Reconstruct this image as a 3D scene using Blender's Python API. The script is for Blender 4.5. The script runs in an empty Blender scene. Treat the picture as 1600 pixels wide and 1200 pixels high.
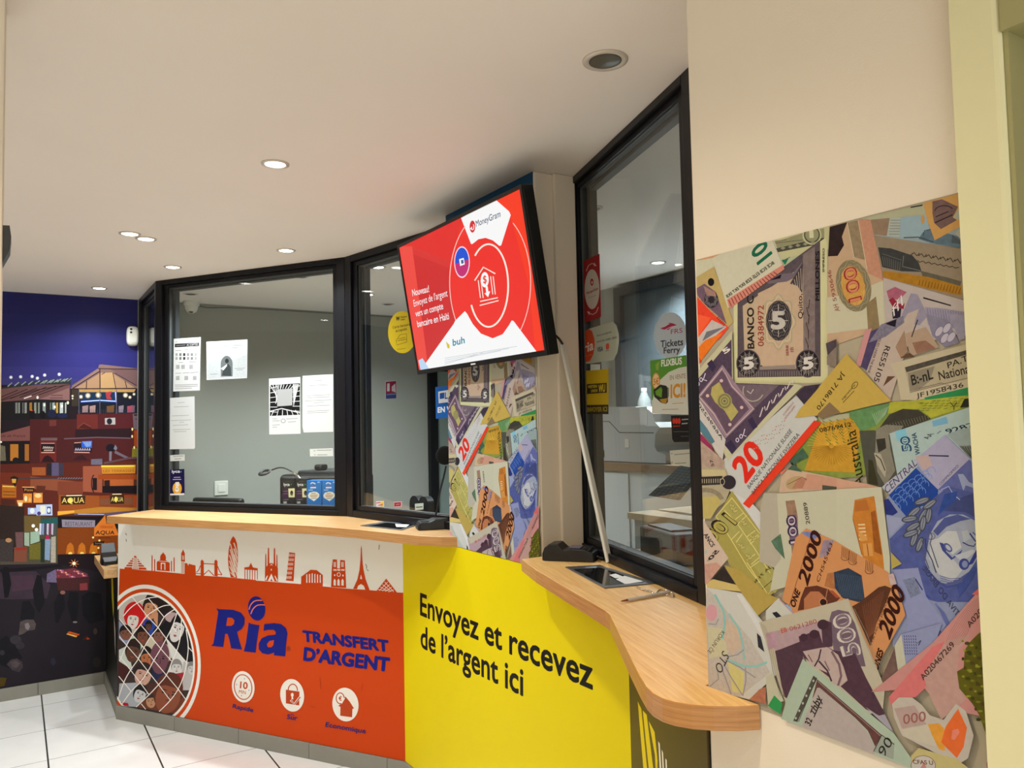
import bpy, math, random
from mathutils import Vector, Matrix
from mathutils.geometry import tessellate_polygon
C = bpy.context.scene.collection
SC = bpy.context.scene
PI = math.pi

# ---------------------------------------------------------------- camera
FPX = 1209.53                       # focal length in pixels of a 1600x1200 frame
HC = 1.60                           # eye height
MR = (Vector((0.84155991, -0.53977577, -0.02047041)),      # camera right
      Vector((0.01127257, 0.05543816, -0.99839849)),       # camera down
      Vector((0.54004615, 0.83998139, 0.05273919)))        # camera forward
CAM0 = Vector((0, 0, HC))
cd = bpy.data.cameras.new('camera'); cam = bpy.data.objects.new('camera', cd); C.objects.link(cam)
cd.sensor_fit = 'HORIZONTAL'; cd.sensor_width = 36.0; cd.lens = FPX/1600*36.0
cd.clip_start = 0.02
r_, d_, f_ = MR
m3 = Matrix((r_, -d_, -f_)).transposed()
cam.matrix_world = Matrix.Translation(CAM0) @ m3.to_4x4()
SC.camera = cam

# ---------------------------------------------------------------- world, exposure
SC.view_settings.view_transform = 'Standard'; SC.view_settings.look = 'None'
SC.view_settings.gamma = 1.0; SC.view_settings.use_curve_mapping = False
SC.view_settings.exposure = 0.0
w = bpy.data.worlds.new('world'); SC.world = w; w.use_nodes = True
w.node_tree.nodes['Background'].inputs[0].default_value = (1.0, 0.955, 0.89, 1)
w.node_tree.nodes['Background'].inputs[1].default_value = 1.6     # street light entering by the open shop front

H = 2.49
# ceiling downlights: (x, y, lit, watts)
NEUTRAL = (0.93, 0.98, 1.0); WARM = (1.0, 0.83, 0.63)
LAMPS = [(0.725, 2.567, 1, 66), (0.424, 3.797, 1, 46), (0.499, 3.865, 1, 46), (1.126, 3.803, 1, 56),
         (0.709, 4.468, 1, 52), (0.427, 5.322, 1, 46), (1.211, 1.43, 0, 0),
         (-0.35, 2.5, 1, 24), (-0.9, 4.1, 1, 52), (0.2, 1.05, 1, 54), (-0.7, 0.9, 1, 24), (0.3, -0.9, 1, 34),  # unseen lamps added to fill the room with light
         (1.136, 4.734, 1, 70), (1.684, 3.972, 1, 84), (1.976, 4.83, 1, 130), (3.015, 3.156, 1, 190),
         (1.395, 4.425, 0, 0), (0.949, 5.299, 0, 0), (2.258, 5.148, 0, 0), (2.002, 2.474, 0, 0)]

def spot(x, y, power, color):
    l = bpy.data.lights.new('downlight_beam', 'SPOT'); l.energy = power; l.color = color
    l.spot_size = 2.5; l.spot_blend = 0.9; l.shadow_soft_size = 0.03
    o = bpy.data.objects.new('downlight_beam', l); C.objects.link(o); o.location = (x, y, H-0.012)
    return o

# ---------------------------------------------------------------- colours and materials
def lin(h):
    h = h.lstrip('#'); o = []
    for i in (0, 2, 4):
        c = int(h[i:i+2], 16)/255.0
        o.append(c/12.92 if c <= 0.04045 else ((c+0.055)/1.055)**2.4)
    return o
MATS = {}
def mat(name, color, rough=0.5, metal=0.0, spec=0.4, noise=0.0, nscale=40.0, bump=0.0, bscale=200.0, emis=0.0, coat=0.0):
    if name in MATS: return MATS[name]
    m = bpy.data.materials.new(name); m.use_nodes = True; nt = m.node_tree
    b = nt.nodes['Principled BSDF']; c = lin(color) if isinstance(color, str) else list(color)
    b.inputs['Base Color'].default_value = (*c, 1); b.inputs['Roughness'].default_value = rough
    b.inputs['Metallic'].default_value = metal; b.inputs['Specular IOR Level'].default_value = spec
    if coat: b.inputs['Coat Weight'].default_value = coat
    if emis:
        b.inputs['Emission Color'].default_value = (*c, 1); b.inputs['Emission Strength'].default_value = emis
        b.inputs['Base Color'].default_value = (0.02, 0.02, 0.02, 1)
    if noise or bump:
        tc = nt.nodes.new('ShaderNodeTexCoord')
    if noise:
        n = nt.nodes.new('ShaderNodeTexNoise'); n.inputs['Scale'].default_value = nscale; n.inputs['Detail'].default_value = 4
        nt.links.new(tc.outputs['Object'], n.inputs['Vector'])
        mx = nt.nodes.new('ShaderNodeMix'); mx.data_type = 'RGBA'
        mx.inputs['A'].default_value = (*[v*(1-noise) for v in c], 1)
        mx.inputs['B'].default_value = (*[min(1, v*(1+noise)) for v in c], 1)
        nt.links.new(n.outputs['Fac'], mx.inputs['Factor']); nt.links.new(mx.outputs['Result'], b.inputs['Base Color'])
    if bump:
        n2 = nt.nodes.new('ShaderNodeTexNoise'); n2.inputs['Scale'].default_value = bscale; n2.inputs['Detail'].default_value = 3
        nt.links.new(tc.outputs['Object'], n2.inputs['Vector'])
        bp = nt.nodes.new('ShaderNodeBump'); bp.inputs['Strength'].default_value = bump; bp.inputs['Distance'].default_value = 0.003
        nt.links.new(n2.outputs['Fac'], bp.inputs['Height']); nt.links.new(bp.outputs['Normal'], b.inputs['Normal'])
    MATS[name] = m; return m

def wood_mat(name, c1, c2, along=(1, 0, 0), rough=0.35, edge=False):
    """oak laminate: fine grain stretched along one direction"""
    if name in MATS: return MATS[name]
    m = bpy.data.materials.new(name); m.use_nodes = True; nt = m.node_tree; b = nt.nodes['Principled BSDF']
    tc = nt.nodes.new('ShaderNodeTexCoord'); mp = nt.nodes.new('ShaderNodeMapping')
    ang = math.atan2(along[1], along[0])
    mp.vector_type = 'TEXTURE'; mp.inputs['Rotation'].default_value = (0, 0, ang); mp.inputs['Scale'].default_value = (1.0, 1.0, 0.03) if edge else (1.0, 0.06, 0.06)
    nt.links.new(tc.outputs['Object'], mp.inputs['Vector'])
    n = nt.nodes.new('ShaderNodeTexNoise'); n.inputs['Scale'].default_value = 7.0; n.inputs['Detail'].default_value = 6; n.inputs['Roughness'].default_value = 0.65
    nt.links.new(mp.outputs['Vector'], n.inputs['Vector'])
    cr = nt.nodes.new('ShaderNodeValToRGB'); e = cr.color_ramp.elements
    e[0].position = 0.32; e[0].color = (*lin(c1), 1); e[1].position = 0.72; e[1].color = (*lin(c2), 1)
    nt.links.new(n.outputs['Fac'], cr.inputs['Fac']); nt.links.new(cr.outputs['Color'], b.inputs['Base Color'])
    b.inputs['Roughness'].default_value = rough; b.inputs['Specular IOR Level'].default_value = 0.4
    MATS[name] = m; return m

def glass_mat(name, tint, ior=1.45):
    """window pane: clear tinted sheet with a Fresnel reflection"""
    if name in MATS: return MATS[name]
    m = bpy.data.materials.new(name); m.use_nodes = True; nt = m.node_tree
    for n in list(nt.nodes):
        if n.type == 'BSDF_PRINCIPLED': nt.nodes.remove(n)
    out = nt.nodes['Material Output']
    tr = nt.nodes.new('ShaderNodeBsdfTransparent'); tr.inputs['Color'].default_value = (*tint, 1)
    gl = nt.nodes.new('ShaderNodeBsdfGlossy'); gl.inputs['Roughness'].default_value = 0.0
    geo = nt.nodes.new('ShaderNodeNewGeometry'); dt = nt.nodes.new('ShaderNodeVectorMath'); dt.operation = 'DOT_PRODUCT'
    nt.links.new(geo.outputs['Normal'], dt.inputs[0]); nt.links.new(geo.outputs['Incoming'], dt.inputs[1])
    def M(op, a, bb=0.0):
        n = nt.nodes.new('ShaderNodeMath'); n.operation = op
        for i, v in enumerate((a, bb)):
            if isinstance(v, (int, float)): n.inputs[i].default_value = v
            else: nt.links.new(v, n.inputs[i])
        return n.outputs[0]
    r0 = ((ior-1)/(ior+1))**2                       # Schlick, the same from either side
    fac = M('ADD', M('MULTIPLY', M('POWER', M('SUBTRACT', 1.0, M('ABSOLUTE', dt.outputs['Value'])), 5.0), 1-r0), r0)
    mx = nt.nodes.new('ShaderNodeMixShader')
    nt.links.new(fac, mx.inputs['Fac']); nt.links.new(tr.outputs['BSDF'], mx.inputs[1]); nt.links.new(gl.outputs['BSDF'], mx.inputs[2])
    nt.links.new(mx.outputs['Shader'], out.inputs['Surface'])
    MATS[name] = m; return m

def tile_mat(name, base, grout, size, ox, oy, grout_w=0.006):
    if name in MATS: return MATS[name]
    m = bpy.data.materials.new(name); m.use_nodes = True; nt = m.node_tree; b = nt.nodes['Principled BSDF']
    geo = nt.nodes.new('ShaderNodeNewGeometry'); sp = nt.nodes.new('ShaderNodeSeparateXYZ')
    nt.links.new(geo.outputs['Position'], sp.inputs['Vector'])
    def M(op, a, bb):
        n = nt.nodes.new('ShaderNodeMath'); n.operation = op
        for i, v in enumerate((a, bb)):
            if isinstance(v, (int, float)): n.inputs[i].default_value = v
            else: nt.links.new(v, n.inputs[i])
        return n.outputs[0]
    def line(sock, off, wid):
        t = M('FRACT', M('DIVIDE', M('ADD', sock, -off+50*size), size), 0)
        t = M('ABSOLUTE', M('SUBTRACT', t, 0.5), 0)                      # 0.5 at the joint
        return M('GREATER_THAN', t, 0.5-wid/size/2)
    g = M('MAXIMUM', line(sp.outputs['X'], ox, grout_w*1.3), line(sp.outputs['Y'], oy, grout_w*0.55))
    nz = nt.nodes.new('ShaderNodeTexNoise'); nz.inputs['Scale'].default_value = 6; nz.inputs['Detail'].default_value = 6
    nt.links.new(geo.outputs['Position'], nz.inputs['Vector'])
    m1 = nt.nodes.new('ShaderNodeMix'); m1.data_type = 'RGBA'
    c = lin(base); m1.inputs['A'].default_value = (*[v*0.9 for v in c], 1); m1.inputs['B'].default_value = (*[min(1, v*1.08) for v in c], 1)
    nt.links.new(nz.outputs['Fac'], m1.inputs['Factor'])
    m2 = nt.nodes.new('ShaderNodeMix'); m2.data_type = 'RGBA'; m2.inputs['B'].default_value = (*lin(grout), 1)
    nt.links.new(g, m2.inputs['Factor']); nt.links.new(m1.outputs['Result'], m2.inputs['A'])
    nt.links.new(m2.outputs['Result'], b.inputs['Base Color'])
    b.inputs['Roughness'].default_value = 0.22; b.inputs['Specular IOR Level'].default_value = 0.45
    MATS[name] = m; return m

# ---------------------------------------------------------------- object helpers
def tag(o, label=None, cat=None, group=None, kind=None):
    if label: o['label'] = label
    if cat: o['category'] = cat
    if group: o['group'] = group
    if kind: o['kind'] = kind
    return o
def thing(name, label, cat, loc, group=None):
    o = bpy.data.objects.new(name, None); C.objects.link(o); o.location = loc; o.empty_display_size = 0.05
    return tag(o, label, cat, group)
def link_mesh(name, V, Fc, mats, fm=None, parent=None, smooth=None, origin=None):
    me = bpy.data.meshes.new(name)
    off = Vector((0, 0, 0))
    if origin is not None: off = Vector(origin)
    elif parent is not None: off = world_loc(parent)
    elif V:
        off = Vector((sum(v[0] for v in V)/len(V), sum(v[1] for v in V)/len(V), min(v[2] for v in V)))
    me.from_pydata([Vector(v)-off for v in V], [], Fc)
    for m in mats: me.materials.append(m)
    if fm:
        me.polygons.foreach_set('material_index', fm)
    if smooth is not None:
        if smooth is True: me.polygons.foreach_set('use_smooth', [True]*len(me.polygons))
        else: me.polygons.foreach_set('use_smooth', smooth)
    me.update()
    o = bpy.data.objects.new(name, me); C.objects.link(o)
    if parent is not None:
        o.parent = parent; o.location = off - world_loc(parent)
    else:
        o.location = off
    return o
def world_loc(o):
    l = o.location.copy()
    while o.parent is not None:
        o = o.parent; l += o.location
    return l

class MB:
    """collects solids into one mesh"""
    def __init__(s): s.V = []; s.F = []; s.M = []; s.S = []; s.cur = 0
    def add(s, V, Fc, smooth=False):
        n = len(s.V); s.V += [Vector(v) for v in V]
        for f in Fc: s.F.append([i+n for i in f]); s.M.append(s.cur); s.S.append(smooth)
        return s
    def box(s, lo, hi):
        x0, y0, z0 = lo; x1, y1, z1 = hi
        V = [(x0, y0, z0), (x1, y0, z0), (x1, y1, z0), (x0, y1, z0), (x0, y0, z1), (x1, y0, z1), (x1, y1, z1), (x0, y1, z1)]
        return s.add(V, [(0, 3, 2, 1), (4, 5, 6, 7), (0, 1, 5, 4), (1, 2, 6, 5), (2, 3, 7, 6), (3, 0, 4, 7)])
    def obox(s, o, ax, ay, az, a, b, c):
        """oriented box: o + ax*[a0,a1] + ay*[b0,b1] + az*[c0,c1]"""
        P = lambda i, j, k: o+ax*a[i]+ay*b[j]+az*c[k]
        V = [P(0, 0, 0), P(1, 0, 0), P(1, 1, 0), P(0, 1, 0), P(0, 0, 1), P(1, 0, 1), P(1, 1, 1), P(0, 1, 1)]
        Fc = [(0, 3, 2, 1), (4, 5, 6, 7), (0, 1, 5, 4), (1, 2, 6, 5), (2, 3, 7, 6), (3, 0, 4, 7)]
        if ax.cross(ay).dot(az) < 0: Fc = [f[::-1] for f in Fc]
        return s.add(V, Fc)
    def prism(s, pts, z0, z1):
        """vertical prism over a plan polygon"""
        n = len(pts)
        ar = sum(pts[i][0]*pts[(i+1) % n][1]-pts[(i+1) % n][0]*pts[i][1] for i in range(n))
        if ar < 0: pts = pts[::-1]
        V = [(p[0], p[1], z0) for p in pts]+[(p[0], p[1], z1) for p in pts]
        Fc = [tuple(range(n))[::-1], tuple(range(n, 2*n))]+[(i, (i+1) % n, n+(i+1) % n, n+i) for i in range(n)]
        return s.add(V, Fc)
    def loft(s, rings, cap=True, smooth=True):
        n = len(rings[0]); V = [p for r in rings for p in r]; Fc = []
        for k in range(len(rings)-1):
            for i in range(n):
                j = (i+1) % n
                Fc.append((k*n+i, k*n+j, (k+1)*n+j, (k+1)*n+i))
        s.add(V, Fc, smooth)
        if cap:
            s.add(rings[0], [tuple(range(n))[::-1]]); s.add(rings[-1], [tuple(range(n))])
        return s
    def cyl(s, p0, p1, r0, r1=None, n=24, cap=True):
        r1 = r0 if r1 is None else r1
        p0 = Vector(p0); p1 = Vector(p1); d = (p1-p0).normalized()
        a = d.orthogonal().normalized(); b = d.cross(a)
        ring = lambda p, r: [p+(a*math.cos(t)+b*math.sin(t))*r for t in [2*PI*i/n for i in range(n)]]
        return s.loft([ring(p0, r0), ring(p1, r1)], cap)
    def lathe(s, c, prof, n=32, axis=Vector((0, 0, 1))):
        c = Vector(c); a = axis.orthogonal().normalized(); b = axis.cross(a)
        rings = [[c+axis*z+(a*math.cos(2*PI*i/n)+b*math.sin(2*PI*i/n))*r for i in range(n)] for r, z in prof]
        return s.loft(rings, True)
    def tube(s, pts, r, n=10):
        pts = [Vector(p) for p in pts]; rings = []; a = None
        for i, p in enumerate(pts):
            d = (pts[min(i+1, len(pts)-1)]-pts[max(i-1, 0)]).normalized()
            if a is None: a = d.orthogonal().normalized()
            a = (a-d*a.dot(d)).normalized(); b = d.cross(a)
            rr = r[i] if isinstance(r, (list, tuple)) else r
            rings.append([p+(a*math.cos(2*PI*k/n)+b*math.sin(2*PI*k/n))*rr for k in range(n)])
        return s.loft(rings, True)
    def build(s, name, mats, parent=None, bevel=0.0, seg=2, origin=None):
        if not isinstance(mats, (list, tuple)): mats = [mats]
        o = link_mesh(name, s.V, s.F, mats, s.M, parent, s.S, origin)
        if bevel:
            md = o.modifiers.new('bevel', 'BEVEL'); md.width = bevel; md.segments = seg; md.limit_method = 'ANGLE'; md.angle_limit = 0.6
            md.harden_normals = False
        return o

def curve_pts(P, n=8):
    """Catmull-Rom through points"""
    P = [Vector(p) for p in P]; out = []
    for i in range(len(P)-1):
        p0 = P[max(i-1, 0)]; p1 = P[i]; p2 = P[i+1]; p3 = P[min(i+2, len(P)-1)]
        for k in range(n):
            t = k/n
            out.append(0.5*((2*p1)+(p2-p0)*t+(2*p0-5*p1+4*p2-p3)*t*t+(3*p1-p0-3*p2+p3)*t**3))
    out.append(P[-1]); return out

# ---------------------------------------------------------------- sight lines and planes
def ray(px, py):
    return MR[0]*((px-800)/FPX)+MR[1]*((py-600)/FPX)+MR[2]
def on_z(px, py, z):
    r = ray(px, py); return CAM0+r*((z-HC)/r.z)
def on_x(px, py, x):
    r = ray(px, py); return CAM0+r*(x/r.x)
def on_y(px, py, y):
    r = ray(px, py); return CAM0+r*(y/r.y)

class Plane:
    def __init__(s, o, u, v=None):
        s.o = Vector(o); s.u = Vector(u).normalized(); s.v = Vector(v).normalized() if v is not None else Vector((0, 0, 1)); s.n = s.u.cross(s.v)
    def hit(s, px, py):
        r = ray(px, py); return CAM0+r*((s.o-CAM0).dot(s.n)/r.dot(s.n))
    def uv(s, px, py):
        d = s.hit(px, py)-s.o; return (d.dot(s.u), d.dot(s.v))
    def at(s, u, v, h=0.0): return s.o+s.u*u+s.v*v+s.n*h
    def off(s, h): return Plane(s.o+s.n*h, s.u, s.v)

# ---------------------------------------------------------------- printed surfaces
PRINT = {}
def ink(hexc, gain=(1, 1, 1), rough=0.45, emis=0.0, tex=0.0, tscale=120.0):
    key = (hexc, tuple(round(g, 3) for g in gain), rough, emis, tex, tscale)
    if key in PRINT: return PRINT[key]
    c = [min(0.92, a*g) for a, g in zip(lin(hexc), gain)]
    m = mat('ink_%d' % len(PRINT), c, rough=rough, spec=0.12, noise=tex, nscale=tscale, emis=emis)
    PRINT[key] = m; return m
TXT = {}
def glyphs(s, bold=0.0):
    """flat letter shapes; bold letters are the plain ones laid over themselves with small shifts"""
    key = (s, bold)
    if key in TXT: return TXT[key]
    if bold > 0:
        V0, F0 = glyphs(s); V = []; out = []; n = 8 if bold >= 0.02 else 4
        for k in range(n):
            t = 2*PI*(k+0.5)/n; dx, dy, m = bold*math.cos(t), bold*math.sin(t), len(V)
            V += [(x+dx, y+dy) for x, y in V0]; out += [tuple(i+m for i in f) for f in F0]
        TXT[key] = (V, out); return TXT[key]
    cu = bpy.data.curves.new('txt', 'FONT'); cu.body = s; cu.size = 1.0; cu.resolution_u = 3; cu.fill_mode = 'FRONT'
    ob = bpy.data.objects.new('txt', cu); C.objects.link(ob)
    dg = bpy.context.evaluated_depsgraph_get(); me = ob.evaluated_get(dg).to_mesh()
    V = [(v.co.x, v.co.y) for v in me.vertices]; Fc = [tuple(p.vertices) for p in me.polygons]
    out = []
    for f in Fc:                                    # keep every face counter-clockwise
        a = sum(V[f[i]][0]*V[f[(i+1) % len(f)]][1]-V[f[(i+1) % len(f)]][0]*V[f[i]][1] for i in range(len(f)))
        out.append(f if a > 0 else f[::-1])
    ob.evaluated_get(dg).to_mesh_clear(); bpy.data.objects.remove(ob); bpy.data.curves.remove(cu)
    TXT[key] = (V, out); return TXT[key]
def capheight():
    V, _ = glyphs('H'); return max(v[1] for v in V)

def clip_poly(P, clip):
    """Sutherland-Hodgman against a convex counter-clockwise polygon"""
    for i in range(len(clip)):
        a = clip[i]; b = clip[(i+1) % len(clip)]; ex, ey = b[0]-a[0], b[1]-a[1]
        d = [(ex*(p[1]-a[1])-ey*(p[0]-a[0])) for p in P]; Q = []
        for k in range(len(P)):
            p, q = P[k], P[(k+1) % len(P)]; dp, dq = d[k], d[(k+1) % len(P)]
            if dp >= 0: Q.append(p)
            if (dp >= 0) != (dq >= 0):
                t = dp/(dp-dq); Q.append((p[0]+(q[0]-p[0])*t, p[1]+(q[1]-p[1])*t))
        P = Q
        if len(P) < 3: return []
    return P
def ccw(P):
    a = sum(P[i][0]*P[(i+1) % len(P)][1]-P[(i+1) % len(P)][0]*P[i][1] for i in range(len(P)))
    return P if a > 0 else P[::-1]

class Print:
    """a flat print on a real plane: coloured shapes laid one over the other in hair-thin layers"""
    def __init__(s, plane, clip=None, gain=(1, 1, 1), rough=0.45, emis=0.0, base=0.0006, step=0.000006, remap=None, tex=0.0, src=None):
        s.pl = plane; s.src = src or plane; s.clip = ccw(clip) if clip else None; s.g = gain; s.rough = rough; s.emis = emis
        s.h = base; s.step = step; s.V = []; s.F = []; s.M = []; s.mats = []; s.idx = {}; s.remap = remap; s.tex = tex
    def mi(s, col, tex=None, tscale=120.0):
        m = ink(col, s.g, s.rough, s.emis, s.tex if tex is None else tex, tscale)
        if m.name not in s.idx: s.idx[m.name] = len(s.mats); s.mats.append(m)
        return s.idx[m.name]
    def px(s, pts): return [s.src.uv(*p) for p in pts]
    def uvpoly(s, P, col, tex=None, tscale=120.0, up=True):
        if s.remap: P = [s.remap(*p) for p in P]
        P = ccw(P)
        if s.clip: P = clip_poly(P, s.clip)
        if len(P) < 3: return
        if up: s.h += s.step
        n = len(s.V); s.V += [s.pl.at(u, v, s.h) for u, v in P]
        mi = s.mi(col, tex, tscale)
        if len(P) > 4:
            for t in tessellate_polygon([[Vector((u, v, 0)) for u, v in P]]):
                a, b, c = [P[i] for i in t]
                t = t if (b[0]-a[0])*(c[1]-a[1])-(b[1]-a[1])*(c[0]-a[0]) > 0 else t[::-1]
                s.F.append([n+i for i in t]); s.M.append(mi)
        else: s.F.append(list(range(n, n+len(P)))); s.M.append(mi)
    def poly(s, pts, col, **k): s.uvpoly(s.px(pts), col, **k)
    def rect(s, x0, y0, x1, y1, col, **k): s.poly([(x0, y0), (x1, y0), (x1, y1), (x0, y1)], col, **k)
    def ell(s, cx, cy, rx, ry, col, rot=0.0, n=28, a0=0, a1=360, **k):
        """ellipse given in photo pixels"""
        P = []
        cr, sr = math.cos(math.radians(rot)), math.sin(math.radians(rot))
        full = abs(a1-a0) >= 360; m = n if full else n+1
        for i in range(m):
            t = math.radians(a0+(a1-a0)*i/n); x, y = rx*math.cos(t), ry*math.sin(t)
            P.append((cx+x*cr-y*sr, cy+x*sr+y*cr))
        s.poly(P, col, **k)
    def line(s, pts, wpx, col, closed=False, **k):
        """a stroke of wpx pixels; one quad per piece"""
        s.h += s.step
        if closed: pts = list(pts)+[pts[0]]
        ww = wpx if isinstance(wpx, (list, tuple)) else [wpx]*len(pts)
        L = []; R = []
        for i, p in enumerate(pts):
            a = pts[max(i-1, 0)]; b = pts[min(i+1, len(pts)-1)]
            if closed and i in (0, len(pts)-1): a = pts[-2]; b = pts[1]
            dx, dy = b[0]-a[0], b[1]-a[1]; l = math.hypot(dx, dy) or 1
            nx, ny = -dy/l*ww[i]/2, dx/l*ww[i]/2
            L.append((p[0]+nx, p[1]+ny)); R.append((p[0]-nx, p[1]-ny))
        for i in range(len(pts)-1):
            s.uvpoly(s.px([L[i], L[i+1], R[i+1], R[i]]), col, up=False, **k)
    def arc(s, cx, cy, rx, ry, wpx, col, a0=0, a1=360, rot=0, n=40, **k):
        cr, sr = math.cos(math.radians(rot)), math.sin(math.radians(rot)); P = []
        for i in range(n+1):
            t = math.radians(a0+(a1-a0)*i/n); x, y = rx*math.cos(t), ry*math.sin(t)
            P.append((cx+x*cr-y*sr, cy+x*sr+y*cr))
        if abs(a1-a0) >= 360: s.line(P[:-1], wpx, col, closed=True, **k)
        else: s.line(P, wpx, col, **k)
    def text(s, t, a, b, top, col, bold=0.0, shear=0.0, shadow=None):
        """a: pixel where the baseline starts, b: pixel where it ends, top: pixel of the cap height above a"""
        V, Fc = glyphs(t, bold)
        if not V: return
        x0 = min(v[0] for v in V); x1 = max(v[0] for v in V); ch = capheight()
        A = s.src.uv(*a); B = s.src.uv(*b); T = s.src.uv(*top)
        ex = ((B[0]-A[0])/(x1-x0), (B[1]-A[1])/(x1-x0)); ey = ((T[0]-A[0])/ch, (T[1]-A[1])/ch)
        s.h += s.step
        mi = s.mi(col)
        P = [(A[0]+ex[0]*(x-x0+shear*y)+ey[0]*y, A[1]+ex[1]*(x-x0+shear*y)+ey[1]*y) for x, y in V]
        if s.remap: P = [s.remap(*p) for p in P]
        flip = ex[0]*ey[1]-ex[1]*ey[0] < 0
        per = len(Fc)//(8 if bold >= 0.02 else 4) if bold > 0 else len(Fc)+1
        for fi, f in enumerate(Fc):
            if fi and fi % per == 0: s.h += s.step      # every overlaid copy gets its own layer
            Q = [P[i] for i in f]
            if flip: Q = Q[::-1]
            if s.clip:
                Q = clip_poly(Q, s.clip)
                if len(Q) < 3: continue
            n = len(s.V); s.V += [s.pl.at(u, v, s.h) for u, v in Q]; s.F.append(list(range(n, n+len(Q)))); s.M.append(mi)
    def sheet(s, pts_uv, col, thick=0.0006, **k):
        """the backing sheet or board, a thin solid"""
        P = ccw(pts_uv); n = len(s.V); m = len(P); mi = s.mi(col, **k); b = s.h-thick
        s.V += [s.pl.at(u, v, s.h) for u, v in P]+[s.pl.at(u, v, b) for u, v in P]
        s.F.append(list(range(n, n+m))); s.F.append(list(range(n+m, n+2*m))[::-1]); s.M += [mi, mi]
        for i in range(m):
            j = (i+1) % m; s.F.append([n+i, n+m+i, n+m+j, n+j]); s.M.append(mi)
    def build(s, name, parent=None):
        return link_mesh(name, s.V, s.F, s.mats, s.M, parent)
# ================================================================ the room
YM = 5.683            # wall with the night-market mural
XW = 1.0              # right wall
XP = 1.523            # pillar face and yellow counter front
ZC = 1.15             # top of the counters
def V2(a, b): return Vector((b[0]-a[0], b[1]-a[1], 0)).normalized()

m_white = mat('painted plaster white', '#e6ddcc', rough=0.7, spec=0.2, noise=0.03, nscale=3.0, bump=0.10, bscale=350)
m_ceil = mat('ceiling paint', '#efe9e3', rough=0.6, spec=0.25, noise=0.035, nscale=1.6, bump=0.12, bscale=220)
m_cream = mat('ivory gloss paint', '#e2dfb4', rough=0.5, spec=0.25, bump=0.06, bscale=300)
m_jamb = mat('ivory paint with jamb shade', '#a5a172', rough=0.6, spec=0.2)  # same ivory with the jamb's shade put into the colour
m_grey = mat('grey booth paint', '#9a9c94', rough=0.75, spec=0.2, noise=0.03, nscale=2.0)
m_floor = tile_mat('pale floor tiles', '#e6e5e1', '#3c3a36', 0.459, 0.1565, 4.535)
m_skirt = mat('grey skirting tile', '#8a887e', rough=0.5, noise=0.08, nscale=14.0)
m_body = mat('counter carcass', '#2a2822', rough=0.6)
m_blackal = mat('black aluminium', '#121216', rough=0.35, spec=0.22)
m_lip = mat('dark grey rear profile', '#34383b', rough=0.45, spec=0.2)
m_gasket = mat('grey glazing gasket', '#4c4f50', rough=0.5)
m_glass = glass_mat('booth glass', (0.925, 0.945, 0.94))
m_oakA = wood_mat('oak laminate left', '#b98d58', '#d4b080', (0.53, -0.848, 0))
m_oakE = wood_mat('oak edge banding', '#a8743f', '#cb9860', (0.4, -0.9, 0), edge=True)  # edge tone darkened for the shade on its upright faces
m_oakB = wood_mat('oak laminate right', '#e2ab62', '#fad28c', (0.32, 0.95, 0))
m_black = mat('black plastic', '#0d0d0e', rough=0.4, spec=0.5)
m_dark = mat('dark grey plastic', '#26282a', rough=0.45)
m_steel = mat('brushed steel', '#b9bbbd', rough=0.22, metal=1.0)
m_chrome = mat('chrome', '#d8d8da', rough=0.08, metal=1.0)
m_offwhite = mat('off white plastic', '#dcdcd2', rough=0.4)
m_highlight = mat('white highlight', '#e9ebe8', rough=0.8)  # carries the painted highlights of the trays

S = 'structure'
tag(MB().box((-1.8, -1.6, -0.1), (3.5, 5.9, 0)).build('floor', m_floor, origin=(0, 0, 0)), kind=S)
tag(MB().box((-1.8, -1.6, H), (3.5, 5.9, H+0.1)).build('ceiling', m_ceil, origin=(0, 0, H)), kind=S)
tag(MB().box((-1.8, YM, 0), (3.5, YM+0.12, H)).build('wall_back', m_grey), kind=S)
tag(MB().box((-1.8, -1.6, 0), (-1.7, YM, H)).build('wall_left', m_white), kind=S)
tag(MB().box((-0.5, 1.8, 0), (-0.0245, 1.92, H)).build('wall_left_return', m_white, bevel=0.006), kind=S)
tag(MB().box((XW, 0.494, 0), (1.33, 0.957, H)).build('wall_right', m_white, bevel=0.004), kind=S)
tag(MB().box((3.3, 0.95, 0), (3.4, YM, H)).build('wall_booth_right', m_grey), kind=S)
tag(MB().box((1.33, 0.83, 0), (3.3, 0.95, H)).build('wall_booth_front', m_grey), kind=S)
tag(MB().box((XP, 2.2, ZC-0.04), (1.70, 2.862, H)).build('wall_pillar', m_white, bevel=0.006), kind=S)
tag(MB().prism([(1.60, 2.185), (1.69, 2.185), (1.712, 2.2), (1.60, 2.2)], ZC, H).build('trim_1', m_white, bevel=0.004), kind=S)   # plastered step beside the window
# column and the doorway at the far right
tag(MB().prism([(0.98, 0.494), (0.98, 0.445), (0.9815, 0.440), (0.985, 0.437), (1.3, 0.437), (1.3, 0.494)], 0, H).build('trim_2', m_cream), kind=S)
tag(MB().box((0.987, 0.431, 0), (1.17, 0.4365, 2.055)).build('trim_3', m_jamb), kind=S)  # thin skin added so the jamb reads shaded
tag(MB().box((0.98, -1.6, 2.055), (1.3, 0.436, H)).build('wall_right_lintel', m_jamb), kind=S)
b = MB(); b.box((1.171, 0.36, 0), (1.23, 0.436, 2.055)); b.box((1.17, -0.6, 1.985), (1.23, 0.36, 2.055)); b.box((1.17, -0.66, 0), (1.23, -0.6, 2.055))
o = tag(b.build('door_1', m_jamb, origin=(1.2, -0.1, 0)), kind=S)
MB().box((1.19, -0.6, 0), (1.21, 0.36, 1.985)).build('door_pane', mat('dark door glass', '#1c201c', rough=0.15), o)
tag(MB().box((1.23, -1.6, 0), (1.3, -0.66, 2.055)).build('wall_right_rear', m_white), kind=S)

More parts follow.
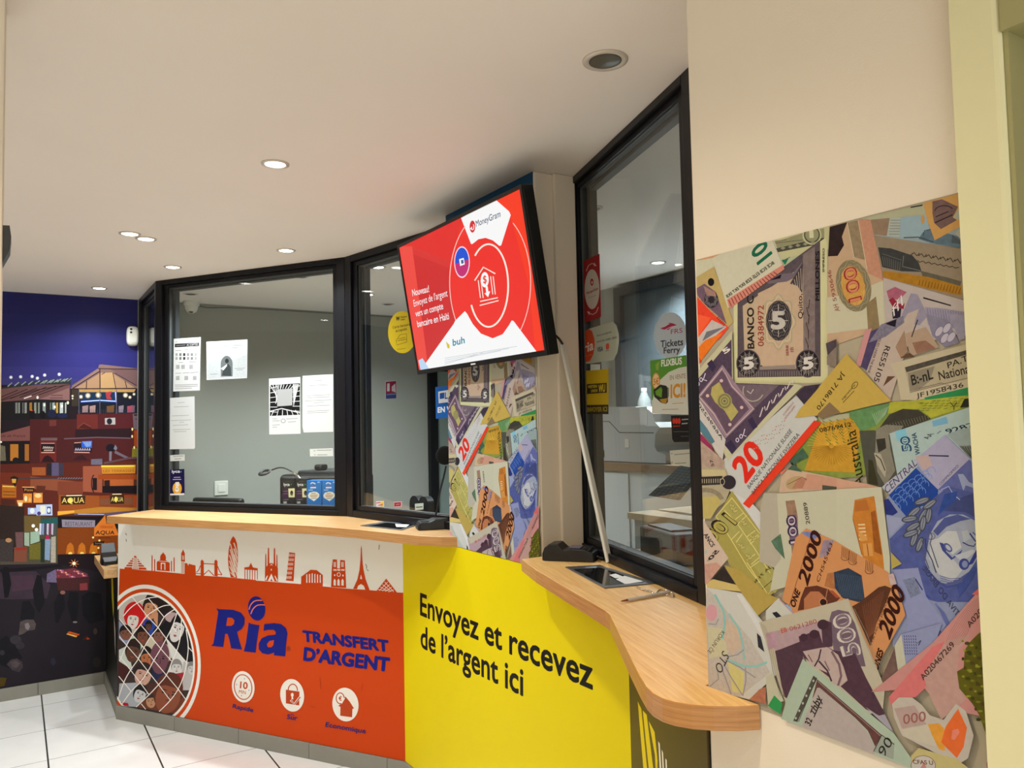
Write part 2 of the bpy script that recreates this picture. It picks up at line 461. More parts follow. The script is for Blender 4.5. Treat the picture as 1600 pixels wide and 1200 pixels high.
# ---- counter carcass, skirtings
O0 = (0.505, 4.95); O1 = (XP, 3.329); Y1 = (XP, 1.762); G1 = (XW, 0.957)
ctr = thing('service_counter', 'long low counter base carrying the orange, yellow and dark panels under the oak tops', 'counter', (0.9, 3.6, 0))
MB().prism([O0, O1, Y1, G1, (1.34, 0.957), (1.30, 1.12), (1.74, 2.2), (1.74, 2.86), (1.62, 3.35), (1.60, 3.85), (0.82, 5.03), (0.69, 4.962)], 0.0, ZC-0.04).build('carcass', m_body, ctr)
MB().box((0.512, 4.965, 0), (0.69, YM-0.008, 0.779)).build('side_carcass', m_body, ctr)
def skirting(a, b_, h=0.075, t=0.012, first=0.4545):
    d = V2(a, b_); n = Vector((0, 0, 1)).cross(d)      # left of travel
    L = math.hypot(b_[0]-a[0], b_[1]-a[1]); m = MB(); k = 0.0; e = first
    while k < L-1e-6:
        e = min(e, L)
        m.obox(Vector((a[0], a[1], 0)), d, -n, Vector((0, 0, 1)), (k+0.0012, e-0.0012), (0, t), (0, h)); k = e; e += 0.4545
    return m
for nm, a, e in (('skirting', O0, O1), ('skirting', O1, Y1), ('skirting', Y1, G1)):
    skirting(a, e).build(nm, m_skirt, ctr, bevel=0.001)
skirting((0.512, YM-0.013), (0.512, 4.957)).build('skirting', m_skirt, ctr, bevel=0.001)
tag(skirting((-1.7, YM), (0.50, YM), first=0.0205+0.0).build('baseboard_back', m_skirt, bevel=0.001), kind=S)
m = MB().box((XW-0.012, 0.494, 0), (XW, 0.95, 0.075)); tag(m.build('baseboard_right', m_skirt, bevel=0.001), kind=S)
def worktop(pts, z0, z1):
    m = MB().prism(pts, z0, z1); n = len(pts)
    for i in range(2, n+2): m.M[i] = 1
    return m
# ---- oak tops
front1 = [(0.426, 4.775), (0.60, 4.50), (0.788, 4.195), (0.985, 3.87), (1.165, 3.575), (1.283, 3.31), (1.362, 3.07), (1.415, 2.93), (1.47, 2.845), (1.52, 2.795)]
t1 = front1+[(1.52, 2.866), (1.90, 2.90), (1.86, 3.35), (1.74, 3.92), (1.0, 5.08), (0.692, 4.965)]
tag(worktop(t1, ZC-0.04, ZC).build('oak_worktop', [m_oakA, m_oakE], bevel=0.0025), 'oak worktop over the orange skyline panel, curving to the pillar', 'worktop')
front2 = [(1.435, 2.197), (1.363, 2.005), (1.286, 1.757), (1.232, 1.578), (1.199, 1.472), (1.183, 1.436), (1.132, 1.358), (1.02, 1.187), (0.940, 1.062), (0.912, 1.015), (0.899, 0.985), (0.895, 0.958), (0.899, 0.935), (0.912, 0.91), (0.935, 0.885), (0.965, 0.862), (0.998, 0.845)]
t2 = front2+[(0.998, 0.960), (1.56, 0.965), (1.60, 1.05), (1.90, 2.09), (1.76, 2.18), (1.52, 2.18), (1.52, 2.197)]
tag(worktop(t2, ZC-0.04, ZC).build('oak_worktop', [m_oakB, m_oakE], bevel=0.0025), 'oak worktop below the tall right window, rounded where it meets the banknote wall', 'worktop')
tag(MB().box((0.432, 4.962, 0.781), (0.686, 5.59, 0.83)).build('oak_shelf', m_oakA, bevel=0.0025), 'low oak shelf on the far left side of the counter', 'shelf')

# ---- black framed booth windows
def window(name, p0, p1, z0, z1, inner, widths=None, depth=0.07, rec=0.030):
    """p0 -> p1 left to right as seen from the room; inner = (u0, u1, za, zb) of the visible glass"""
    u = V2(p0, p1); pl = Plane((p0[0], p0[1], 0), u); L = math.hypot(p1[0]-p0[0], p1[1]-p0[1])
    u0, u1, za, zb = inner
    root = bpy.data.objects.new(name, None); C.objects.link(root); root.location = (p0[0], p0[1], z0); tag(root, kind=S)
    ax, ay, az = pl.u, Vector((0, 0, 1)), pl.n; o_ = Vector((p0[0], p0[1], 0))
    k = 0.6                                    # part of the width taken by the outer profile
    a0, a1, c0, c1 = u0*k, L-(L-u1)*k, z0+(za-z0)*k, z1-(z1-zb)*k
    m = MB()
    m.obox(o_, ax, ay, az, (0, a0), (z0, z1), (-depth, 0)); m.obox(o_, ax, ay, az, (a1, L), (z0, z1), (-depth, 0))
    m.obox(o_, ax, ay, az, (a0, a1), (z0, c0), (-depth, 0)); m.obox(o_, ax, ay, az, (a0, a1), (c1, z1), (-depth, 0))
    m.build('window_frame', m_blackal, root, bevel=0.003)
    m = MB(); h = (-depth, -0.016)
    m.obox(o_, ax, ay, az, (a0, u0), (c0, c1), h); m.obox(o_, ax, ay, az, (u1, a1), (c0, c1), h)
    m.obox(o_, ax, ay, az, (u0, u1), (c0, za), h); m.obox(o_, ax, ay, az, (u0, u1), (zb, c1), h)
    m.build('glazing_bead', m_blackal, root, bevel=0.002)
    m = MB(); g = 0.003; h = (-0.05, -rec+0.004)
    m.obox(o_, ax, ay, az, (u0, u0+g), (za, zb), h); m.obox(o_, ax, ay, az, (u1-g, u1), (za, zb), h)
    m.obox(o_, ax, ay, az, (u0+g, u1-g), (za, za+g), h); m.obox(o_, ax, ay, az, (u0+g, u1-g), (zb-g, zb), h)
    m.build('gasket', m_gasket, root)
    m = MB(); h = (-depth-0.012, -0.052); q = 0.022      # rear part of the profile, seen through the pane
    m.obox(o_, ax, ay, az, (u0, u0+q), (za, zb), h); m.obox(o_, ax, ay, az, (u1-q*0.3, u1), (za, zb), h)
    m.obox(o_, ax, ay, az, (u0+q, u1-q*0.3), (zb-q*0.6, zb), h)
    m.build('rear_profile', m_lip, root, bevel=0.002)
    m = MB().obox(o_, ax, ay, az, (u0+0.001, u1-0.001), (za+0.001, zb-0.001), (-rec-0.006, -rec))
    m.build('pane', m_glass, root)
    return pl, pl.off(-rec)
W1a, W1b = (0.689, 4.933), (1.433, 3.817)
W2b = (1.612, 2.90)
W3a = (1.687, 2.196); d3 = V2((1.687, 2.202), (1.415, 1.359)); W3b = (W3a[0]+d3.x*1.26, W3a[1]+d3.y*1.26)
def inner_of(p0, p1, tl, tr, bl, br, L=None):
    pl = Plane((p0[0], p0[1], 0), V2(p0, p1)).off(-0.02); a, b_, c, d = [pl.uv(*q) for q in (tl, tr, bl, br)]
    return ((a[0]+c[0])/2, (b_[0]+d[0])/2, (c[1]+d[1])/2, (a[1]+b_[1])/2)
in1 = inner_of(W1a, W1b, (263, 450), (522, 420), (263, 783), (522, 793))
PW1, GW1 = window('window_2', W1a, W1b, ZC, H, in1)
i2 = inner_of(W1b, W2b, (567, 411), (624, 398), (571, 794), (703, 803.5))
L2 = math.hypot(W2b[0]-W1b[0], W2b[1]-W1b[1])
pl2 = Plane((W1b[0], W1b[1], 0), V2(W1b, W2b)).off(-0.02)
in2 = (pl2.uv(560.5, 600)[0], L2-0.05, (pl2.uv(571, 794)[1]+pl2.uv(703, 803.5)[1])/2, (pl2.uv(567, 411)[1]+pl2.uv(624, 398)[1])/2)
PW2, GW2 = window('window_3', W1b, W2b, ZC, H, in2)
in3 = inner_of(W3a, W3b, (907, 291), (1060, 155), (914.5, 840), (1087, 900))
W3b = (W3a[0]+d3.x*(in3[1]+0.12), W3a[1]+d3.y*(in3[1]+0.12))
tag(MB().prism([W3b, (1.335, 0.958), (1.62, 0.958), (W3b[0]+0.25, W3b[1]-0.03)], ZC, H).build('wall_right_return', m_white), kind=S)
PW3, GW3 = window('window_4', W3a, W3b, ZC, H, (in3[0], in3[1], in3[2], in3[3]))
PWS, GWS = window('window_1', (0.689, YM-0.008), (0.689, 4.934), 0.832, H, (0.075, 0.66, 0.90, H-0.06))
# ================================================================ printed panels on the counter
def Z(x0, y0, s):
    """crop coordinates -> photo pixels"""
    def f(*p):
        if len(p) == 2 and not isinstance(p[0], (tuple, list)): return (x0+p[0]/s, y0+p[1]/s)
        return [(x0+a/s, y0+b/s) for a, b in p]
    return f
WHITE = '#eae8e0'; ORG = '#c9430a'; BLUE = '#141c7c'
# ---------------- orange panel with skyline and globe of faces
uO = V2(O0, O1); LO = math.hypot(O1[0]-O0[0], O1[1]-O0[1])
PO = Plane((O0[0], O0[1], 0), uO)
OB = [(0.0, 0.077), (LO, 0.077), (LO, 1.108), (0.0, 1.108)]
D = Print(PO, clip=OB, base=0.004)
D.sheet(OB, WHITE, 0.0038)
A = Z(180, 830, 6.957); B = Z(400, 830, 6.667); K = Z(320, 920, 5.0); G = Z(180, 910, 5.714)
D.poly(A((55, 405), (400, 428), (655, 452), (890, 478), (1165, 494), (1531, 528))+B((10, 513), (315, 537), (475, 549), (790, 582), (945, 596), (1190, 612), (1470, 636), (1560, 640))+[(640, 1200), (180, 1115)], ORG)
# step pyramid
for x0, x1, y0, y1 in ((105, 350, 388, 412), (125, 325, 362, 380), (145, 300, 338, 354), (165, 280, 314, 330), (185, 265, 292, 306), (208, 245, 264, 284)):
    D.poly(A((x0+8, y0), (x1-12, y0+6), (x1, y1+6), (x0, y1)), ORG)
D.poly(A((214, 290), (238, 291), (258, 412), (194, 409)), '#d8b9a8')
D.line(A((208, 292), (192, 410)), 0.8, WHITE); D.line(A((243, 292), (262, 412)), 0.8, WHITE)
# domed mausoleum and minarets
for x, y in ((408, 258), (436, 300), (618, 318), (647, 280)):
    D.poly(A((x-6, y+12), (x, y-4), (x+6, y+12), (x+6, 440), (x-6, 436)), ORG)
D.poly(A((528, 222), (534, 238), (552, 258), (560, 288), (556, 312), (580, 330), (600, 345), (600, 436), (458, 424), (458, 335), (478, 318), (498, 306), (494, 286), (502, 258), (522, 238)), ORG)
D.line(A((478, 322), (582, 330)), 0.9, WHITE); D.poly(A((502, 340), (552, 344), (552, 420), (502, 416)), WHITE); D.poly(A((512, 352), (542, 354), (542, 422), (512, 418)), ORG)
# clock tower and palace
D.poly(A((745, 195), (764, 240), (766, 330), (722, 326), (724, 240)), ORG); D.poly(A((732, 262), (758, 264), (758, 312), (732, 310)), '#d9a890')
D.poly(A((724, 330), (758, 334), (756, 460), (724, 456)), '#d6b3a2')
D.poly(A((762, 345), (790, 348), (800, 375), (806, 352), (850, 365), (880, 370), (884, 480), (760, 470)), ORG)
# bascule bridge
for x in (935, 1085):
    D.poly(A((x, 322), (x+16, 306), (x+34, 324), (x+36, 490), (x, 486)), ORG)
D.poly(A((968, 346), (1088, 352), (1088, 362), (968, 356)), ORG)
D.line(A((890, 446), (915, 420), (934, 372)), 1.4, ORG); D.line(A((1120, 380), (1140, 432), (1166, 470)), 1.4, ORG)
D.line(A((970, 470), (1022, 422), (1080, 482)), 1.6, ORG); D.line(A((885, 458), (940, 462)), 1.3, ORG); D.line(A((1115, 468), (1168, 474)), 1.3, ORG)
# gherkin tower
D.poly(A((1290, 52), (1312, 80), (1330, 130), (1340, 220), (1340, 330), (1330, 430), (1330, 508), (1262, 500), (1240, 400), (1232, 300), (1240, 200), (1258, 110), (1272, 76)), ORG)
for k in range(6):
    y = 130+k*62; x0 = 1250-(8 if 1 < k < 5 else 0)
    D.poly(A((x0, y), (x0+14, y+6), (1318, y+190 if y+190 < 500 else 498), (1300, y+190 if y+190 < 500 else 498)), '#e2cdbd')
    if k < 5: D.poly(A((1288, y-6), (1304, y-4), (1334, y+86), (1334, y+130)), '#e2cdbd')
# brandenburg gate
D.poly(A((1410, 392), (1460, 386), (1482, 340), (1504, 392), (1556, 402), (1556, 425), (1410, 414)), ORG)
for k in range(6): D.poly(A((1412+k*27, 410), (1421+k*27, 411), (1421+k*27, 525), (1412+k*27, 524)), ORG)
# spired basilica
for x, y0, w in ((108, 232, 10), (136, 170, 13), (199, 172, 13), (224, 240, 10)):
    D.poly(B((x-w*.5, y0+14), (x, y0-6), (x+w*.5, y0+14), (x+w, 520), (x-w, 516)), ORG)
D.poly(B((108, 380), (135, 340), (165, 328), (200, 345), (234, 384), (236, 525), (104, 515)), ORG)
D.poly(B((150, 360), (166, 336), (184, 362), (166, 348)), WHITE)
D.poly(B((166, 440), (200, 520), (130, 515)), WHITE); D.poly(B((100, 500), (122, 460), (130, 462), (112, 516)), WHITE); D.poly(B((232, 510), (206, 462), (200, 464), (222, 520)), WHITE)
D.ell(*B(166, 400), 0.8, 1.6, WHITE); D.poly(B((166, 488), (178, 520), (156, 518)), ORG)
# leaning tower
D.poly(B((352, 218), (414, 226), (398, 520), (318, 512)), ORG)
for k in range(6):
    y = 236+k*46; xl = 349-k*6
    for j in range(5):
        D.poly(B((xl+4+j*11.6, y), (xl+10+j*11.6, y+1), (xl+8+j*11.6, y+28), (xl+2+j*11.6, y+27)), '#eadbd0')
# temple
D.poly(B((478, 472), (575, 400), (640, 405), (702, 455), (702, 572), (475, 550)), ORG)
for k in range(6): D.poly(B((530+k*28, 440+abs(2-k)*5), (541+k*28, 436+abs(2-k)*5), (541+k*28, 536), (530+k*28, 534)), WHITE)
# twin towered cathedral
D.poly(B((806, 292), (850, 294), (852, 384), (880, 386), (884, 298), (932, 302), (946, 590), (788, 580), (796, 384)), ORG)
for x in (816, 830, 896, 910): D.poly(B((x, 318), (x+8, 318), (x+8, 372), (x, 372)), WHITE)
for x in (812, 852, 894):
    D.poly(B((x, 392), (x+34, 394), (x+34, 412), (x, 410)), '#e8cfc0'); D.poly(B((x+2, 562), (x+2, 512), (x+14, 492), (x+26, 514), (x+26, 566)), WHITE)
D.arc(*B(868, 450), 2.6, 2.9, 0.9, WHITE); D.ell(*B(826, 456), 1.1, 1.6, WHITE); D.ell(*B(912, 460), 1.1, 1.6, WHITE)
# iron tower
D.poly(B((1103, 140), (1108, 180), (1114, 300), (1126, 400), (1148, 500), (1190, 612), (1018, 598), (1062, 500), (1084, 400), (1094, 300), (1098, 180)), ORG)
D.poly(B((1058, 602), (1070, 566), (1100, 548), (1130, 568), (1144, 606)), WHITE); D.poly(B((1090, 496), (1100, 448), (1112, 498)), WHITE)
# glass pyramid
D.poly(B((1362, 492), (1474, 636), (1262, 618)), ORG)
for k in range(4):
    D.line(B((1345-k*22, 525+k*27), (1440-k*26, 630-k*4)), 0.8, WHITE); D.line(B((1380+k*20, 524+k*28), (1290+k*32, 618+k*4)), 0.8, WHITE)
# scuffs
for a in (((118, 20), (132, 42)), ((125, 85), (130, 112))): D.line(A(*a), 1.0, '#77756c')
for a in (((1146, 340), (1160, 365), (1155, 390)), ((1290, 140), (1286, 190)), ((1160, 395), (1178, 412))): D.line(B(*a), 1.1, '#6b6a62')
# ---- the globe of faces
cu, cv, R = 0.2447, 0.3633, 0.3957
def disc(r, col): D.uvpoly([(cu+r*math.cos(t), cv+r*math.sin(t)) for t in [2*PI*i/72 for i in range(72)]], col)
disc(R, WHITE); disc(R*0.945, ORG); disc(R*0.895, WHITE); disc(R*0.862, '#3a2c2a')
full = D.clip; rr = R*0.862
# limit the picture to the disc (and the board)
ring = [(cu+rr*math.cos(t), cv+rr*math.sin(t)) for t in [2*PI*i/48 for i in range(48)]]
D.clip = clip_poly(ring, OB)
for P, c in ((((40, 100), (330, 100), (300, 330), (160, 460), (40, 330)), '#bdb6ae'), (((300, 90), (560, 120), (450, 320), (250, 200)), '#231a1a'),
             (((230, 380), (300, 300), (390, 400), (320, 480)), '#2a4296'), (((400, 400), (560, 230), (720, 480), (700, 760), (560, 600)), '#17151a'),
             (((260, 580), (330, 480), (560, 600), (470, 720), (350, 690)), '#c7bca6'), (((460, 500), (650, 715), (560, 960), (465, 820), (520, 700)), '#d6d6d2'),
             (((300, 790), (350, 690), (470, 820), (395, 910)), '#22294a'), (((40, 690), (150, 780), (85, 890), (30, 860)), '#431c1a'),
             (((45, 900), (230, 890), (310, 1000), (200, 1110), (30, 1100)), '#a9adb4'), (((230, 890), (395, 910), (310, 1000)), '#4a2c26'),
             (((310, 1000), (395, 910), (640, 1040), (540, 1170), (200, 1110)), '#6d3a28'), (((620, 700), (720, 720), (700, 960), (560, 960)), '#b8b4b2'),
             (((40, 340), (160, 465), (110, 560), (40, 500)), '#8896b4'), (((110, 560), (165, 465), (265, 580), (215, 680)), '#b8c6b8'), (((40, 600), (120, 560), (160, 780), (40, 700)), '#c6cfc6')):
    D.poly(G(*P), c)
def face(x, y, rx, ry, skin, hair, rot=0, shadow=None, top=0.5):
    s = 5.714
    D.ell(*G(x, y-ry*0.25), rx*1.18/s, ry*1.05/s, hair, rot)
    D.ell(*G(x, y+ry*0.05), rx/s, ry*0.92/s, skin, rot)
    c, q = math.cos(math.radians(rot)), math.sin(math.radians(rot))
    W = lambda a, b: G(x+a*rx*c-b*ry*q, y+a*rx*q+b*ry*c)
    D.poly([W(-1, -.35), W(-.7, -.85), W(0, -1.0), W(.7, -.85), W(1, -.35), W(.45, -.52), W(-.45, -.52)], hair)
    for e in (-.42, .42):
        D.ell(*W(e, -.12), rx*.17/s, ry*.055/s, '#1c1412', rot); D.line([W(e-.2, -.27), W(e+.2, -.27)], ry*.05/s, '#2a1c18')
    D.line([W(.02, -.1), W(.12, .22), W(-.08, .26)], rx*.07/s, '#5a3a30' if skin > '#a' else '#3a221c')
    D.poly([W(-.32, .45), W(0, .4), W(.32, .45), W(0, .58)], '#9a4640')
D.ell(*G(180, 290), 17, 21, '#c01a1a'); face(165, 335, 50, 82, '#d6cdc6', '#c01a1a', 8)
face(325, 235, 60, 100, '#c48a66', '#2a1a18', 10); D.poly(G((360, 260), (390, 270), (385, 390), (350, 330)), '#c48a66')
D.ell(*G(515, 310), 11, 8, '#b59a9a'); face(560, 420, 58, 120, '#d2cdcb', '#141218', 20)
face(100, 455, 48, 62, '#7a5040', '#1c1614', -10); face(252, 480, 48, 78, '#6f4433', '#17110f'); face(395, 480, 44, 74, '#7a5146', '#171314')
face(305, 390, 26, 40, '#5a3a34', '#141010'); face(165, 620, 58, 95, '#5c3c2e', '#2a1c16', 12); face(290, 680, 52, 90, '#b0683e', '#1d1412', -8)
face(405, 690, 72, 130, '#6d4450', '#6d4450', 5); face(555, 760, 42, 62, '#cfccca', '#8a8684'); face(690, 770, 34, 52, '#c8c5c4', '#807c7a')
D.poly(G((500, 820), (620, 800), (600, 960), (560, 930)), '#a02430'); D.poly(G((535, 805), (570, 830), (575, 930), (550, 920)), '#cfccca')
face(255, 830, 72, 95, '#c79d8c', '#2a1c1c', 18); face(228, 1000, 50, 75, '#c9c9c9', '#1a1a1c', 22); face(325, 1060, 42, 60, '#bb8c6a', '#3a2622', -10)
face(480, 1010, 110, 165, '#8a4c34', '#5a2c1e', 16); D.poly(G((55, 1065), (120, 1075), (130, 1100), (50, 1095)), '#b01828')
D.clip = clip_poly([(cu+R*0.885*math.cos(t), cv+R*0.885*math.sin(t)) for t in [2*PI*i/48 for i in range(48)]], OB)
for P in (((300, 135), (445, 308)), ((155, 120), (290, 295), (390, 400), (460, 495), (650, 720)), ((235, 375), (325, 480), (415, 590), (510, 700)),
          ((50, 330), (160, 465), (265, 580), (350, 690), (465, 825), (570, 950), (640, 1045)), ((45, 480), (110, 560), (215, 680), (300, 790), (395, 910), (500, 1050)),
          ((45, 655), (145, 780), (230, 890), (310, 1000)), ((40, 835), (85, 890), (150, 970)), ((240, 1080), (280, 1130)), ((520, 400), (560, 445)), ((655, 570), (715, 635))):
    D.line(G(*P), 1.25, '#efe9e2')
for P in (((80, 300), (140, 230), (210, 180), (300, 140), (400, 126)), ((48, 700), (110, 560), (165, 465), (230, 380), (290, 298), (380, 235), (450, 205), (525, 200)),
          ((35, 1035), (85, 890), (145, 780), (215, 680), (265, 580), (325, 480), (390, 400), (445, 308), (500, 262), (560, 228)),
          ((60, 1095), (150, 970), (230, 890), (300, 790), (355, 690), (415, 590), (465, 497), (515, 400), (550, 300), (568, 250)),
          ((195, 1110), (310, 1000), (395, 910), (465, 825), (515, 705), (560, 600), (590, 480), (600, 330)),
          ((400, 1150), (500, 1050), (570, 950), (620, 830), (645, 715), (660, 570), (640, 420))):
    D.line([(p.x, p.y) for p in curve_pts([(a, b, 0) for a, b in G(*P)], 4)], 1.35, '#efe9e2')
D.clip = full
# ---- logo and words
D.poly(K((97, 150), (118, 158), (230, 163), (290, 185), (318, 225), (316, 275), (295, 312), (258, 335), (275, 400), (297, 472), (212, 462), (200, 400), (185, 350), (165, 348), (150, 452), (57, 443), (74, 425), (112, 178)), BLUE)
D.poly(K((185, 222), (220, 225), (238, 245), (233, 272), (215, 287), (173, 288)), ORG)
D.poly(K((350, 260), (366, 272), (432, 283), (414, 400), (403, 496), (310, 486), (328, 420), (346, 290)), BLUE)
D.ell(*K(411, 152), 13.4, 19.0, BLUE, -8, 40)
for o_ in (0, 1):
    D.line([(p.x, p.y) for p in curve_pts([(a, b, 0) for a, b in (K((352, 160), (366, 122), (400, 92), (455, 88)), K((366, 196), (384, 155), (420, 126), (476, 124)))[o_]], 6)], [0.7]+[1.6]*17+[1.2] if False else 1.6, '#e87763')
D.poly(K((470, 275), (545, 266), (602, 274), (640, 304), (652, 345), (640, 440), (634, 526), (545, 516), (550, 495), (500, 511), (455, 500), (428, 470), (427, 425), (450, 385), (500, 362), (558, 356), (562, 336), (545, 318), (500, 318), (465, 326)), BLUE)
D.poly(K((548, 398), (512, 405), (492, 430), (500, 454), (526, 454), (542, 436)), ORG)
D.text('R', K(653, 472), K(668, 474), K(655, 455), '#4a2c30'); D.arc(*K(660, 464), 2.6, 3.4, 0.5, '#4a2c30', n=20)
D.text('TRANSFERT', K(773, 404), K(1446, 488), K(768, 326), BLUE, bold=0.05)
D.text("D’ARGENT", K(774, 552), K(1446, 642), K(782, 458), BLUE, bold=0.05)
for cx, cy, rx, ry in ((307, 763, 88, 123), (689, 829, 93, 128), (1105, 901, 102, 132)): D.ell(*K(cx, cy), rx/5, ry/5, '#ece6dc', -7, 40)
RD = '#b8431c'
D.arc(*K(306, 765), 13.6, 19.4, 1.5, RD, rot=-7)
D.text('10', K(280, 772), K(340, 781), K(284, 722), RD, bold=0.03); D.text('MIN', K(272, 812), K(326, 822), K(275, 786), RD, bold=0.012)
for x, y in ((317, 700), (352, 790), (293, 832), (256, 745)): D.ell(*K(x, y), 0.8, 1.0, '#7e90b8')
D.poly(K((640, 785), (746, 800), (744, 908), (640, 892)), RD); D.arc(*K(694, 790), 7.2, 9.6, 1.6, RD, 180, 365)
D.ell(*K(690, 826), 2.2, 3.2, '#ece6dc'); D.poly(K((687, 832), (694, 832), (699, 860), (683, 858)), '#ece6dc')
D.line(K((678, 866), (706, 898), (752, 840)), 3.4, '#ece6dc'); D.line(K((680, 868), (706, 900), (752, 842)), 1.8, RD)
D.poly(K((1105, 838), (1140, 880), (1172, 932), (1160, 934), (1157, 1000), (1064, 988), (1066, 918), (1050, 912), (1080, 880)), RD)
D.ell(*K(1064, 852), 7.0, 9.4, '#ece6dc'); D.arc(*K(1064, 852), 6.2, 8.4, 1.5, RD); D.text('€', K(1052, 868), K(1076, 871), K(1053, 836), RD, bold=0.03)
D.line(K((1075, 892), (1098, 850)), 2.2, '#ece6dc'); D.line(K((1078, 900), (1104, 856)), 1.4, RD)
NV = '#26266a'
D.text('Rapide', K(222, 927), K(384, 961), K(228, 896), NV, bold=0.02); D.text('Sur', K(646, 1012), K(728, 1026), K(652, 976), NV, bold=0.02); D.line(K((678, 984), (690, 975), (703, 987)), 1.0, NV)
D.text('Economique', K(947, 1073), K(1262, 1127), K(953, 1038), NV, bold=0.02)
for P in (((905, 690), (912, 780)), ((1240, 735), (1228, 790)), ((830, 915), (870, 920))): D.line(K(*P), 0.6, '#9a3a18')
tag(D.build('advertising_panel'), 'orange counter panel with city skyline, faces globe and Ria lettering', 'advertising panel')

# ---------------- yellow panel
PY = Plane((XP, O1[1], 0), (0, -1, 0)); LY = O1[1]-Y1[1]
YB = [(0.0, 0.077), (LY, 0.077), (LY, 1.1085), (0.0, 1.1085)]
D = Print(PY, base=0.004, rough=0.5); D.sheet(YB, '#e4cf00', 0.0038); D.clip = YB
T = Z(640, 900, 5.0)
D.text('Envoyez et recevez', T(88, 300), T(1440, 884), T(88, 133), '#14110d', bold=0.022)
D.text('de l’argent ici', T(92, 552), T(897, 935), T(92, 385), '#14110d', bold=0.022)
tag(D.build('advertising_panel'), 'bright yellow counter panel reading Envoyez et recevez de l’argent ici', 'advertising panel')
# ---------------- dark panel with stripes under the rounded top
PG = Plane((Y1[0], Y1[1], 0), V2(Y1, G1)); LG = math.hypot(Y1[0]-G1[0], Y1[1]-G1[1])-0.004
GB = [(0.0, 0.077), (LG, 0.077), (LG, 1.108), (0.0, 1.108)]
D = Print(PG, base=0.004); D.sheet(GB, '#4a3f1c', 0.0038); D.clip = GB
Q = Z(920, 950, 4.8)
for P in (((378, 700), (405, 755), (478, 1500), (446, 1500)), ((416, 768), (446, 800), (532, 1500), (492, 1500)), ((462, 848), (506, 930), (528, 1140), (525, 1500), (540, 1500), (508, 1100))):
    D.poly(Q(*P), '#e0c81a')
for P in (((534, 1000), (545, 1018), (576, 1500), (560, 1500)), ((560, 1062), (570, 1085), (594, 1500), (580, 1500)), ((588, 1128), (598, 1140), (612, 1500), (598, 1500))):
    D.poly(Q(*P), '#e6e2d2')
tag(D.build('advertising_panel'), 'dark olive counter panel with yellow and white stripes under the rounded worktop', 'advertising panel')
# ---------------- left side panel, seen almost edge on
PS = Plane((0.512, YM-0.014, 0), (0, -1, 0)); SB = [(0.0, 0.077), (0.70, 0.077), (0.70, 0.778), (0.0, 0.778)]
D = Print(PS, base=0.004); D.sheet(SB, '#191813', 0.0038); D.clip = SB
D.uvpoly([(0.28, 0.778), (0.40, 0.72), (0.46, 0.56), (0.42, 0.50), (0.34, 0.60)], '#b9a81e'); D.uvpoly([(0.46, 0.52), (0.54, 0.46), (0.56, 0.30), (0.52, 0.36)], '#b8b4a8')
tag(D.build('advertising_panel'), 'black side panel with yellow flash on the left end of the counter', 'advertising panel')
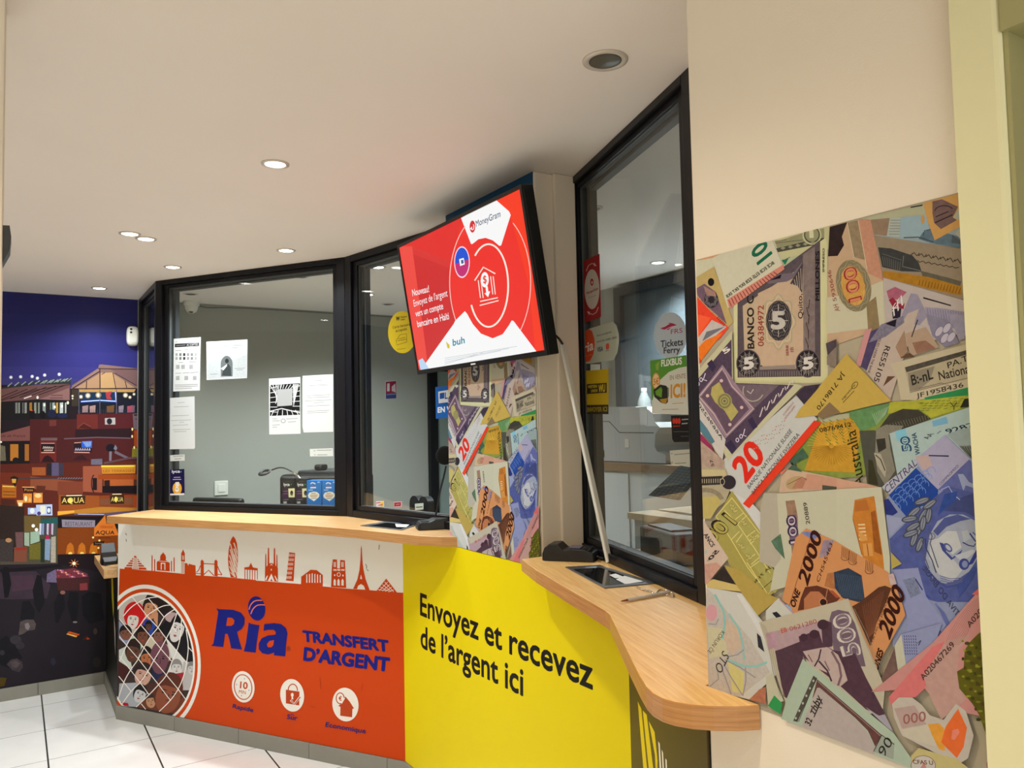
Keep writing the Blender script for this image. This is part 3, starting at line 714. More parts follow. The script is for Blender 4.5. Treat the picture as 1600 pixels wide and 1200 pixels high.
# ================================================================ banknote mural (printed wallpaper)
PF = Plane((XW, 0.955, 0), (0, -1, 0))
GM = (1.0, 1.08, 1.24)
def banknotes(D):
    a = Z(1080, 330, 6.0); b = Z(1280, 300, 6.0); c = Z(1080, 520, 6.0); d = Z(1280, 490, 5.715); e = Z(1090, 690, 6.0)
    f = Z(1310, 660, 5.716); g = Z(1100, 870, 5.0); h = Z(1190, 840, 6.0); i = Z(1380, 820, 6.316); j = Z(1190, 1000, 6.0); k = Z(1370, 990, 5.715)
    P = D.poly; L = D.line; E_ = D.ell; T = D.text
    def guil(cx, cy, rx, ry, col, n=5, lobes=8, w=0.6, am=0.12):
        for q in range(n):
            s = 1-q*0.17
            L([(cx+rx*s*(1+am*math.cos(lobes*t))*math.cos(t), cy+ry*s*(1+am*math.cos(lobes*t))*math.sin(t)) for t in [2*PI*z/56 for z in range(56)]], w, col, closed=True)
    def hatch(p0, p1, p2, p3, n, w, col):
        """n strokes between edge p0-p1 and edge p3-p2"""
        for q in range(n):
            t = (q+.5)/n
            L([(p0[0]+(p1[0]-p0[0])*t, p0[1]+(p1[1]-p0[1])*t), (p3[0]+(p2[0]-p3[0])*t, p3[1]+(p2[1]-p3[1])*t)], w, col)
    # base
    P([(1060, 280), (1600, 280), (1600, 1230), (1060, 1230)], '#a79a80')
    # --- top left pale green note and amber corner
    P([(1078, 400), (1215, 360), (1225, 425), (1142, 480), (1080, 480)], '#c3bfa0', tex=.08)
    P(a((0, 440), (280, 398), (200, 440), (20, 470)), '#c9936a')
    # one dollar corner
    P(a((780, 250), (1300, 100), (1300, 355), (850, 450)), '#b9b486'); P(a((790, 290), (1050, 205), (1250, 160), (1250, 300), (820, 385)), '#8d8a66', tex=.15)
    P(a((800, 350), (1050, 290), (1248, 250), (1250, 300), (815, 385)), '#45433a', tex=.3); E_(*a(1135, 225), 15, 15, '#b9b486'); E_(*a(1135, 222), 12.5, 13, '#4a483c'); E_(*a(1135, 220), 10.5, 11, '#8f8c68')
    T('1', a(1112, 250), a(1152, 247), a(1108, 180), '#c9c49a', bold=.03); L(a((790, 300), (1050, 270)), 0.8, '#4d4b3c'); L(a((785, 285), (900, 268)), 1.2, '#6b684f')
    for q in range(5): P(a((840+q*70, 352-q*13), (860+q*70, 330-q*13), (890+q*70, 345-q*13), (865+q*70, 362-q*13)), '#8a876a')
    # pale note under, green eye
    P(a((850, 450), (1060, 400), (960, 560), (880, 540)), '#a9ad8a'); P(a((850, 460), (915, 445), (885, 505)), '#1e6e4e'); L(a((860, 470), (930, 430)), 1.0, '#2e5a48')
    # --- five sucres note
    P([(1147, 470), (1290, 372), (1293, 380), (1294, 598), (1147, 600)], '#c6c090', tex=.04)
    P([(1153, 470), (1282, 375), (1283, 588), (1153, 590)], '#54494c', tex=.4, tscale=160)
    P([(1161, 478), (1256, 415), (1257, 566), (1243, 550), (1186, 572), (1164, 560)], '#b69f80', tex=.12)
    P(a((630, 770), (900, 640), (1050, 760), (1050, 1200), (1060, 1400), (980, 1480), (700, 1480), (600, 1380)), '#bb9f82', tex=.1)
    P([(1255, 398), (1274, 385), (1274, 560), (1256, 548)], '#7a6a64', tex=.35)                 # signature strip
    P(a((660, 650), (820, 590), (960, 580), (1040, 480), (1060, 520), (1000, 610), (900, 660), (740, 680)), '#6d5f66'); P(a((740, 650), (850, 590), (840, 630)), '#1c1518')
    P(a((930, 680), (1050, 480), (1045, 770), (1000, 700)), '#43393d', tex=.5); hatch(*a((940, 690), (1040, 520), (1046, 740), (960, 700)), 5, 0.8, '#b9a892')
    for q in range(3): guil(1217, 503, 25-q*3, 40-q*4, ('#8f9a72', '#c4b795', '#a39a74')[q], 1, 8, 1.0, 0.10)
    E_(1217.5, 501, 20, 31.5, '#352f31', n=40); guil(1217.5, 501, 18.5, 30, '#7d7470', 3, 12, 0.6, .05)
    T('5', (1205, 513), (1228, 513), (1205, 488), '#b8afa2', bold=.05)
    for q in range(8):
        t = q*PI/4; L([(1217+9*math.cos(t), 501+15*math.sin(t)), (1217+15*math.cos(t), 501+25*math.sin(t))], 1.2, '#a89e92')
    T('BANCO C', (1179, 545), (1178, 462), (1169, 545), '#241c1e', bold=.03); T('06384972', (1194, 541), (1194, 477), (1185, 541), '#8a3324', bold=.01)
    T('Quito,', (1255, 498), (1254, 459), (1248, 498), '#2c2224', bold=.01); T('SERIE', c(918, 215), c(915, 115), c(895, 215), '#7a2a28', bold=.02); T('IB', c(965, 180), c(962, 135), c(935, 180), '#7a2a28')
    L([(1264, 560-q*6+0) if q % 2 else (1258+((q*7) % 9), 552-q*6) for q in range(16)], 0.9, '#2b2022'); T('MILLONES', (1281, 470), (1281, 392), (1275, 470), '#1d1719', bold=.03)
    T('IMPRESO', (1289, 425), (1289, 388), (1286, 425), '#3a3230', bold=.02)
    for cx in (1170, 1263):
        E_(cx, 568, 19, 22, '#5d5254'); E_(cx, 568, 17.5, 20.5, '#231d20')
        for q in range(13):
            t = q*2*PI/13; L([(cx+5*math.cos(t), 568+6*math.sin(t)), (cx+16*math.cos(t), 568+19*math.sin(t))], 0.7, '#9d938c')
        guil(cx, 568, 13, 15, '#8f857e', 2, 13, 0.6, .08); T('5', (cx-8, 577), (cx+9, 575), (cx-8, 560), '#c9c0b4', bold=.05)
    P([(1188, 573), (1243, 570), (1244, 576), (1188, 578)], '#8d7d72'); hatch((1155, 581), (1281, 579), (1281, 587), (1155, 589), 34, 0.8, '#8a7f78')
    # amber note with dark seal
    P(a((20, 640), (220, 520), (400, 1040), (350, 1090), (0, 760)), '#b59c62', tex=.1); P(a((28, 740), (130, 680), (240, 760), (340, 1060), (120, 860)), '#6c5563', tex=.4)
    E_(*a(192, 665), 5, 6.2, '#151217'); E_(*a(195, 830), 11, 13, '#2c262b'); guil(*a(195, 830), 9, 10, '#7c7478', 3, 7, .7)
    P(a((120, 700), (230, 760), (240, 800), (150, 790)), '#9a7468', tex=.4); hatch(*a((45, 760), (330, 1050), (300, 1060), (60, 800)), 9, .6, '#8d7780')
    # ten euro strip
    P(a((200, 440), (560, 320), (770, 280), (880, 540), (350, 910)), '#c5bfa4', tex=.07)
    P(a((340, 830), (870, 500), (880, 545), (365, 915)), '#c9806c', tex=.1)
    T('10', a(765, 402), a(688, 262), a(635, 507), '#176043', bold=.03); hatch(*a((345, 840), (790, 560), (830, 590), (370, 900)), 17, 1.4, '#7c3a36')
    T('BCE ECB ЕЦБ EZB EKP EKT EKB', a(790, 492), a(345, 815), a(770, 470), '#2d2a24', bold=.03)
    # red/orange origami note at left
    P(a((30, 770), (190, 940), (360, 1090), (270, 1200), (40, 1330)), '#e0422a', tex=.2); P(a((45, 960), (190, 1000), (60, 1200)), '#ea5a34'); P(a((60, 1200), (200, 1020), (340, 1085), (120, 1260)), '#b9ada4', tex=.15)
    P(a((150, 1130), (330, 1080), (110, 1220)), '#6e6a70'); P(c((50, 110), (300, 0), (100, 260), (60, 300)), '#dd6f1f', tex=.2); P(c((50, 90), (140, 70), (60, 150)), '#bfa890')
    hatch(*a((240, 1000), (310, 1085), (330, 1060), (260, 985)), 6, 1.2, '#7a2418'); P(c((55, 180), (105, 270), (60, 310)), '#c8421c')
    # 100 kroner style note
    P(b((100, 330), (490, 240), (690, 1250), (80, 1460)), '#b99a78', tex=.08); P(b((75, 990), (300, 960), (560, 850), (620, 830), (690, 1250), (80, 1330)), '#bdb596', tex=.04)
    P(b((105, 330), (270, 285), (220, 420), (240, 500), (180, 600), (90, 605)), '#2a1d1d', tex=.5)
    P(b((270, 290), (380, 265), (440, 640), (330, 610)), '#8e7a5c', tex=.35, tscale=200); P(b((370, 265), (490, 250), (610, 830), (460, 760)), '#b98468', tex=.2, tscale=220)
    L(b((270, 290), (335, 620)), .8, '#d0c29a'); L(b((372, 268), (455, 720)), .8, '#d0c29a'); P(b((450, 1050), (540, 980), (580, 1330), (520, 1420), (470, 1380)), '#85714f', tex=.3)
    E_(*b(330, 880), 27, 41, '#7d7255', rot=-12, n=36, tex=.25); guil(*b(330, 880), 25, 39, '#a89a74', 6, 10, .6, .07); E_(*b(325, 880), 18, 31, '#c9974c', rot=-12, tex=.2)
    guil(*b(325, 880), 17, 29, '#a8772e', 4, 9, .6)
    T('100', b(405, 1010), b(345, 690), b(290, 1040), '#8f2428', bold=.03); T('100', b(398, 1010), b(340, 700), b(300, 1035), '#c77d5c', bold=.0)
    T('5930646', b(172, 1020), b(115, 730), b(140, 1030), '#8a4a3c', bold=.01); T('AH', b(205, 1115), b(180, 1050), b(160, 1125), '#8a4a3c', bold=.01)
    # top right notes
    P(b((400, 250), (1000, 110), (1020, 215), (490, 262)), '#a8a684'); P(b((865, 140), (980, 118), (975, 132), (865, 152)), '#33302a')
    P(b((490, 260), (1420, 190), (1420, 540), (520, 410)), '#8e9a9a', tex=.1); P(b((490, 262), (670, 245), (640, 412), (520, 400)), '#8b735a', tex=.25); P(b((670, 245), (770, 238), (760, 425), (645, 412)), '#a5a99a')
    for q in range(6):
        for z in range(7): L(b((680+z*14-q*3, 262+q*26), (686+z*14-q*3, 272+q*26)), .8, '#3c4644')
    P(b((770, 238), (1010, 215), (1060, 440), (765, 425)), '#8fa3a6', tex=.1); P(b((980, 380), (1060, 345), (1420, 450), (1420, 540), (1050, 480), (940, 440)), '#586a72', tex=.35)
    L(b((985, 410), (995, 365), (1060, 350)), 1.4, '#3a4a54'); L(b((800, 430), (940, 425), (1080, 470)), 1.6, '#39444a'); E_(*b(980, 260), 3, 7, '#b98a50')
    P(b((985, 105), (1300, 20), (1400, 10), (1400, 290), (1090, 455), (1020, 260)), '#c29250', tex=.1); P(b((1070, 90), (1160, 70), (1310, 140), (1260, 240), (1300, 265), (1150, 350), (1085, 290), (1070, 200)), '#6f5550', tex=.3)
    L(b((1100, 235), (1220, 185)), 1.6, '#2c2022'); L(b((1095, 290), (1260, 215)), 1.8, '#2c2022'); D.arc(*b(1180, 190), 15, 10, 1.4, '#2c2022', 190, 330)
    P(b((1265, 240), (1400, 20), (1430, 300), (1420, 480), (1380, 495), (1280, 385), (1390, 300)), '#a3a28c', tex=.06); P(b((1365, 205), (1400, 130), (1400, 215)), '#2c3a34'); P(b((1255, 400), (1380, 495), (1250, 480)), '#4b5458')
    # brown pharaoh style note
    P(b((520, 405), (1420, 545), (1450, 1035), (610, 810)), '#8d7c64', tex=.15); P(b((560, 520), (680, 530), (880, 595), (940, 660), (970, 750), (780, 745), (600, 705)), '#383836', tex=.4)
    L(b((800, 600), (790, 700), (960, 740)), 1.2, '#6d6d68'); L(b((600, 580), (780, 640)), 1.0, '#5c5c58'); hatch(*b((590, 600), (780, 660), (770, 740), (610, 690)), 9, .8, '#5f5f58')
    P(b((960, 740), (1200, 800), (1340, 840), (1330, 890), (980, 800)), '#5c5646', tex=.3); P(b((600, 740), (780, 760), (1040, 800), (1360, 890), (1365, 960), (1300, 965), (1020, 905), (620, 805)), '#a1701f', tex=.35)
    hatch(*b((940, 820), (1350, 900), (1330, 960), (930, 870)), 14, .9, '#5f3f12'); P(b((1340, 850), (1440, 840), (1450, 1020), (1350, 1000)), '#8f8064')
    for q in range(7):
        L(b((870+q*68, 590+q*10), (900+q*68, 570+q*10), (925+q*68, 600+q*12), (950+q*66, 575+q*12)), 1.5, '#2c2822'); L(b((930+q*56, 640+q*11), (950+q*56, 660+q*9), (985+q*56, 648+q*10)), 1.2, '#2c2822')
    # purple shekel style note
    P(b((610, 805), (1450, 1040), (1450, 1300), (640, 1500)), '#b0a298', tex=.08); P(b((985, 985), (1245, 1060), (1245, 1072), (985, 1000)), '#161216')
    P(b((640, 930), (720, 890), (830, 940), (760, 1010), (660, 1000)), '#9f5868', tex=.3); P(b((660, 1010), (700, 990), (760, 1050), (810, 1045), (800, 1100), (740, 1080), (700, 1080)), '#8c2438')
    P(b((690, 1100), (780, 1090), (770, 1180), (700, 1190)), '#241b2c'); T('ﬄ', b(700, 1180), b(800, 1050), b(690, 1100), '#d6ccc4')
    P(b((870, 950), (930, 960), (1030, 1160), (950, 1250), (830, 1230), (780, 1160)), '#8d8592', tex=.2); P(b((1000, 1080), (1150, 1090), (1420, 1130), (1430, 1300), (1030, 1250)), '#8f8794', tex=.25)
    hatch(*b((1010, 1090), (1400, 1130), (1420, 1290), (1040, 1260)), 16, .6, '#63597a')
    P(d((420, 150), (480, 130), (380, 470), (330, 480)), '#bc8480'); P(d((470, 160), (600, 100), (700, 60), (440, 510), (380, 470)), '#4a3f5c', tex=.3); P(d((550, 190), (720, 130), (800, 0), (900, -40), (640, 780), (430, 520)), '#b29f8e', tex=.08)
    P(d((560, 100), (760, 20), (770, 80), (600, 210), (450, 260)), '#77707c', tex=.5, tscale=300); P(d((600, 90), (700, 50), (690, 120), (650, 110)), '#1a1420'); T('RE55105', d(600, 285), d(495, 600), d(645, 300), '#2d2628', bold=.01)
    T('ISSUED UNDER THE BANK', d(545, 215), d(440, 530), d(565, 220), '#4a4048', bold=.02)
    P(d((780, 180), (960, 120), (1080, 300), (830, 380), (790, 260)), '#a68c74', tex=.1); P(d((840, 260), (960, 240), (1050, 310), (880, 360)), '#8a6450', tex=.2); L(d((890, 55), (862, 130), (835, 210)), 1.6, '#2a2224')
    P(d((690, 300), (770, 150), (800, 340), (740, 400)), '#96785f', tex=.15); P(d((740, 390), (820, 350), (860, 385), (740, 400)), '#5f4430'); P(d((580, 650), (690, 560), (620, 560)), '#5c4230')
    P(d((960, 0), (1160, 60), (1260, 260), (1130, 300), (1020, 200)), '#7e7886', tex=.25)
    for x, y in ((1080, 160), (1150, 130), (1130, 220), (1190, 210)): E_(*d(x, y), 5, 9, '#b4aab2', rot=35); D.arc(*d(x, y), 5, 9, .6, '#4a4456', rot=35, n=20)
    P(d((1160, 0), (1380, 20), (1390, 200), (1260, 240)), '#8f8896', tex=.25); L(d((1380, 130), (1340, 150), (1385, 160)), 1.4, '#6c2c3c'); D.arc(*d(1360, 210), 8, 7, 1.6, '#6c2c3c', 90, 300)
    # ethiopian note
    P(d((1330, 250), (1420, 230), (1420, 380), (1370, 360)), '#b18474'); P(d((640, 450), (1340, 270), (1420, 330), (1430, 650), (960, 780), (740, 770), (700, 560)), '#b7a98a', tex=.06); P(d((770, 480), (1330, 325), (1390, 360), (1400, 430), (1415, 570), (820, 705)), '#a89a7c', tex=.12)
    P(d((775, 480), (1330, 325), (1350, 360), (790, 525)), '#4a443a', tex=.5, tscale=220); P(d((800, 530), (1040, 470), (1000, 600), (900, 680), (820, 695)), '#857b66', tex=.2); L(d((820, 705), (1415, 555)), .8, '#5a5344')
    T('የኢትዮ' if False else 'ፐኢ.ትዮ' if False else 'PA.TP', d(1160, 490), d(1395, 400), d(1150, 440), '#2a2620', bold=.01); T('B:-nL', d(840, 640), d(1030, 580), d(825, 555), '#2a2620', bold=.02); T('National', d(1085, 595), d(1370, 525), d(1070, 520), '#2a2620', bold=.015)
    T('JF1958436', d(880, 755), d(1300, 655), d(875, 715), '#35302a', bold=.01); L(d((900, 670), (1100, 620), (1170, 640), (1000, 690)), .8, '#4a4438')
    # green/gold australian note
    P(d((1260, 740), (960, 760), (0, 930), (-260, 1200), (-120, 1500), (400, 1450), (1440, 1000), (1430, 640)), '#7d8a3c', tex=.3, tscale=90); P(d((950, 750), (1420, 640), (1425, 720), (960, 790)), '#2d8048', tex=.15)
    P(d((640, 790), (960, 770), (1420, 720), (1430, 800), (1010, 930), (900, 850), (560, 900)), '#a3a035', tex=.3, tscale=90)
    for q in range(46):
        x = 900+(q*83) % 520; y = 800-(x-900)*.16+(q*37) % 90; L(d((x, y), (x+34, y-8)), .9, '#4f6a2c')
    P(d((420, 840), (640, 800), (620, 900), (520, 1000), (380, 1050), (260, 880)), '#5d8350', tex=.35); hatch(*d((480, 900), (640, 820), (600, 900), (520, 1000)), 10, .8, '#9cb08a')
    P(d((0, 920), (280, 890), (280, 940), (30, 975)), '#a5a080'); P(d((20, 980), (300, 930), (380, 1050), (330, 1420), (-120, 1400)), '#b98a2c', tex=.25)
    for q in range(22):
        t = PI*(0.05+q*.045); x, y = d(120, 1180); L([(x+4*math.cos(t), y-4*math.sin(t)), (x+38*math.cos(t), y-38*math.sin(t))], .7, '#d8a83c'); L([(x+4*math.cos(t), y+4*math.sin(t)), (x+34*math.cos(t), y+30*math.sin(t))], .7, '#9c6f1e')
    for q in range(40): L([(1286+(q*29) % 48, 652+(q*17) % 40), (1290+(q*29) % 48, 655+(q*17) % 40)], 1.1, '#56742e')
    T('08769412', d(20, 1060), d(305, 1005), d(10, 1025), '#3c2f16', bold=.01); T('Australia', f(245, 560), f(165, 60), f(150, 555), '#2c2410', bold=.0, shear=-.35)
    P(d((1270, 840), (1310, 760), (1350, 760), (1365, 830)), '#26281c'); L(d((1180, 790), (1215, 830), (1215, 860)), 1.2, '#3a3c20'); L(d((1240, 790), (1215, 830)), 1.2, '#3a3c20')
    # portrait (grey)
    P(f((200, 75), (330, 70), (470, 110), (560, 440), (400, 580), (270, 545)), '#4b4a3e', tex=.2); P(d((520, 1060), (640, 900), (760, 850), (900, 860), (1010, 940), (640, 1080)), '#3b382e', tex=.35)
    P(f((350, 60), (440, 20), (590, 30), (560, 90), (460, 110), (480, 250), (520, 430), (430, 560), (360, 440), (340, 280)), '#7d7766', tex=.2)
    hatch(*d((560, 1000), (990, 900), (1000, 940), (600, 1070)), 18, .8, '#6e6a58'); P(f((330, 270), (390, 280), (440, 420), (430, 490), (360, 380)), '#a29a84', tex=.1); L(f((345, 290), (390, 330), (430, 430)), 1.6, '#3a362c'); P(f((350, 150), (430, 140), (440, 230), (370, 270)), '#35322a', tex=.4)
    P(f((280, 330), (320, 340), (370, 560), (280, 545)), '#35331f')
    # 50 kwacha
    P(d((640, 1070), (1430, 810), (1460, 1200), (1320, 1600), (760, 1700)), '#9fb0a8', tex=.08); P(d((690, 1050), (780, 1025), (800, 1110), (710, 1140)), '#79b0bc'); P(d((1020, 960), (1150, 920), (1165, 980), (1030, 1010)), '#6f9fb4')
    T('50', f(665, 255), f(640, 120), f(590, 265), '#1d3f5a', bold=.06); T('50', f(655, 248), f(630, 130), f(600, 257), '#8fb0b4', bold=-.01); T('WACHA', f(745, 285), f(705, 90), f(705, 290), '#24485c', bold=.03)
    T('AA', f(815, 150), f(870, 100), f(765, 145), '#22303a', bold=.01); T('92879', f(990, 100), f(1300, 20), f(960, 65), '#22303a', bold=.015); L(f((895, 100), (930, 75)), 1, '#3a4a54')
    P(f((980, 110), (1100, 60), (1300, 30), (1310, 430), (1240, 360), (1100, 220)), '#8d9a94', tex=.15); P(f((1090, 210), (1280, 200), (1300, 420), (1180, 310)), '#6a6e66', tex=.4); hatch(*f((1110, 220), (1270, 210), (1290, 400), (1200, 310)), 7, 1.2, '#35382f')
    # brazilian blue note
    P(f((460, 650), (710, 400), (970, 110), (1310, 430), (1350, 1010), (1330, 1300), (1280, 2000), (500, 2000), (460, 1060), (430, 700)), '#8187a0', tex=.12)
    P(f((690, 340), (960, 110), (1190, 330), (900, 600), (860, 560)), '#9d98ac', tex=.1); P(f((700, 300), (820, 290), (860, 400), (770, 420)), '#b29a92'); P(f((820, 290), (1000, 294), (1000, 306), (820, 300)), '#1d1a2c')
    P(f((1180, 330), (1310, 440), (1310, 600), (1280, 640), (900, 600)), '#5a5f90', tex=.3); T('COMPROMISO', f(925, 565), f(1090, 390), f(910, 550), '#4a4858', bold=.01)
    P(f((400, 580), (440, 540), (720, 330), (700, 390), (470, 640)), '#a9a7b0'); T('CENTRAL', f(445, 640), f(720, 375), f(420, 580), '#3a3a58', bold=.0)
    P(f((465, 650), (705, 405), (905, 600), (900, 700), (720, 760), (620, 840)), '#1f3f86', tex=.2)
    for q in range(4):
        for z in range(6):
            x, y = 560+z*56-q*28, 620-z*36+q*62
            if x > 480: D.arc(*f(x, y), 6.5, 8, .9, '#6486c0', 170, 350, rot=20, n=8)
    P(f((425, 690), (460, 680), (545, 800), (500, 830), (440, 820)), '#27306e', tex=.3); P(f((435, 830), (630, 860), (470, 1020), (455, 950)), '#8d92ac')
    P(f((470, 1040), (620, 890), (830, 700), (1000, 570), (1280, 640), (1330, 900), (1330, 1020), (1250, 1090), (1280, 1600), (900, 1600), (520, 1500)), '#4b5488', tex=.3)
    P(f((1080, 460), (1130, 460), (1180, 530), (1290, 580), (1240, 590), (1150, 560), (1130, 610)), '#8f96b0'); P(f((1050, 690), (1250, 620), (1310, 640), (1320, 900), (1150, 800), (960, 790)), '#3d4470', tex=.3); L(f((930, 600), (1000, 570), (1040, 640), (1100, 690)), 1.2, '#a0a8c8')
    P(f((960, 640), (1080, 610), (1060, 700), (900, 830)), '#2f4684', tex=.4)
    # laurel wreath
    for x, y, r in ((760, 700, -20), (830, 730, -35), (690, 800, -40), (650, 860, -10), (770, 830, -60), (680, 930, -30), (820, 830, -80), (720, 980, -60), (690, 1040, -70), (770, 900, -80), (660, 990, -20), (740, 1090, -70)):
        E_(*f(x, y), 13, 5.5, '#3f4250', rot=r, n=16); E_(*f(x, y), 11, 3.5, '#7d8088', rot=r, n=14); L([(f(x, y)[0]-11*math.cos(math.radians(r)), f(x, y)[1]-11*math.sin(math.radians(r))), (f(x, y)[0]+11*math.cos(math.radians(r)), f(x, y)[1]+11*math.sin(math.radians(r)))], .7, '#2c2e3a')
    # classical head lying on its side
    P(f((830, 1000), (900, 880), (1010, 820), (1130, 820), (1260, 890), (1330, 1000), (1290, 1110), (1240, 1240), (1180, 1330), (1080, 1400), (960, 1440), (850, 1380), (790, 1240)), '#9498a4', tex=.12)
    P(f((860, 970), (960, 850), (1080, 820), (1200, 860), (1100, 880), (980, 930), (900, 1010)), '#4a5282', tex=.25); P(i((560, 130), (640, 60), (740, 60), (790, 220), (700, 290), (620, 230)), '#b4b4b0', tex=.08); P(i((480, 150), (560, 130), (700, 330), (800, 440), (700, 560), (560, 480), (470, 330)), '#b0b0ae', tex=.1)
    P(i((570, 170), (610, 180), (640, 260), (700, 320), (800, 240), (780, 280), (690, 345), (600, 250)), '#39427c'); E_(*i(655, 222), 8.5, 5.0, '#4c5284', rot=48); E_(*i(658, 222), 5.5, 2.8, '#a8aab0', rot=48)
    L(i((800, 170), (860, 200), (910, 210), (930, 180)), 1.7, '#2b346a'); L(i((870, 80), (920, 150), (960, 190)), 2.2, '#30386e'); L(i((900, 70), (960, 130), (1030, 110)), 1.5, '#2e3670'); P(i((790, 60), (850, 50), (880, 130), (810, 170)), '#a4a6aa')
    P(i((720, 300), (900, 240), (930, 260), (800, 360)), '#aeb0b4'); P(i((850, 400), (930, 250), (1010, 180), (960, 280), (900, 380)), '#30397a', tex=.3); E_(*i(815, 385), 8, 9, '#39437e'); E_(*i(822, 385), 4.5, 5.5, '#7c84a4')
    L(i((480, 70), (500, 110), (480, 180), (520, 300), (560, 420)), 1.6, '#4a4c5c'); L(i((430, 130), (440, 230), (500, 350), (540, 470)), 1.8, '#3c3f52'); L(i((400, 150), (420, 300), (470, 430)), 1.6, '#50536a'); D.arc(*i(490, 110), 6, 5, 1.2, '#55586c')
    L(i((420, 400), (540, 540), (640, 610), (760, 590)), 3.0, '#40487c'); P(i((740, 600), (830, 500), (920, 400), (940, 440), (880, 560), (830, 640), (770, 710)), '#3c4a82', tex=.35)
    for q in range(4): L(i((580, 500+q*22), (680, 530+q*20), (800, 520+q*12)), 1.2, '#5a608a')
    T('TIVA DO BRASIL', i(740, 905), i(400, 430), i(775, 860), '#35384e', bold=.0)
    P(i((210, 540), (330, 510), (390, 670), (290, 720)), '#6f7488', tex=.5, tscale=300); L(i((330, 520), (400, 640)), 1.8, '#23305e'); P(i((390, 650), (490, 720), (400, 700)), '#2e4a92'); L(i((530, 770), (600, 870), (660, 980)), 3.4, '#6a73a4')
    P(i((110, 440), (360, 420), (440, 700), (640, 980), (500, 1200), (260, 1300), (250, 900)), '#8488a8', tex=.1); P(i((210, 540), (330, 510), (390, 670), (290, 720)), '#70758c', tex=.5, tscale=300); L(i((335, 530), (405, 640)), 1.8, '#2b3566')
    P(i((530, 1010), (600, 1050), (570, 1110), (530, 1070)), '#5a6494', tex=.4); P(i((540, 780), (620, 860), (680, 980), (640, 990)), '#5a6294')
    # brown/orange small gap notes
    P(e((870, 250), (1380, 350), (1380, 440), (780, 480), (800, 330)), '#bd9f82', tex=.1); P(e((860, 260), (1000, 285), (880, 180), (1000, 60), (1050, 140), (900, 220)), '#3f5a46', tex=.5)
    P(e((1040, 300), (1380, 350), (1380, 440), (1000, 450)), '#bb8a70', tex=.1); E_(*e(930, 385), 15, 10, '#a98f66', rot=-20); P(e((960, 340), (1040, 340), (1000, 440), (900, 440)), '#a8745a', tex=.2); L(e((860, 400), (1000, 330), (1040, 360)), 1.0, '#7a4a36'); P(e((1185, 405), (1380, 430), (1380, 450), (1185, 450)), '#4a4a3c')
    P(f((0, 500), (260, 545), (400, 580), (0, 610)), '#c09478')
    # twenty francs
    P(c((1000, 590), (1200, 810), (560, 1640), (330, 1440), (250, 1250)), '#b9b7ae', tex=.05); P(e((330, 460), (540, 590), (640, 700), (600, 860), (480, 700)), '#c2bfb8')
    P(c((1170, 820), (1235, 840), (560, 1645), (500, 1600)), '#d43a20'); P(e((790, 290), (860, 240), (800, 310)), '#dd7060')
    T('20', e(460, 392), e(655, 130), e(330, 225), '#d02818', bold=.04)
    T('BANQUE NATIONALE SUISSE', e(500, 445), e(905, -95), e(480, 415), '#3a3c3e', bold=.01); T('BANCA NAZIONALE SVIZZERA', e(540, 500), e(975, -60), e(520, 470), '#3a3c3e', bold=.01)
    for q in range(34):
        x = 600+(q*71) % 300; y = 1060-(x-600)*.75+(q*43) % 110-40; E_(*c(x, y), 1.0, 1.0, '#9a948a' if q % 3 else '#c46a62', n=8)
    T('SCHWEIZERISCHE', c(885, 780), c(980, 660), c(875, 765), '#a87068', bold=.01); T('NATIONALBANK', c(900, 815), c(995, 690), c(890, 800), '#a87068', bold=.01)
    # violet riyal style note
    P(c((70, 370), (400, -20), (410, 470), (1010, 480), (1060, 500), (360, 1200), (70, 600)), '#b7b08c', tex=.05); P(c((75, 440), (395, 60), (400, 470), (980, 490), (400, 1140), (330, 1050), (70, 570)), '#4b3c4c', tex=.35, tscale=170)
    P(c((370, 480), (840, 490), (620, 700), (560, 680)), '#6b5a60', tex=.25); D.arc(*c(600, 540), 16, 17, 1.6, '#a39a8c', 0, 180, rot=25); L(c((540, 545), (575, 570), (600, 530)), 1.2, '#c4baa8'); T('5', c(330, 200), c(390, 160), c(300, 170), '#d6cebc', bold=.04)
    P(c((75, 600), (310, 300), (610, 720), (340, 990)), '#8f7680', tex=.2); P(c((100, 605), (305, 350), (560, 715), (345, 950)), '#5f4a58', tex=.3)
    for w_, cc in ((5.0, '#8b7078'), (1.2, '#c3b2ac')): L(c((90, 600), (310, 330), (400, 500), (600, 710), (350, 960), (230, 760), (90, 600)), w_, cc)
    P(c((210, 510), (280, 460), (330, 560), (430, 700), (460, 740), (390, 830), (330, 730), (240, 650), (200, 580)), '#a79a58', tex=.2)
    E_(*c(330, 640), 11.5, 12.5, '#938a52', n=24); D.arc(*c(330, 640), 9, 10, 1.0, '#4c4634', n=20); E_(*c(330, 640), 5, 5.5, '#6a6244'); D.arc(*c(330, 640), 3, 3.2, 1, '#c0b476', n=14)
    for x, y in ((300, 450), (490, 700), (170, 590), (380, 860)): E_(*c(x, y), 2.6, 2.6, '#c9a9a0')
    P(c((330, 1050), (390, 1000), (440, 1080), (400, 1130)), '#352a44', tex=.3); P(c((165, 290), (210, 250), (250, 320), (215, 370)), '#352a44'); P(c((545, 820), (590, 790), (640, 880), (600, 910)), '#352a44')
    for x, y in ((80, 480), (110, 440), (450, 1005), (485, 970)): D.arc(*c(x, y), 2.2, 3.0, 1.2, '#cfc4d0', n=12)
    L(c((150, 380), (130, 440), (165, 450)), 1.3, '#cfc4d0'); L(c((520, 900), (505, 960), (535, 970)), 1.3, '#cfc4d0')
    for q in range(5): L(c((660+q*64, 790-q*66), (690+q*64, 700-q*60), (715+q*64, 730-q*64), (705+q*64, 690-q*62)), 1.7, '#c9bcb4')
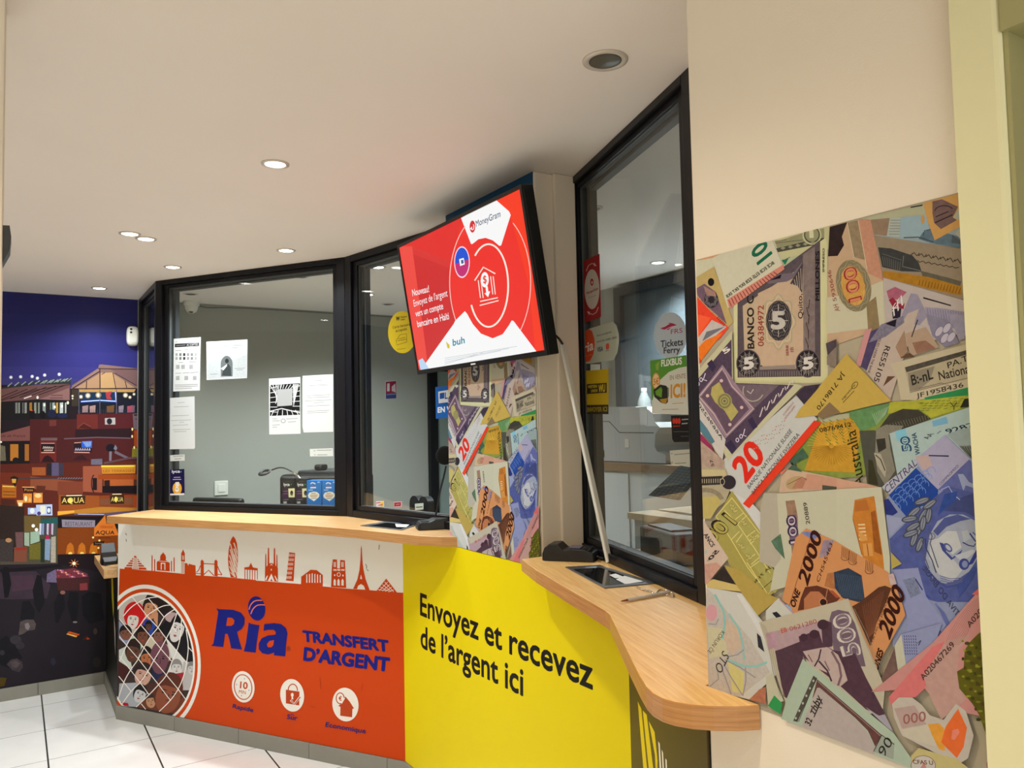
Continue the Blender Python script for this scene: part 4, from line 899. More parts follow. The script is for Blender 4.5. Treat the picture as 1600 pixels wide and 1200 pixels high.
    P(c((75, 620), (100, 640), (340, 1000), (310, 1200), (240, 1100), (75, 770)), '#bcb3a8', tex=.06); T('A6696250', c(305, 1010), c(80, 680), c(320, 985), '#2e2a2c', bold=.015)
    P(c((75, 780), (170, 900), (240, 1020), (210, 1040), (80, 900)), '#4f7480', tex=.2); P(c((95, 930), (210, 1060), (240, 1180), (200, 1150), (100, 1000)), '#8f2c50', tex=.25); P(c((90, 1000), (330, 1200), (330, 1290), (90, 1290)), '#a58c7a', tex=.4, tscale=90)
    T('50', c(1250+30, 340), c(1370, 240), c(1290, 300), '#b9ac9a')
    P(c((1000, 580), (1080, 500), (1230, 480), (1080, 680), (1050, 640)), '#3a2f3c', tex=.4); P(c((1280, 100), (1380, 60), (1380, 130), (1300, 240)), '#4a3e44', tex=.4); P(c((1290, 220), (1380, 130), (1380, 320), (1290, 300)), '#7e6f60', tex=.3)
    # gold note with serial (upper)
    P(d((-20, 700), (260, 360), (660, 780), (200, 890), (-200, 930), (-160, 860)), '#b89a48', tex=.08); P(d((0, 900), (110, 790), (210, 885), (30, 940)), '#7d6648'); T('JA 7186170', d(225, 520), d(-10, 840), d(255, 545), '#2c2416', bold=.01)
    D.arc(*d(335, 640), 6, 3.5, 1.0, '#3a2e18', rot=-50, n=20); T('signature', d(225, 775), d(340, 640), d(215, 760), '#3a2e18', bold=.01); L(d((230, 795), (330, 690)), .9, '#3a2e18')
    # old 100 at left: grey arch
    P(e((40, 240), (280, 250), (340, 400), (280, 560), (90, 700), (40, 720)), '#a3977a', tex=.15); P(e((45, 260), (270, 265), (290, 320), (45, 320)), '#b8a77c'); P(e((45, 330), (250, 320), (250, 400), (45, 410)), '#322a28', tex=.5); hatch(*e((50, 350), (240, 345), (240, 385), (50, 390)), 9, 1.2, '#a99c80')
    E_(*e(310, 380), 11, 11, '#2e282c'); D.arc(*e(250, 375), 3.5, 5, 1, '#b4a888', n=14); D.arc(*e(90, 560), 26, 18, 7, '#877a62', 200, 350, tex=.3); P(e((50, 520), (200, 510), (240, 560), (140, 720), (60, 720)), '#b3a15e', tex=.1)
    T('57', e(175, 230), e(155, 165), e(150, 235), '#4a3c3c', bold=.03)
    # golden 100 note
    P(e((340, 460), (620, 860), (700, 1150), (820, 1330), (560, 1570), (130, 820)), '#9c8f48', tex=.1); P(e((340, 520), (600, 880), (600, 1080), (700, 1150), (820, 1330), (740, 1420), (480, 1080), (190, 720)), '#9f9752', tex=.12)
    for A_, B_ in (((190, 700), (340, 525)), ((340, 525), (610, 870)), ((190, 700), (330, 910)), ((330, 910), (490, 1180)), ((490, 1180), (600, 1320)), ((270, 640), (400, 780)), ((400, 780), (560, 1010)), ((370, 730), (450, 665)), ((390, 775), (480, 690)), ((380, 940), (440, 860)), ((330, 920), (410, 840)), ((480, 890), (560, 830)), ((500, 930), (590, 870)), ((520, 1150), (600, 1080)), ((510, 960), (600, 880)), ((560, 1010), (700, 1230)), ((480, 1110), (560, 1050))):
        L(e(A_, B_), 1.3, '#cfbf74')
    for x, y in ((350, 610), (450, 760), (540, 900), (430, 980), (500, 1080), (360, 640)):
        for q in range(3): E_(*e(x+q*14-14, y+q*10-10), 4.4, 2.0, '#b5a862', rot=40+q*60, n=10); D.arc(*e(x+q*14-14, y+q*10-10), 4.4, 2.0, .5, '#6f6836', rot=40+q*60, n=10)
    T('100', e(395, 760), e(150, 960), e(270, 660), '#2c2218', bold=.03); T('100', e(390, 762), e(160, 955), e(280, 675), '#a99b50', bold=.0)
    T('JA 7186170', g(540, 80), g(350, 275), g(525, 65), '#352b16', bold=.01); L(g((440, 275), (550, 180)), .8, '#3a2e18'); L(g((350, 40), (515, 290), (665, 135)), 1.3, '#d2c476'); L(g((380, 80), (450, 30)), 1.2, '#d2c476')
    P(g((30, 190), (100, 170), (270, 215), (310, 270), (130, 250), (40, 235)), '#c0a866'); P(g((80, 170), (170, 70), (265, 215)), '#2e2622', tex=.6)
    P(g((180, 60), (300, 280), (430, 460), (560, 350), (680, 190), (640, 100)), '#a38c45', tex=.08) if False else None
    P(g((175, 62), (200, 110), (430, 462), (600, 322), (520, 290), (300, 100)), '#a88f46', tex=.08)
    # fifty francs corner
    P(e((60, 710), (310, 1090), (170, 1250), (70, 1330)), '#bfa893', tex=.08); T('ANCS', e(72, 870), e(150, 990), e(105, 850), '#3a2e2c', bold=.03); T('50', e(225, 1020), e(145, 1110), e(190, 1010), '#33282a', bold=.04); T('F', e(138, 1105), e(118, 1122), e(128, 1098), '#33282a', bold=.02)
    P(e((70, 1150), (200, 1130), (240, 1170), (110, 1330), (70, 1330)), '#b98c78', tex=.25); P(e((90, 1000), (110, 1030), (90, 1060)), '#8fb0b0')
    # koruna (white with rainbow guilloche)
    P(g((35, 235), (310, 280), (440, 460), (560, 600), (600, 900), (370, 1110), (250, 1080), (20, 1010)), '#bdb9ac', tex=.05); P(g((35, 240), (100, 300), (210, 440), (380, 640), (535, 900), (290, 1090), (40, 1005)), '#b3a99c', tex=.18, tscale=200)
    E_(*g(75, 435), 9, 13, '#c58f92'); P(g((45, 540), (180, 560), (200, 760), (60, 790)), '#bdb590', tex=.1); P(g((180, 480), (270, 540), (320, 700), (230, 760), (170, 640)), '#bda68e', tex=.15); P(g((200, 810), (330, 900), (320, 1060), (240, 1050)), '#c2b876', tex=.1)
    L(g((100, 290), (170, 420), (180, 520), (160, 640)), 3.2, '#7fb0a4'); L(g((210, 440), (290, 560), (320, 680), (330, 800)), 3.0, '#86b2a6'); L(g((200, 800), (330, 850), (430, 850), (510, 820)), 3.6, '#84b4a8')
    for P_ in (((180, 800), (300, 860), (420, 940)), ((170, 830), (230, 940), (320, 1080)), ((150, 850), (190, 960), (230, 1070)), ((120, 860), (130, 950), (60, 1010)), ((190, 780), (280, 760), (330, 720)), ((340, 860), (345, 960), (320, 1080)), ((50, 520), (110, 525), (130, 480))): L(g(*P_), 1.8, '#8c8a88')
    T('KORUN ČE', g(155, 570), g(42, 735), g(180, 590), '#3c3a3c', bold=.0); T('STO', g(165, 725), g(100, 865), g(215, 775), '#2c2a2c', bold=.0)
    P(g((270, 290), (310, 290), (540, 640), (530, 720)), '#c9c5bb')
    # small pieces near the centre bottom
    P(h((60, 680), (180, 560), (300, 690), (380, 690), (60, 830)), '#bbb8a8'); P(h((240, 620), (320, 720), (380, 690), (300, 630)), '#7fa6c4'); L(h((190, 580), (330, 720)), 1.8, '#b08a98'); T('1', h(120, 700), h(185, 770), h(160, 690), '#22242a', bold=.08); P(g((430, 590), (460, 620), (490, 740), (440, 700)), '#2c2a30')
    P(g((370, 1110), (450, 1030), (500, 1010), (500, 1145)), '#a96a4e', tex=.5); P(g((500, 930), (550, 900), (640, 1120), (520, 1170), (505, 1020)), '#b5af92', tex=.06); P(j((80, 610), (140, 512), (216, 590), (195, 690)), '#2f8a48')
    # white 100 (pale) with orange building
    P(e((610, 620), (640, 480), (770, 480), (800, 1150), (740, 1180), (600, 1120)), '#a89f8a', tex=.05); P(e((765, 485), (1400, 440), (1420, 1200), (700, 1400), (740, 1180), (800, 1100)), '#b6b196', tex=.04)
    P(f((0, 595), (405, 575), (480, 1200), (480, 1420), (300, 1400), (0, 1060)), '#b9b498', tex=.04); P(f((165, 690), (340, 655), (420, 1200), (440, 1440), (330, 1400), (230, 1180), (145, 850)), '#b9742c', tex=.25); P(f((170, 700), (270, 690), (300, 780), (165, 795)), '#a8642a')
    for q in range(5): P(f((196+q*2, 905+q*32), (256+q*4, 902+q*32), (258+q*4, 916+q*32), (198+q*2, 919+q*32)), '#d9b98a')
    P(f((195, 960), (275, 1020), (280, 1050), (220, 1060)), '#c8904c'); P(f((310, 800), (350, 780), (410, 1180), (340, 1150)), '#8f4f1c', tex=.5); L(f((150, 860), (200, 1060), (230, 1180)), 1.2, '#8f4f1c'); P(f((235, 1080), (320, 1075), (330, 1190), (250, 1190)), '#c88c48'); L(f((275, 1080), (290, 1190)), 1.5, '#8f4f1c')
    P(e((845, 555), (930, 545), (960, 700), (960, 1080), (910, 1090), (880, 800)), '#8f6f58', tex=.4); P(e((860, 690), (945, 680), (980, 960), (890, 970)), '#6b5566', tex=.2); T('100', e(968, 950), e(935, 680), e(885, 960), '#33263a', bold=.06); T('100', e(962, 945), e(930, 690), e(895, 955), '#b9aab0', bold=.0)
    T('20889', e(1075, 770), e(1045, 565), e(1040, 775), '#3a352c', bold=.01); P(e((710, 930), (800, 860), (840, 1100), (750, 1000)), '#4f6a52', tex=.5); P(h((1230, 130), (1335, 240), (1240, 290)), '#a8954c')
    # purple/violet pattern near bottom right of the 2000 note
    P(k((180, 100), (240, 0), (290, 330), (200, 420)), '#b5b096'); P(k((240, 0), (600, -100), (560, 30), (290, 340)), '#8488a4', tex=.1)
    for q in range(7):
        for z in range(6): L(k((262+z*20+q*2, 10+q*26), (270+z*20+q*2, 26+q*26)), 1.2, '#4a4470')
    T('Co', k(310, 310), k(400, 240), k(295, 255), '#2c4a8c', bold=.0); T('7', k(385, 105), k(430, 75), k(375, 80), '#2c2a40')
    P(k((60, 400), (180, 120), (210, 330), (240, 430), (140, 520)), '#6b5148', tex=.5)
    # 2000 note
    P(h((340, 0), (440, -90), (700, 20), (1210, 320), (1275, 440), (1350, 640), (1370, 720), (1080, 1240), (560, 1200), (290, 640), (215, 580)), '#c18452', tex=.06)
    P(h((600, 20), (700, 20), (640, 160), (560, 190)), '#8d7a86', tex=.4); P(h((390, -50), (440, -60), (580, -40), (500, 30), (470, 0)), '#6f76a4', tex=.4)
    P(h((700, 320), (835, 280), (960, 350), (990, 580), (930, 600), (780, 560), (710, 470)), '#2b3646', tex=.5, tscale=220); hatch(*h((710, 330), (960, 360), (985, 580), (760, 550)), 14, .6, '#4d5d70')
    P(h((640, 330), (700, 320), (710, 480), (610, 450)), '#a4683e', tex=.3); P(h((430, 460), (540, 445), (650, 480), (760, 560), (700, 620), (360, 680), (390, 560)), '#5a2e20', tex=.3); P(h((420, 570), (480, 500), (560, 500), (620, 560), (600, 640), (420, 670)), '#a96a44', tex=.15); E_(*h(600, 600), 5, 5, '#2c1612'); D.arc(*h(600, 600), 6, 6, .8, '#c08a60', n=16)
    P(h((650, 490), (690, 490), (760, 560), (720, 560)), '#9c4c30'); L(h((640, 480), (620, 580)), .9, '#c08a60')
    P(h((940, 600), (1120, 460), (1180, 445), (1240, 470), (1190, 600), (1100, 800), (1060, 960), (1040, 1010), (870, 640)), '#54301f', tex=.3); hatch(*h((960, 640), (1180, 480), (1080, 880), (1020, 940)), 12, .7, '#7a4a32')
    T('2000', h(450, 455), h(590, -20), h(365, 375), '#34100c', bold=.03); T('2000', h(1220, 955), h(1370, 520), h(1120, 840), '#34100c', bold=.03); T('CH545463', h(560, 420), h(690, 60), h(535, 395), '#3a1a14', bold=.0)
    T('ONE', h(330, 660), h(385, 505), h(290, 620), '#34100c', bold=.04); T('ONES', h(1110, 1250), h(1165, 1060), h(1065, 1210), '#34100c', bold=.04)
    for x, y in ((770, 80), (840, 120), (995, 205)):
        for q in range(5): L(h((x+8+q*16, y+q*8), (x+4+q*15, y+92+q*9)), .7, '#6a3a22')
        D.arc(*h(x+38, y+100), 6.5, 5, .8, '#6a3a22', 0, 190)
    L(h((480, 0), (280, 640)), .7, '#8a4a30'); P(h((1210, 340), (1260, 330), (1290, 430), (1230, 440)), '#b8a09a', tex=.3); T('ITA MILLE JOULES', h(1060, 1000), h(1215, 560), h(1045, 990), '#5a3424', bold=.0)
    # 500 note
    P(h((0, 790), (835, 565), (1180, 1400), (1160, 1600), (900, 1700), (300, 1700)), '#b0a58c', tex=.05); P(h((60, 890), (560, 780), (700, 760), (680, 1060), (150, 1050)), '#a58a8a', tex=.15); P(h((60, 900), (140, 880), (170, 1010), (90, 1050)), '#ab8490', tex=.3)
    P(h((660, 760), (680, 690), (740, 670), (840, 690), (900, 800), (940, 930), (960, 1030), (1000, 1200), (880, 1200), (700, 1060)), '#6a5660', tex=.2); P(h((580, 790), (620, 770), (680, 790), (690, 1010), (600, 1040)), '#4a343e', tex=.3)
    P(h((150, 1060), (380, 970), (370, 920), (440, 900), (500, 880), (560, 870), (600, 1000), (700, 1050), (900, 1080), (1000, 1300), (1180, 1640), (1130, 1660), (1000, 1600), (780, 1400), (400, 1100), (260, 1500), (230, 1480)), '#4b323c', tex=.35)
    P(j((150, 95), (380, 30), (420, 180), (260, 540), (180, 270)), '#4b333d', tex=.35)
    P(h((410, 1060), (560, 1030), (640, 1020), (740, 1090), (790, 1200), (830, 1330), (760, 1390), (680, 1360), (640, 1260), (500, 1200)), '#b09a90', tex=.12); L(h((580, 1040), (560, 1130), (520, 1200)), 2.2, '#3a2430'); L(h((560, 1150), (640, 1240), (680, 1340)), 2.6, '#3f2a34'); L(h((615, 1150), (660, 1240)), 1.6, '#6a4c50'); L(h((680, 1060), (750, 1180), (770, 1290), (740, 1380)), 3.6, '#6f5658')
    L(h((410, 1080), (440, 1160), (480, 1200)), 2.0, '#54363e'); L(h((460, 1090), (500, 1160)), 1.6, '#6a4a50'); E_(*h(420, 930), 6, 6, '#3f2832'); E_(*h(520, 900), 8, 7, '#3f2832'); E_(*h(600, 810), 9, 8, '#3f2832')
    T('0621280', h(292, 870), h(545, 795), h(280, 832), '#9a4638', bold=.0); T('EB', h(210, 890), h(265, 875), h(200, 850), '#b0522e', bold=.02); P(h((160, 860), (270, 830), (275, 880), (180, 900)), '#c49a80') if False else None
    T('500', h(955, 1085), h(838, 688), h(795, 1125), '#c4b8aa', bold=.03); T('500', h(942, 1080), h(826, 694), h(815, 1115), '#77646c', bold=-.015)
    for q in range(3): L(h((20+q*18, 800+q*10), (90+q*18, 1000+q*10), (130+q*20, 1250), (200+q*20, 1480)), .6, '#948870'); L(h((850+q*22, 620+q*20), (960+q*22, 880), (1080+q*20, 1180)), .6, '#948870')
    P(j((160, 100), (100, 80), (250, 545), (200, 600), (120, 400)), '#b3a88e', tex=.05) if False else None
    P(j((1000, 620), (1120, 700), (1180, 690), (1260, 850), (1190, 800)), '#9c949a', tex=.2)
    # green note bottom
    P(j((410, 170), (1260, 860), (1500, 1200), (150, 950), (260, 540)), '#a0ac94', tex=.06); P(j((510, 325), (545, 355), (360, 760), (320, 750)), '#4a443c', tex=.3)
    for q in range(6): E_(*j(510-q*33, 375+q*70), 1.6, 1.9, '#aaa690')
    P(j((545, 360), (1150, 880), (1090, 990), (1020, 840), (900, 720), (570, 440), (500, 540)), '#5d3a36', tex=.45); P(j((545, 440), (570, 440), (900, 730), (1010, 850), (1090, 1000), (1070, 1100), (400, 800)), '#a89a90', tex=.1); L(j((550, 380), (1140, 890)), .7, '#a08a80')
    L(j((540, 345), (370, 760)), .8, '#2c2620'); P(j((1150, 880), (1270, 960), (1260, 1110), (1075, 1035)), '#8f9484'); L(j((1150, 880), (1270, 970)), 1.0, '#2c2824'); L(j((1150, 880), (1075, 1035)), 1.2, '#2c2824')
    T('90', k(90, 1100), k(170, 960), k(30, 1040), '#26221e', bold=.0); T('τhby', j(520, 710), j(590, 540), j(470, 660), '#26221e', bold=.02); L(j((515, 715), (590, 545)), 1.6, '#26221e'); T('32', j(480, 800), j(500, 740), j(430, 770), '#26221e', bold=.03); L(j((560, 620), (590, 630)), 1.4, '#26221e')
    # pink note bottom right with tree
    P(i((1070, 530), (1110, 560), (1110, 1900), (600, 1800), (430, 1600), (-90, 1640), (510, 1160)), '#b87f76', tex=.08); P(k((130, 560), (520, 110), (640, 60), (450, 480), (370, 560), (220, 560), (150, 640)), '#c56a66', tex=.12); P(i((1070, 535), (1090, 700), (900, 680), (980, 610)), '#c4605a', tex=.1)
    P(k((440, 370), (640, 60), (860, 0), (760, 130), (740, 380), (820, 580), (600, 760), (500, 560)), '#b08a7c', tex=.15)
    for q in range(9): L([(p.x, p.y) for p in curve_pts([(x, y, 0) for x, y in i((640+q*16, 1180), (700+q*18, 1030+q*6), (860+q*10, 800+q*14), (1080, 640+q*22))], 5)], .6, '#8f6a60')
    P(i((1100, 980), (960, 1070), (880, 1150), (830, 1230), (820, 1400)) + k((740, 330), (760, 480), (880, 620), (950, 740), (1000, 900), (1060, 950), (1110, 920), (1100, 100), (1060, 0)), '#565212', tex=.6, tscale=60)
    for q in range(90):
        x = 790+(q*67) % 300; y = 60+(q*113) % 860
        if x > 760+max(0, y-400)*.45: E_(*k(x, y), 2.2+(q % 3), 1.8+(q % 2), ('#74701e', '#3a3a10', '#8a8628', '#4a3c18')[q % 4], n=8)
    T('A020467269', k(440, 410), k(725, 95), k(405, 375), '#4a302c', bold=.01); T('A020467', i(880, 1010), i(1110, 740), i(845, 970), '#4a302c', bold=.01)
    P(k((160, 620), (220, 560), (340, 560), (430, 630), (500, 720), (620, 760), (730, 615), (820, 680), (890, 900), (840, 1100), (780, 1140), (560, 1060), (250, 900), (180, 740)), '#b3a796', tex=.08)
    P(k((180, 660), (360, 630), (470, 800), (250, 840)), '#a98f84', tex=.1); T('000', k(262, 800), k(465, 770), k(258, 715), '#8f5a50', bold=.01); P(k((250, 850), (500, 800), (560, 1000), (300, 920)), '#b9ae96')
    P(k((480, 800), (580, 790), (640, 850), (630, 1040), (580, 1020), (520, 900)), '#cf8e34', tex=.2); P(k((750, 660), (830, 830), (800, 1000), (740, 1100), (600, 960), (640, 820)), '#d2622c', tex=.15); P(k((700, 850), (750, 840), (765, 870), (720, 940), (690, 930)), '#d47a64')
    P(k((400, 1010), (740, 1110), (900, 1230), (340, 1230), (330, 1080)), '#b5a66c', tex=.1); E_(*k(440, 1170), 19, 16, '#b8b0a0', n=24); D.arc(*k(440, 1170), 19, 16, .9, '#7c4a46', n=24); P(k((450, 1130), (480, 1230), (390, 1230)), '#b97a70'); T('CFAS U', k(350, 1150), k(530, 1160), k(345, 1115), '#6a3c38', bold=.02)
    D.arc(*k(1060, 1160), 9, 10, 1.4, '#a04a46', n=20); E_(*k(1060, 1170), 5, 6, '#c47a72')

# right wall: note the lower edge rests on the worktop on the left
FB = [PF.uv(1083.3, 405), PF.uv(1510, 301.7)]
FT = (FB[0][1]+FB[1][1])/2
FBt = 1.143
clipF = [(0.004, FBt), (0.461, FBt-0.004), (0.461, FT), (0.004, FT)]
D = Print(PF, gain=GM, rough=0.42, base=0.0008, step=0.000004, tex=.06); D.sheet(clipF, '#a79a80', 0.0007); D.clip = ccw(clipF)
banknotes(D)
tag(D.build('banknote_mural'), 'wallpaper print of overlapping world banknotes on the right wall, nearest the camera', 'wall print')
# pillar: the same paper, enlarged
PPl = Plane((XP, 2.862, 0), (0, -1, 0))
def to_pillar(u, v):
    y = 0.955-u; yp = 2.728+(y-0.85)*1.43; return (2.862-yp, 1.496+(v-1.526)*1.40)
clipP = [(0.003, 1.1105), (0.659, 1.1105), (0.659, 1.99), (0.003, 1.99)]
D = Print(PPl, gain=GM, rough=0.42, base=0.0008, step=0.000004, tex=.06); D.sheet(clipP, '#a79a80', 0.0007); D.clip = ccw(clipP); D.remap = to_pillar; D.src = PF
banknotes(D)
tag(D.build('banknote_mural'), 'wallpaper print of overlapping world banknotes on the pillar below the television', 'wall print')
D = Print(PPl, base=0.0008); D.sheet([(0.003, 1.9905), (0.657, 1.9905), (0.657, H-0.002), (0.003, H-0.002)], '#1c4a70', 0.0007)
tag(D.build('blue_wallpaper'), 'plain dark blue paper on the pillar behind the television', 'wall print')
# ================================================================ television
TVC = Vector((1.4132, 2.529, 2.1028)); TA = 0.161
PT = Plane(TVC, (0, -1, 0), (-math.sin(TA), 0, math.cos(TA)))
TW, TH = 0.941, 0.529
tv = thing('television', 'large wall-mounted television tilted downward, showing a red MoneyGram advert', 'television', TVC)
m = MB(); n_ = PT.n
m.obox(TVC, PT.u, PT.v, n_, (-TW/2-0.011, TW/2+0.013), (-TH/2-0.018, TH/2+0.012), (-0.045, -0.0015))
m.build('casing', m_black, tv, bevel=0.004)
m = MB()
for a, b_ in (((-TW/2-0.011, -TW/2), (-TH/2-0.018, TH/2+0.012)), ((TW/2, TW/2+0.013), (-TH/2-0.018, TH/2+0.012)), ((-TW/2, TW/2), (-TH/2-0.018, -TH/2)), ((-TW/2, TW/2), (TH/2, TH/2+0.012))):
    m.obox(TVC, PT.u, PT.v, n_, a, b_, (-0.0015, 0.0035))
m.build('bezel', m_black, tv)
m = MB(); m.box((1.45, 2.38, 2.02), (1.5205, 2.68, 2.20)); m.build('wall_bracket', m_dark, tv)
SB_ = [(-TW/2+0.0005, -TH/2+0.0005), (TW/2-0.0005, -TH/2+0.0005), (TW/2-0.0005, TH/2-0.0005), (-TW/2+0.0005, TH/2-0.0005)]
D = Print(PT, clip=SB_, emis=1.0, base=0.0, step=0.000004); D.sheet(SB_, '#ee2f27', 0.001)
q = Z(600, 260, 3.53)
D.poly(q((80, 430), (430, 280), (360, 560), (370, 760), (400, 850), (230, 1090), (190, 1120)), '#e22c29')
D.poly(q((155, 440), (165, 480), (360, 545), (365, 700), (395, 850), (235, 1085), (150, 700), (135, 520)), '#cf2a2b')
D.poly(q((155, 440), (355, 520), (360, 560), (162, 485)), '#d93230'); D.poly(q((80, 440), (155, 440), (240, 1080), (190, 1125)), '#ee4a40')
D.poly(q((600, 180), (745, 120), (880, 1020), (835, 1025), (800, 660), (700, 280)), '#f63a1e')
WT = '#ffffff'
D.poly(q((425, 285), (612, 180), (690, 248), (699, 268), (646, 436), (636, 438), (600, 408), (560, 394), (520, 402), (488, 428), (480, 428)), WT)
D.text('MoneyGram', q(508, 334), q(643, 277), q(505, 300), '#23415e', bold=0.005); D.ell(*q(488, 332), 4.4, 9.4, '#d8282c', 0, 30); D.arc(*q(488, 334), 2.2, 4.4, 1.1, WT, -60, 150); D.poly(q((474, 345), (486, 330), (486, 350)), WT)
D.arc(*q(577, 657), 108/3.53, 228/3.53, 2.7, '#ffe9dc', -134, 152, n=60); D.arc(*q(587, 640), 225/3.53, 395/3.53, 1.3, '#ffc9be', 140, 232, n=40); D.arc(*q(587, 640), 222/3.53, 395/3.53, 1.3, '#ffc9be', -56, 50, n=40)
D.poly(q((225, 1092), (385, 868), (392, 852), (446, 798), (458, 812), (490, 870), (535, 922), (600, 948), (655, 925), (690, 875), (704, 850), (714, 852), (842, 1022), (880, 1030), (210, 1140), (200, 1100)), WT)
D.poly(q((190, 1070), (212, 1058), (232, 1088), (250, 1120), (205, 1135)), '#bcd6f0')
D.ell(*q(430, 528), 12.2, 24.8, '#f3d7ea'); D.ell(*q(430, 528), 10.8, 22.6, '#c22a72'); D.ell(*q(430, 528), 10.8, 22.6, '#1750d2', 0, 24, 172, 348); D.poly(q((414, 512), (440, 504), (446, 540), (420, 550)), WT); D.poly(q((424, 518), (437, 514), (440, 534), (427, 538)), '#3a5a9a')
for P in (((500, 630), (548, 556), (614, 592)),): D.line(q(*P), 2.0, '#ffe3d8')
for x in (520, 535, 588, 602): D.line(q((x, 628 if x < 560 else 606), (x+12, 726 if x < 560 else 706)), 1.5, '#ffe3d8')
D.ell(*q(556, 625), 6.2, 12.0, WT); D.text('$', q(548, 646), q(568, 640), q(544, 606), '#e8402c', bold=0.02)
D.poly(q((560, 664), (572, 660), (576, 690), (586, 688), (574, 722), (554, 700), (564, 697)), WT)
D.line(q((530, 745), (628, 724)), 1.7, '#ffe3d8'); D.line(q((528, 767), (632, 740)), 1.7, '#ffe3d8')
D.text('Nouveau!', q(158, 716), q(250, 692), q(154, 680), WT, bold=0.008); D.text("Envoyez de l'argent", q(166, 774), q(352, 716), q(161, 738), WT); D.text('vers un compte', q(176, 830), q(328, 786), q(171, 796), WT, bold=0.008); D.text('bancaire en Haïti', q(186, 887), q(360, 842), q(181, 852), WT, bold=0.008)
D.text('buh', q(380, 990), q(446, 974), q(378, 954), '#1c8498', bold=0.02); D.poly(q((342, 965), (362, 985), (362, 1005), (350, 1002)), '#d9c23a')
for k_ in range(4): D.line(q((335, 1058+k_*11), (735-k_*45 if k_ < 3 else 545, 992+k_*12)), 0.7, '#b8c2c8')
D.build('screen', tv)
m = MB(); m.tube(curve_pts([TVC+PT.u*0.47+PT.v*-0.20+n_*-0.02, on_y(866, 523, 2.10), on_y(873, 529, 2.13), on_y(878.5, 537, 2.17)], 6), 0.0045); m.build('power_cable', m_black, tv)
tag(MB().obox(TVC+PT.v*(-TH/2-0.009)+n_*0.0036, PT.u, PT.v, n_, (-0.018, 0.018), (-0.003, 0.003), (0, 0.0004)).build('brand_badge', m_offwhite, tv), 'pale badge')

# ================================================================ night market mural
PMu = Plane((-1.7, YM, 0), (1, 0, 0))
MBox = [(0.0, 0.0765), (2.385, 0.0765), (2.385, H-0.003), (0.0, H-0.003)]
D = Print(PMu, gain=(1.05, 1.12, 1.25), rough=0.35, base=0.0008); D.sheet(MBox, '#191519', 0.0007); D.clip = MBox
A = Z(0, 420, 3.0); C3 = Z(0, 560, 7.5); C4 = Z(100, 560, 7.5); C5 = Z(0, 700, 6.317); C6 = Z(90, 700, 6.313); C7 = Z(0, 870, 5.714)
P = D.poly; L = D.line; E_ = D.ell
for k_, (y0, y1, c) in enumerate(((430, 490, '#262558'), (490, 520, '#28285e'), (520, 548, '#2b2a63'), (548, 572, '#2f2d68'), (572, 590, '#35326c'), (590, 625, '#3a3569'))):
    P([(-400, y0-6), (260, y0+4), (260, y1+4), (-400, y1-6)], c, tex=.06)
P(A((-600, 540), (100, 545), (330, 560), (660, 560), (660, 900), (-600, 900)), '#241b20')
# roof terrace, striped canopies
P(C3((-1500, 370), (0, 345), (400, 270), (830, 240), (830, 320), (430, 300), (0, 400), (-1500, 480)), '#2c302f', tex=.6)
for k_ in range(9): L(C3((90+k_*80, 330-k_*8), (140+k_*82, 285-k_*6)), 1.6, '#8f948a'); L(C3((470+k_*40, 300-k_*4), (520+k_*40, 262-k_*4)), 1.2, '#7c8479')
P(C3((-900, 420), (0, 360), (430, 310), (820, 300), (820, 490), (440, 480), (0, 520), (-900, 560)), '#6a4844', tex=.12)
for k_ in range(6): L(C3((-100+k_*110, 500-k_*14), (210+k_*112, 372-k_*12)), 1.2, '#2c1c1e')
P(C3((440, 485), (810, 345), (812, 492)), '#87605a', tex=.06); L(C3((0, 500), (430, 370), (820, 305)), 1.0, '#2a1b1c'); L(C3((600, 434), (735, 432)), 1.0, '#4a2c2e'); L(C3((585, 464), (735, 464)), 1.0, '#4a2c2e'); L(C3((280, 470), (370, 440)), 1.6, '#e9d9d0')
for x, y in ((128, 222), (242, 216), (377, 212), (438, 232), (523, 196), (694, 187)): E_(*C3(x, y), 2.9, 2.9, '#8f8ba6', n=14); E_(*C3(x, y), 2.0, 2.0, '#fff8ee', n=14); L(C3((x, y+15), (x, y+90)), .6, '#3c3a48')
P(C3((-900, 560), (0, 510), (440, 480), (820, 490), (820, 720), (400, 720), (0, 720), (-900, 760)), '#1d1a1c')
for k_, (x, w_, c) in enumerate(((-60, 30, '#6a6a60'), (180, 26, '#7a7a70'), (215, 18, '#8c8c80'), (262, 14, '#68685e'), (288, 26, '#8a8a80'), (345, 30, '#a0702c'), (400, 26, '#8d8f7c'), (445, 20, '#7c8270'), (500, 34, '#8d9488'), (585, 14, '#66705f'), (612, 30, '#9aa498'), (655, 26, '#b08a3c'), (700, 40, '#b8beb4'), (760, 18, '#a8b0a0'))):
    P(C3((x, 520), (x+w_, 516), (x+w_, 640), (x, 645)), c, tex=.25)
for x, y, c in ((370, 620, '#ff5a2c'), (725, 560, '#fff6d8'), (640, 570, '#f0f0dc'), (520, 545, '#dfe8d8'), (795, 520, '#f0e8c8'), (440, 458, '#fff0e0')): E_(*C3(x, y), 1.8, 2.6, c, n=10)
P(C3((340, 610), (410, 620), (400, 720), (350, 720)), '#17131a'); E_(*C3(500, 660), 4.5, 6, '#141218'); E_(*C3(610, 650), 7, 7, '#1c2038'); E_(*C3(730, 670), 8, 4, '#1e2444')
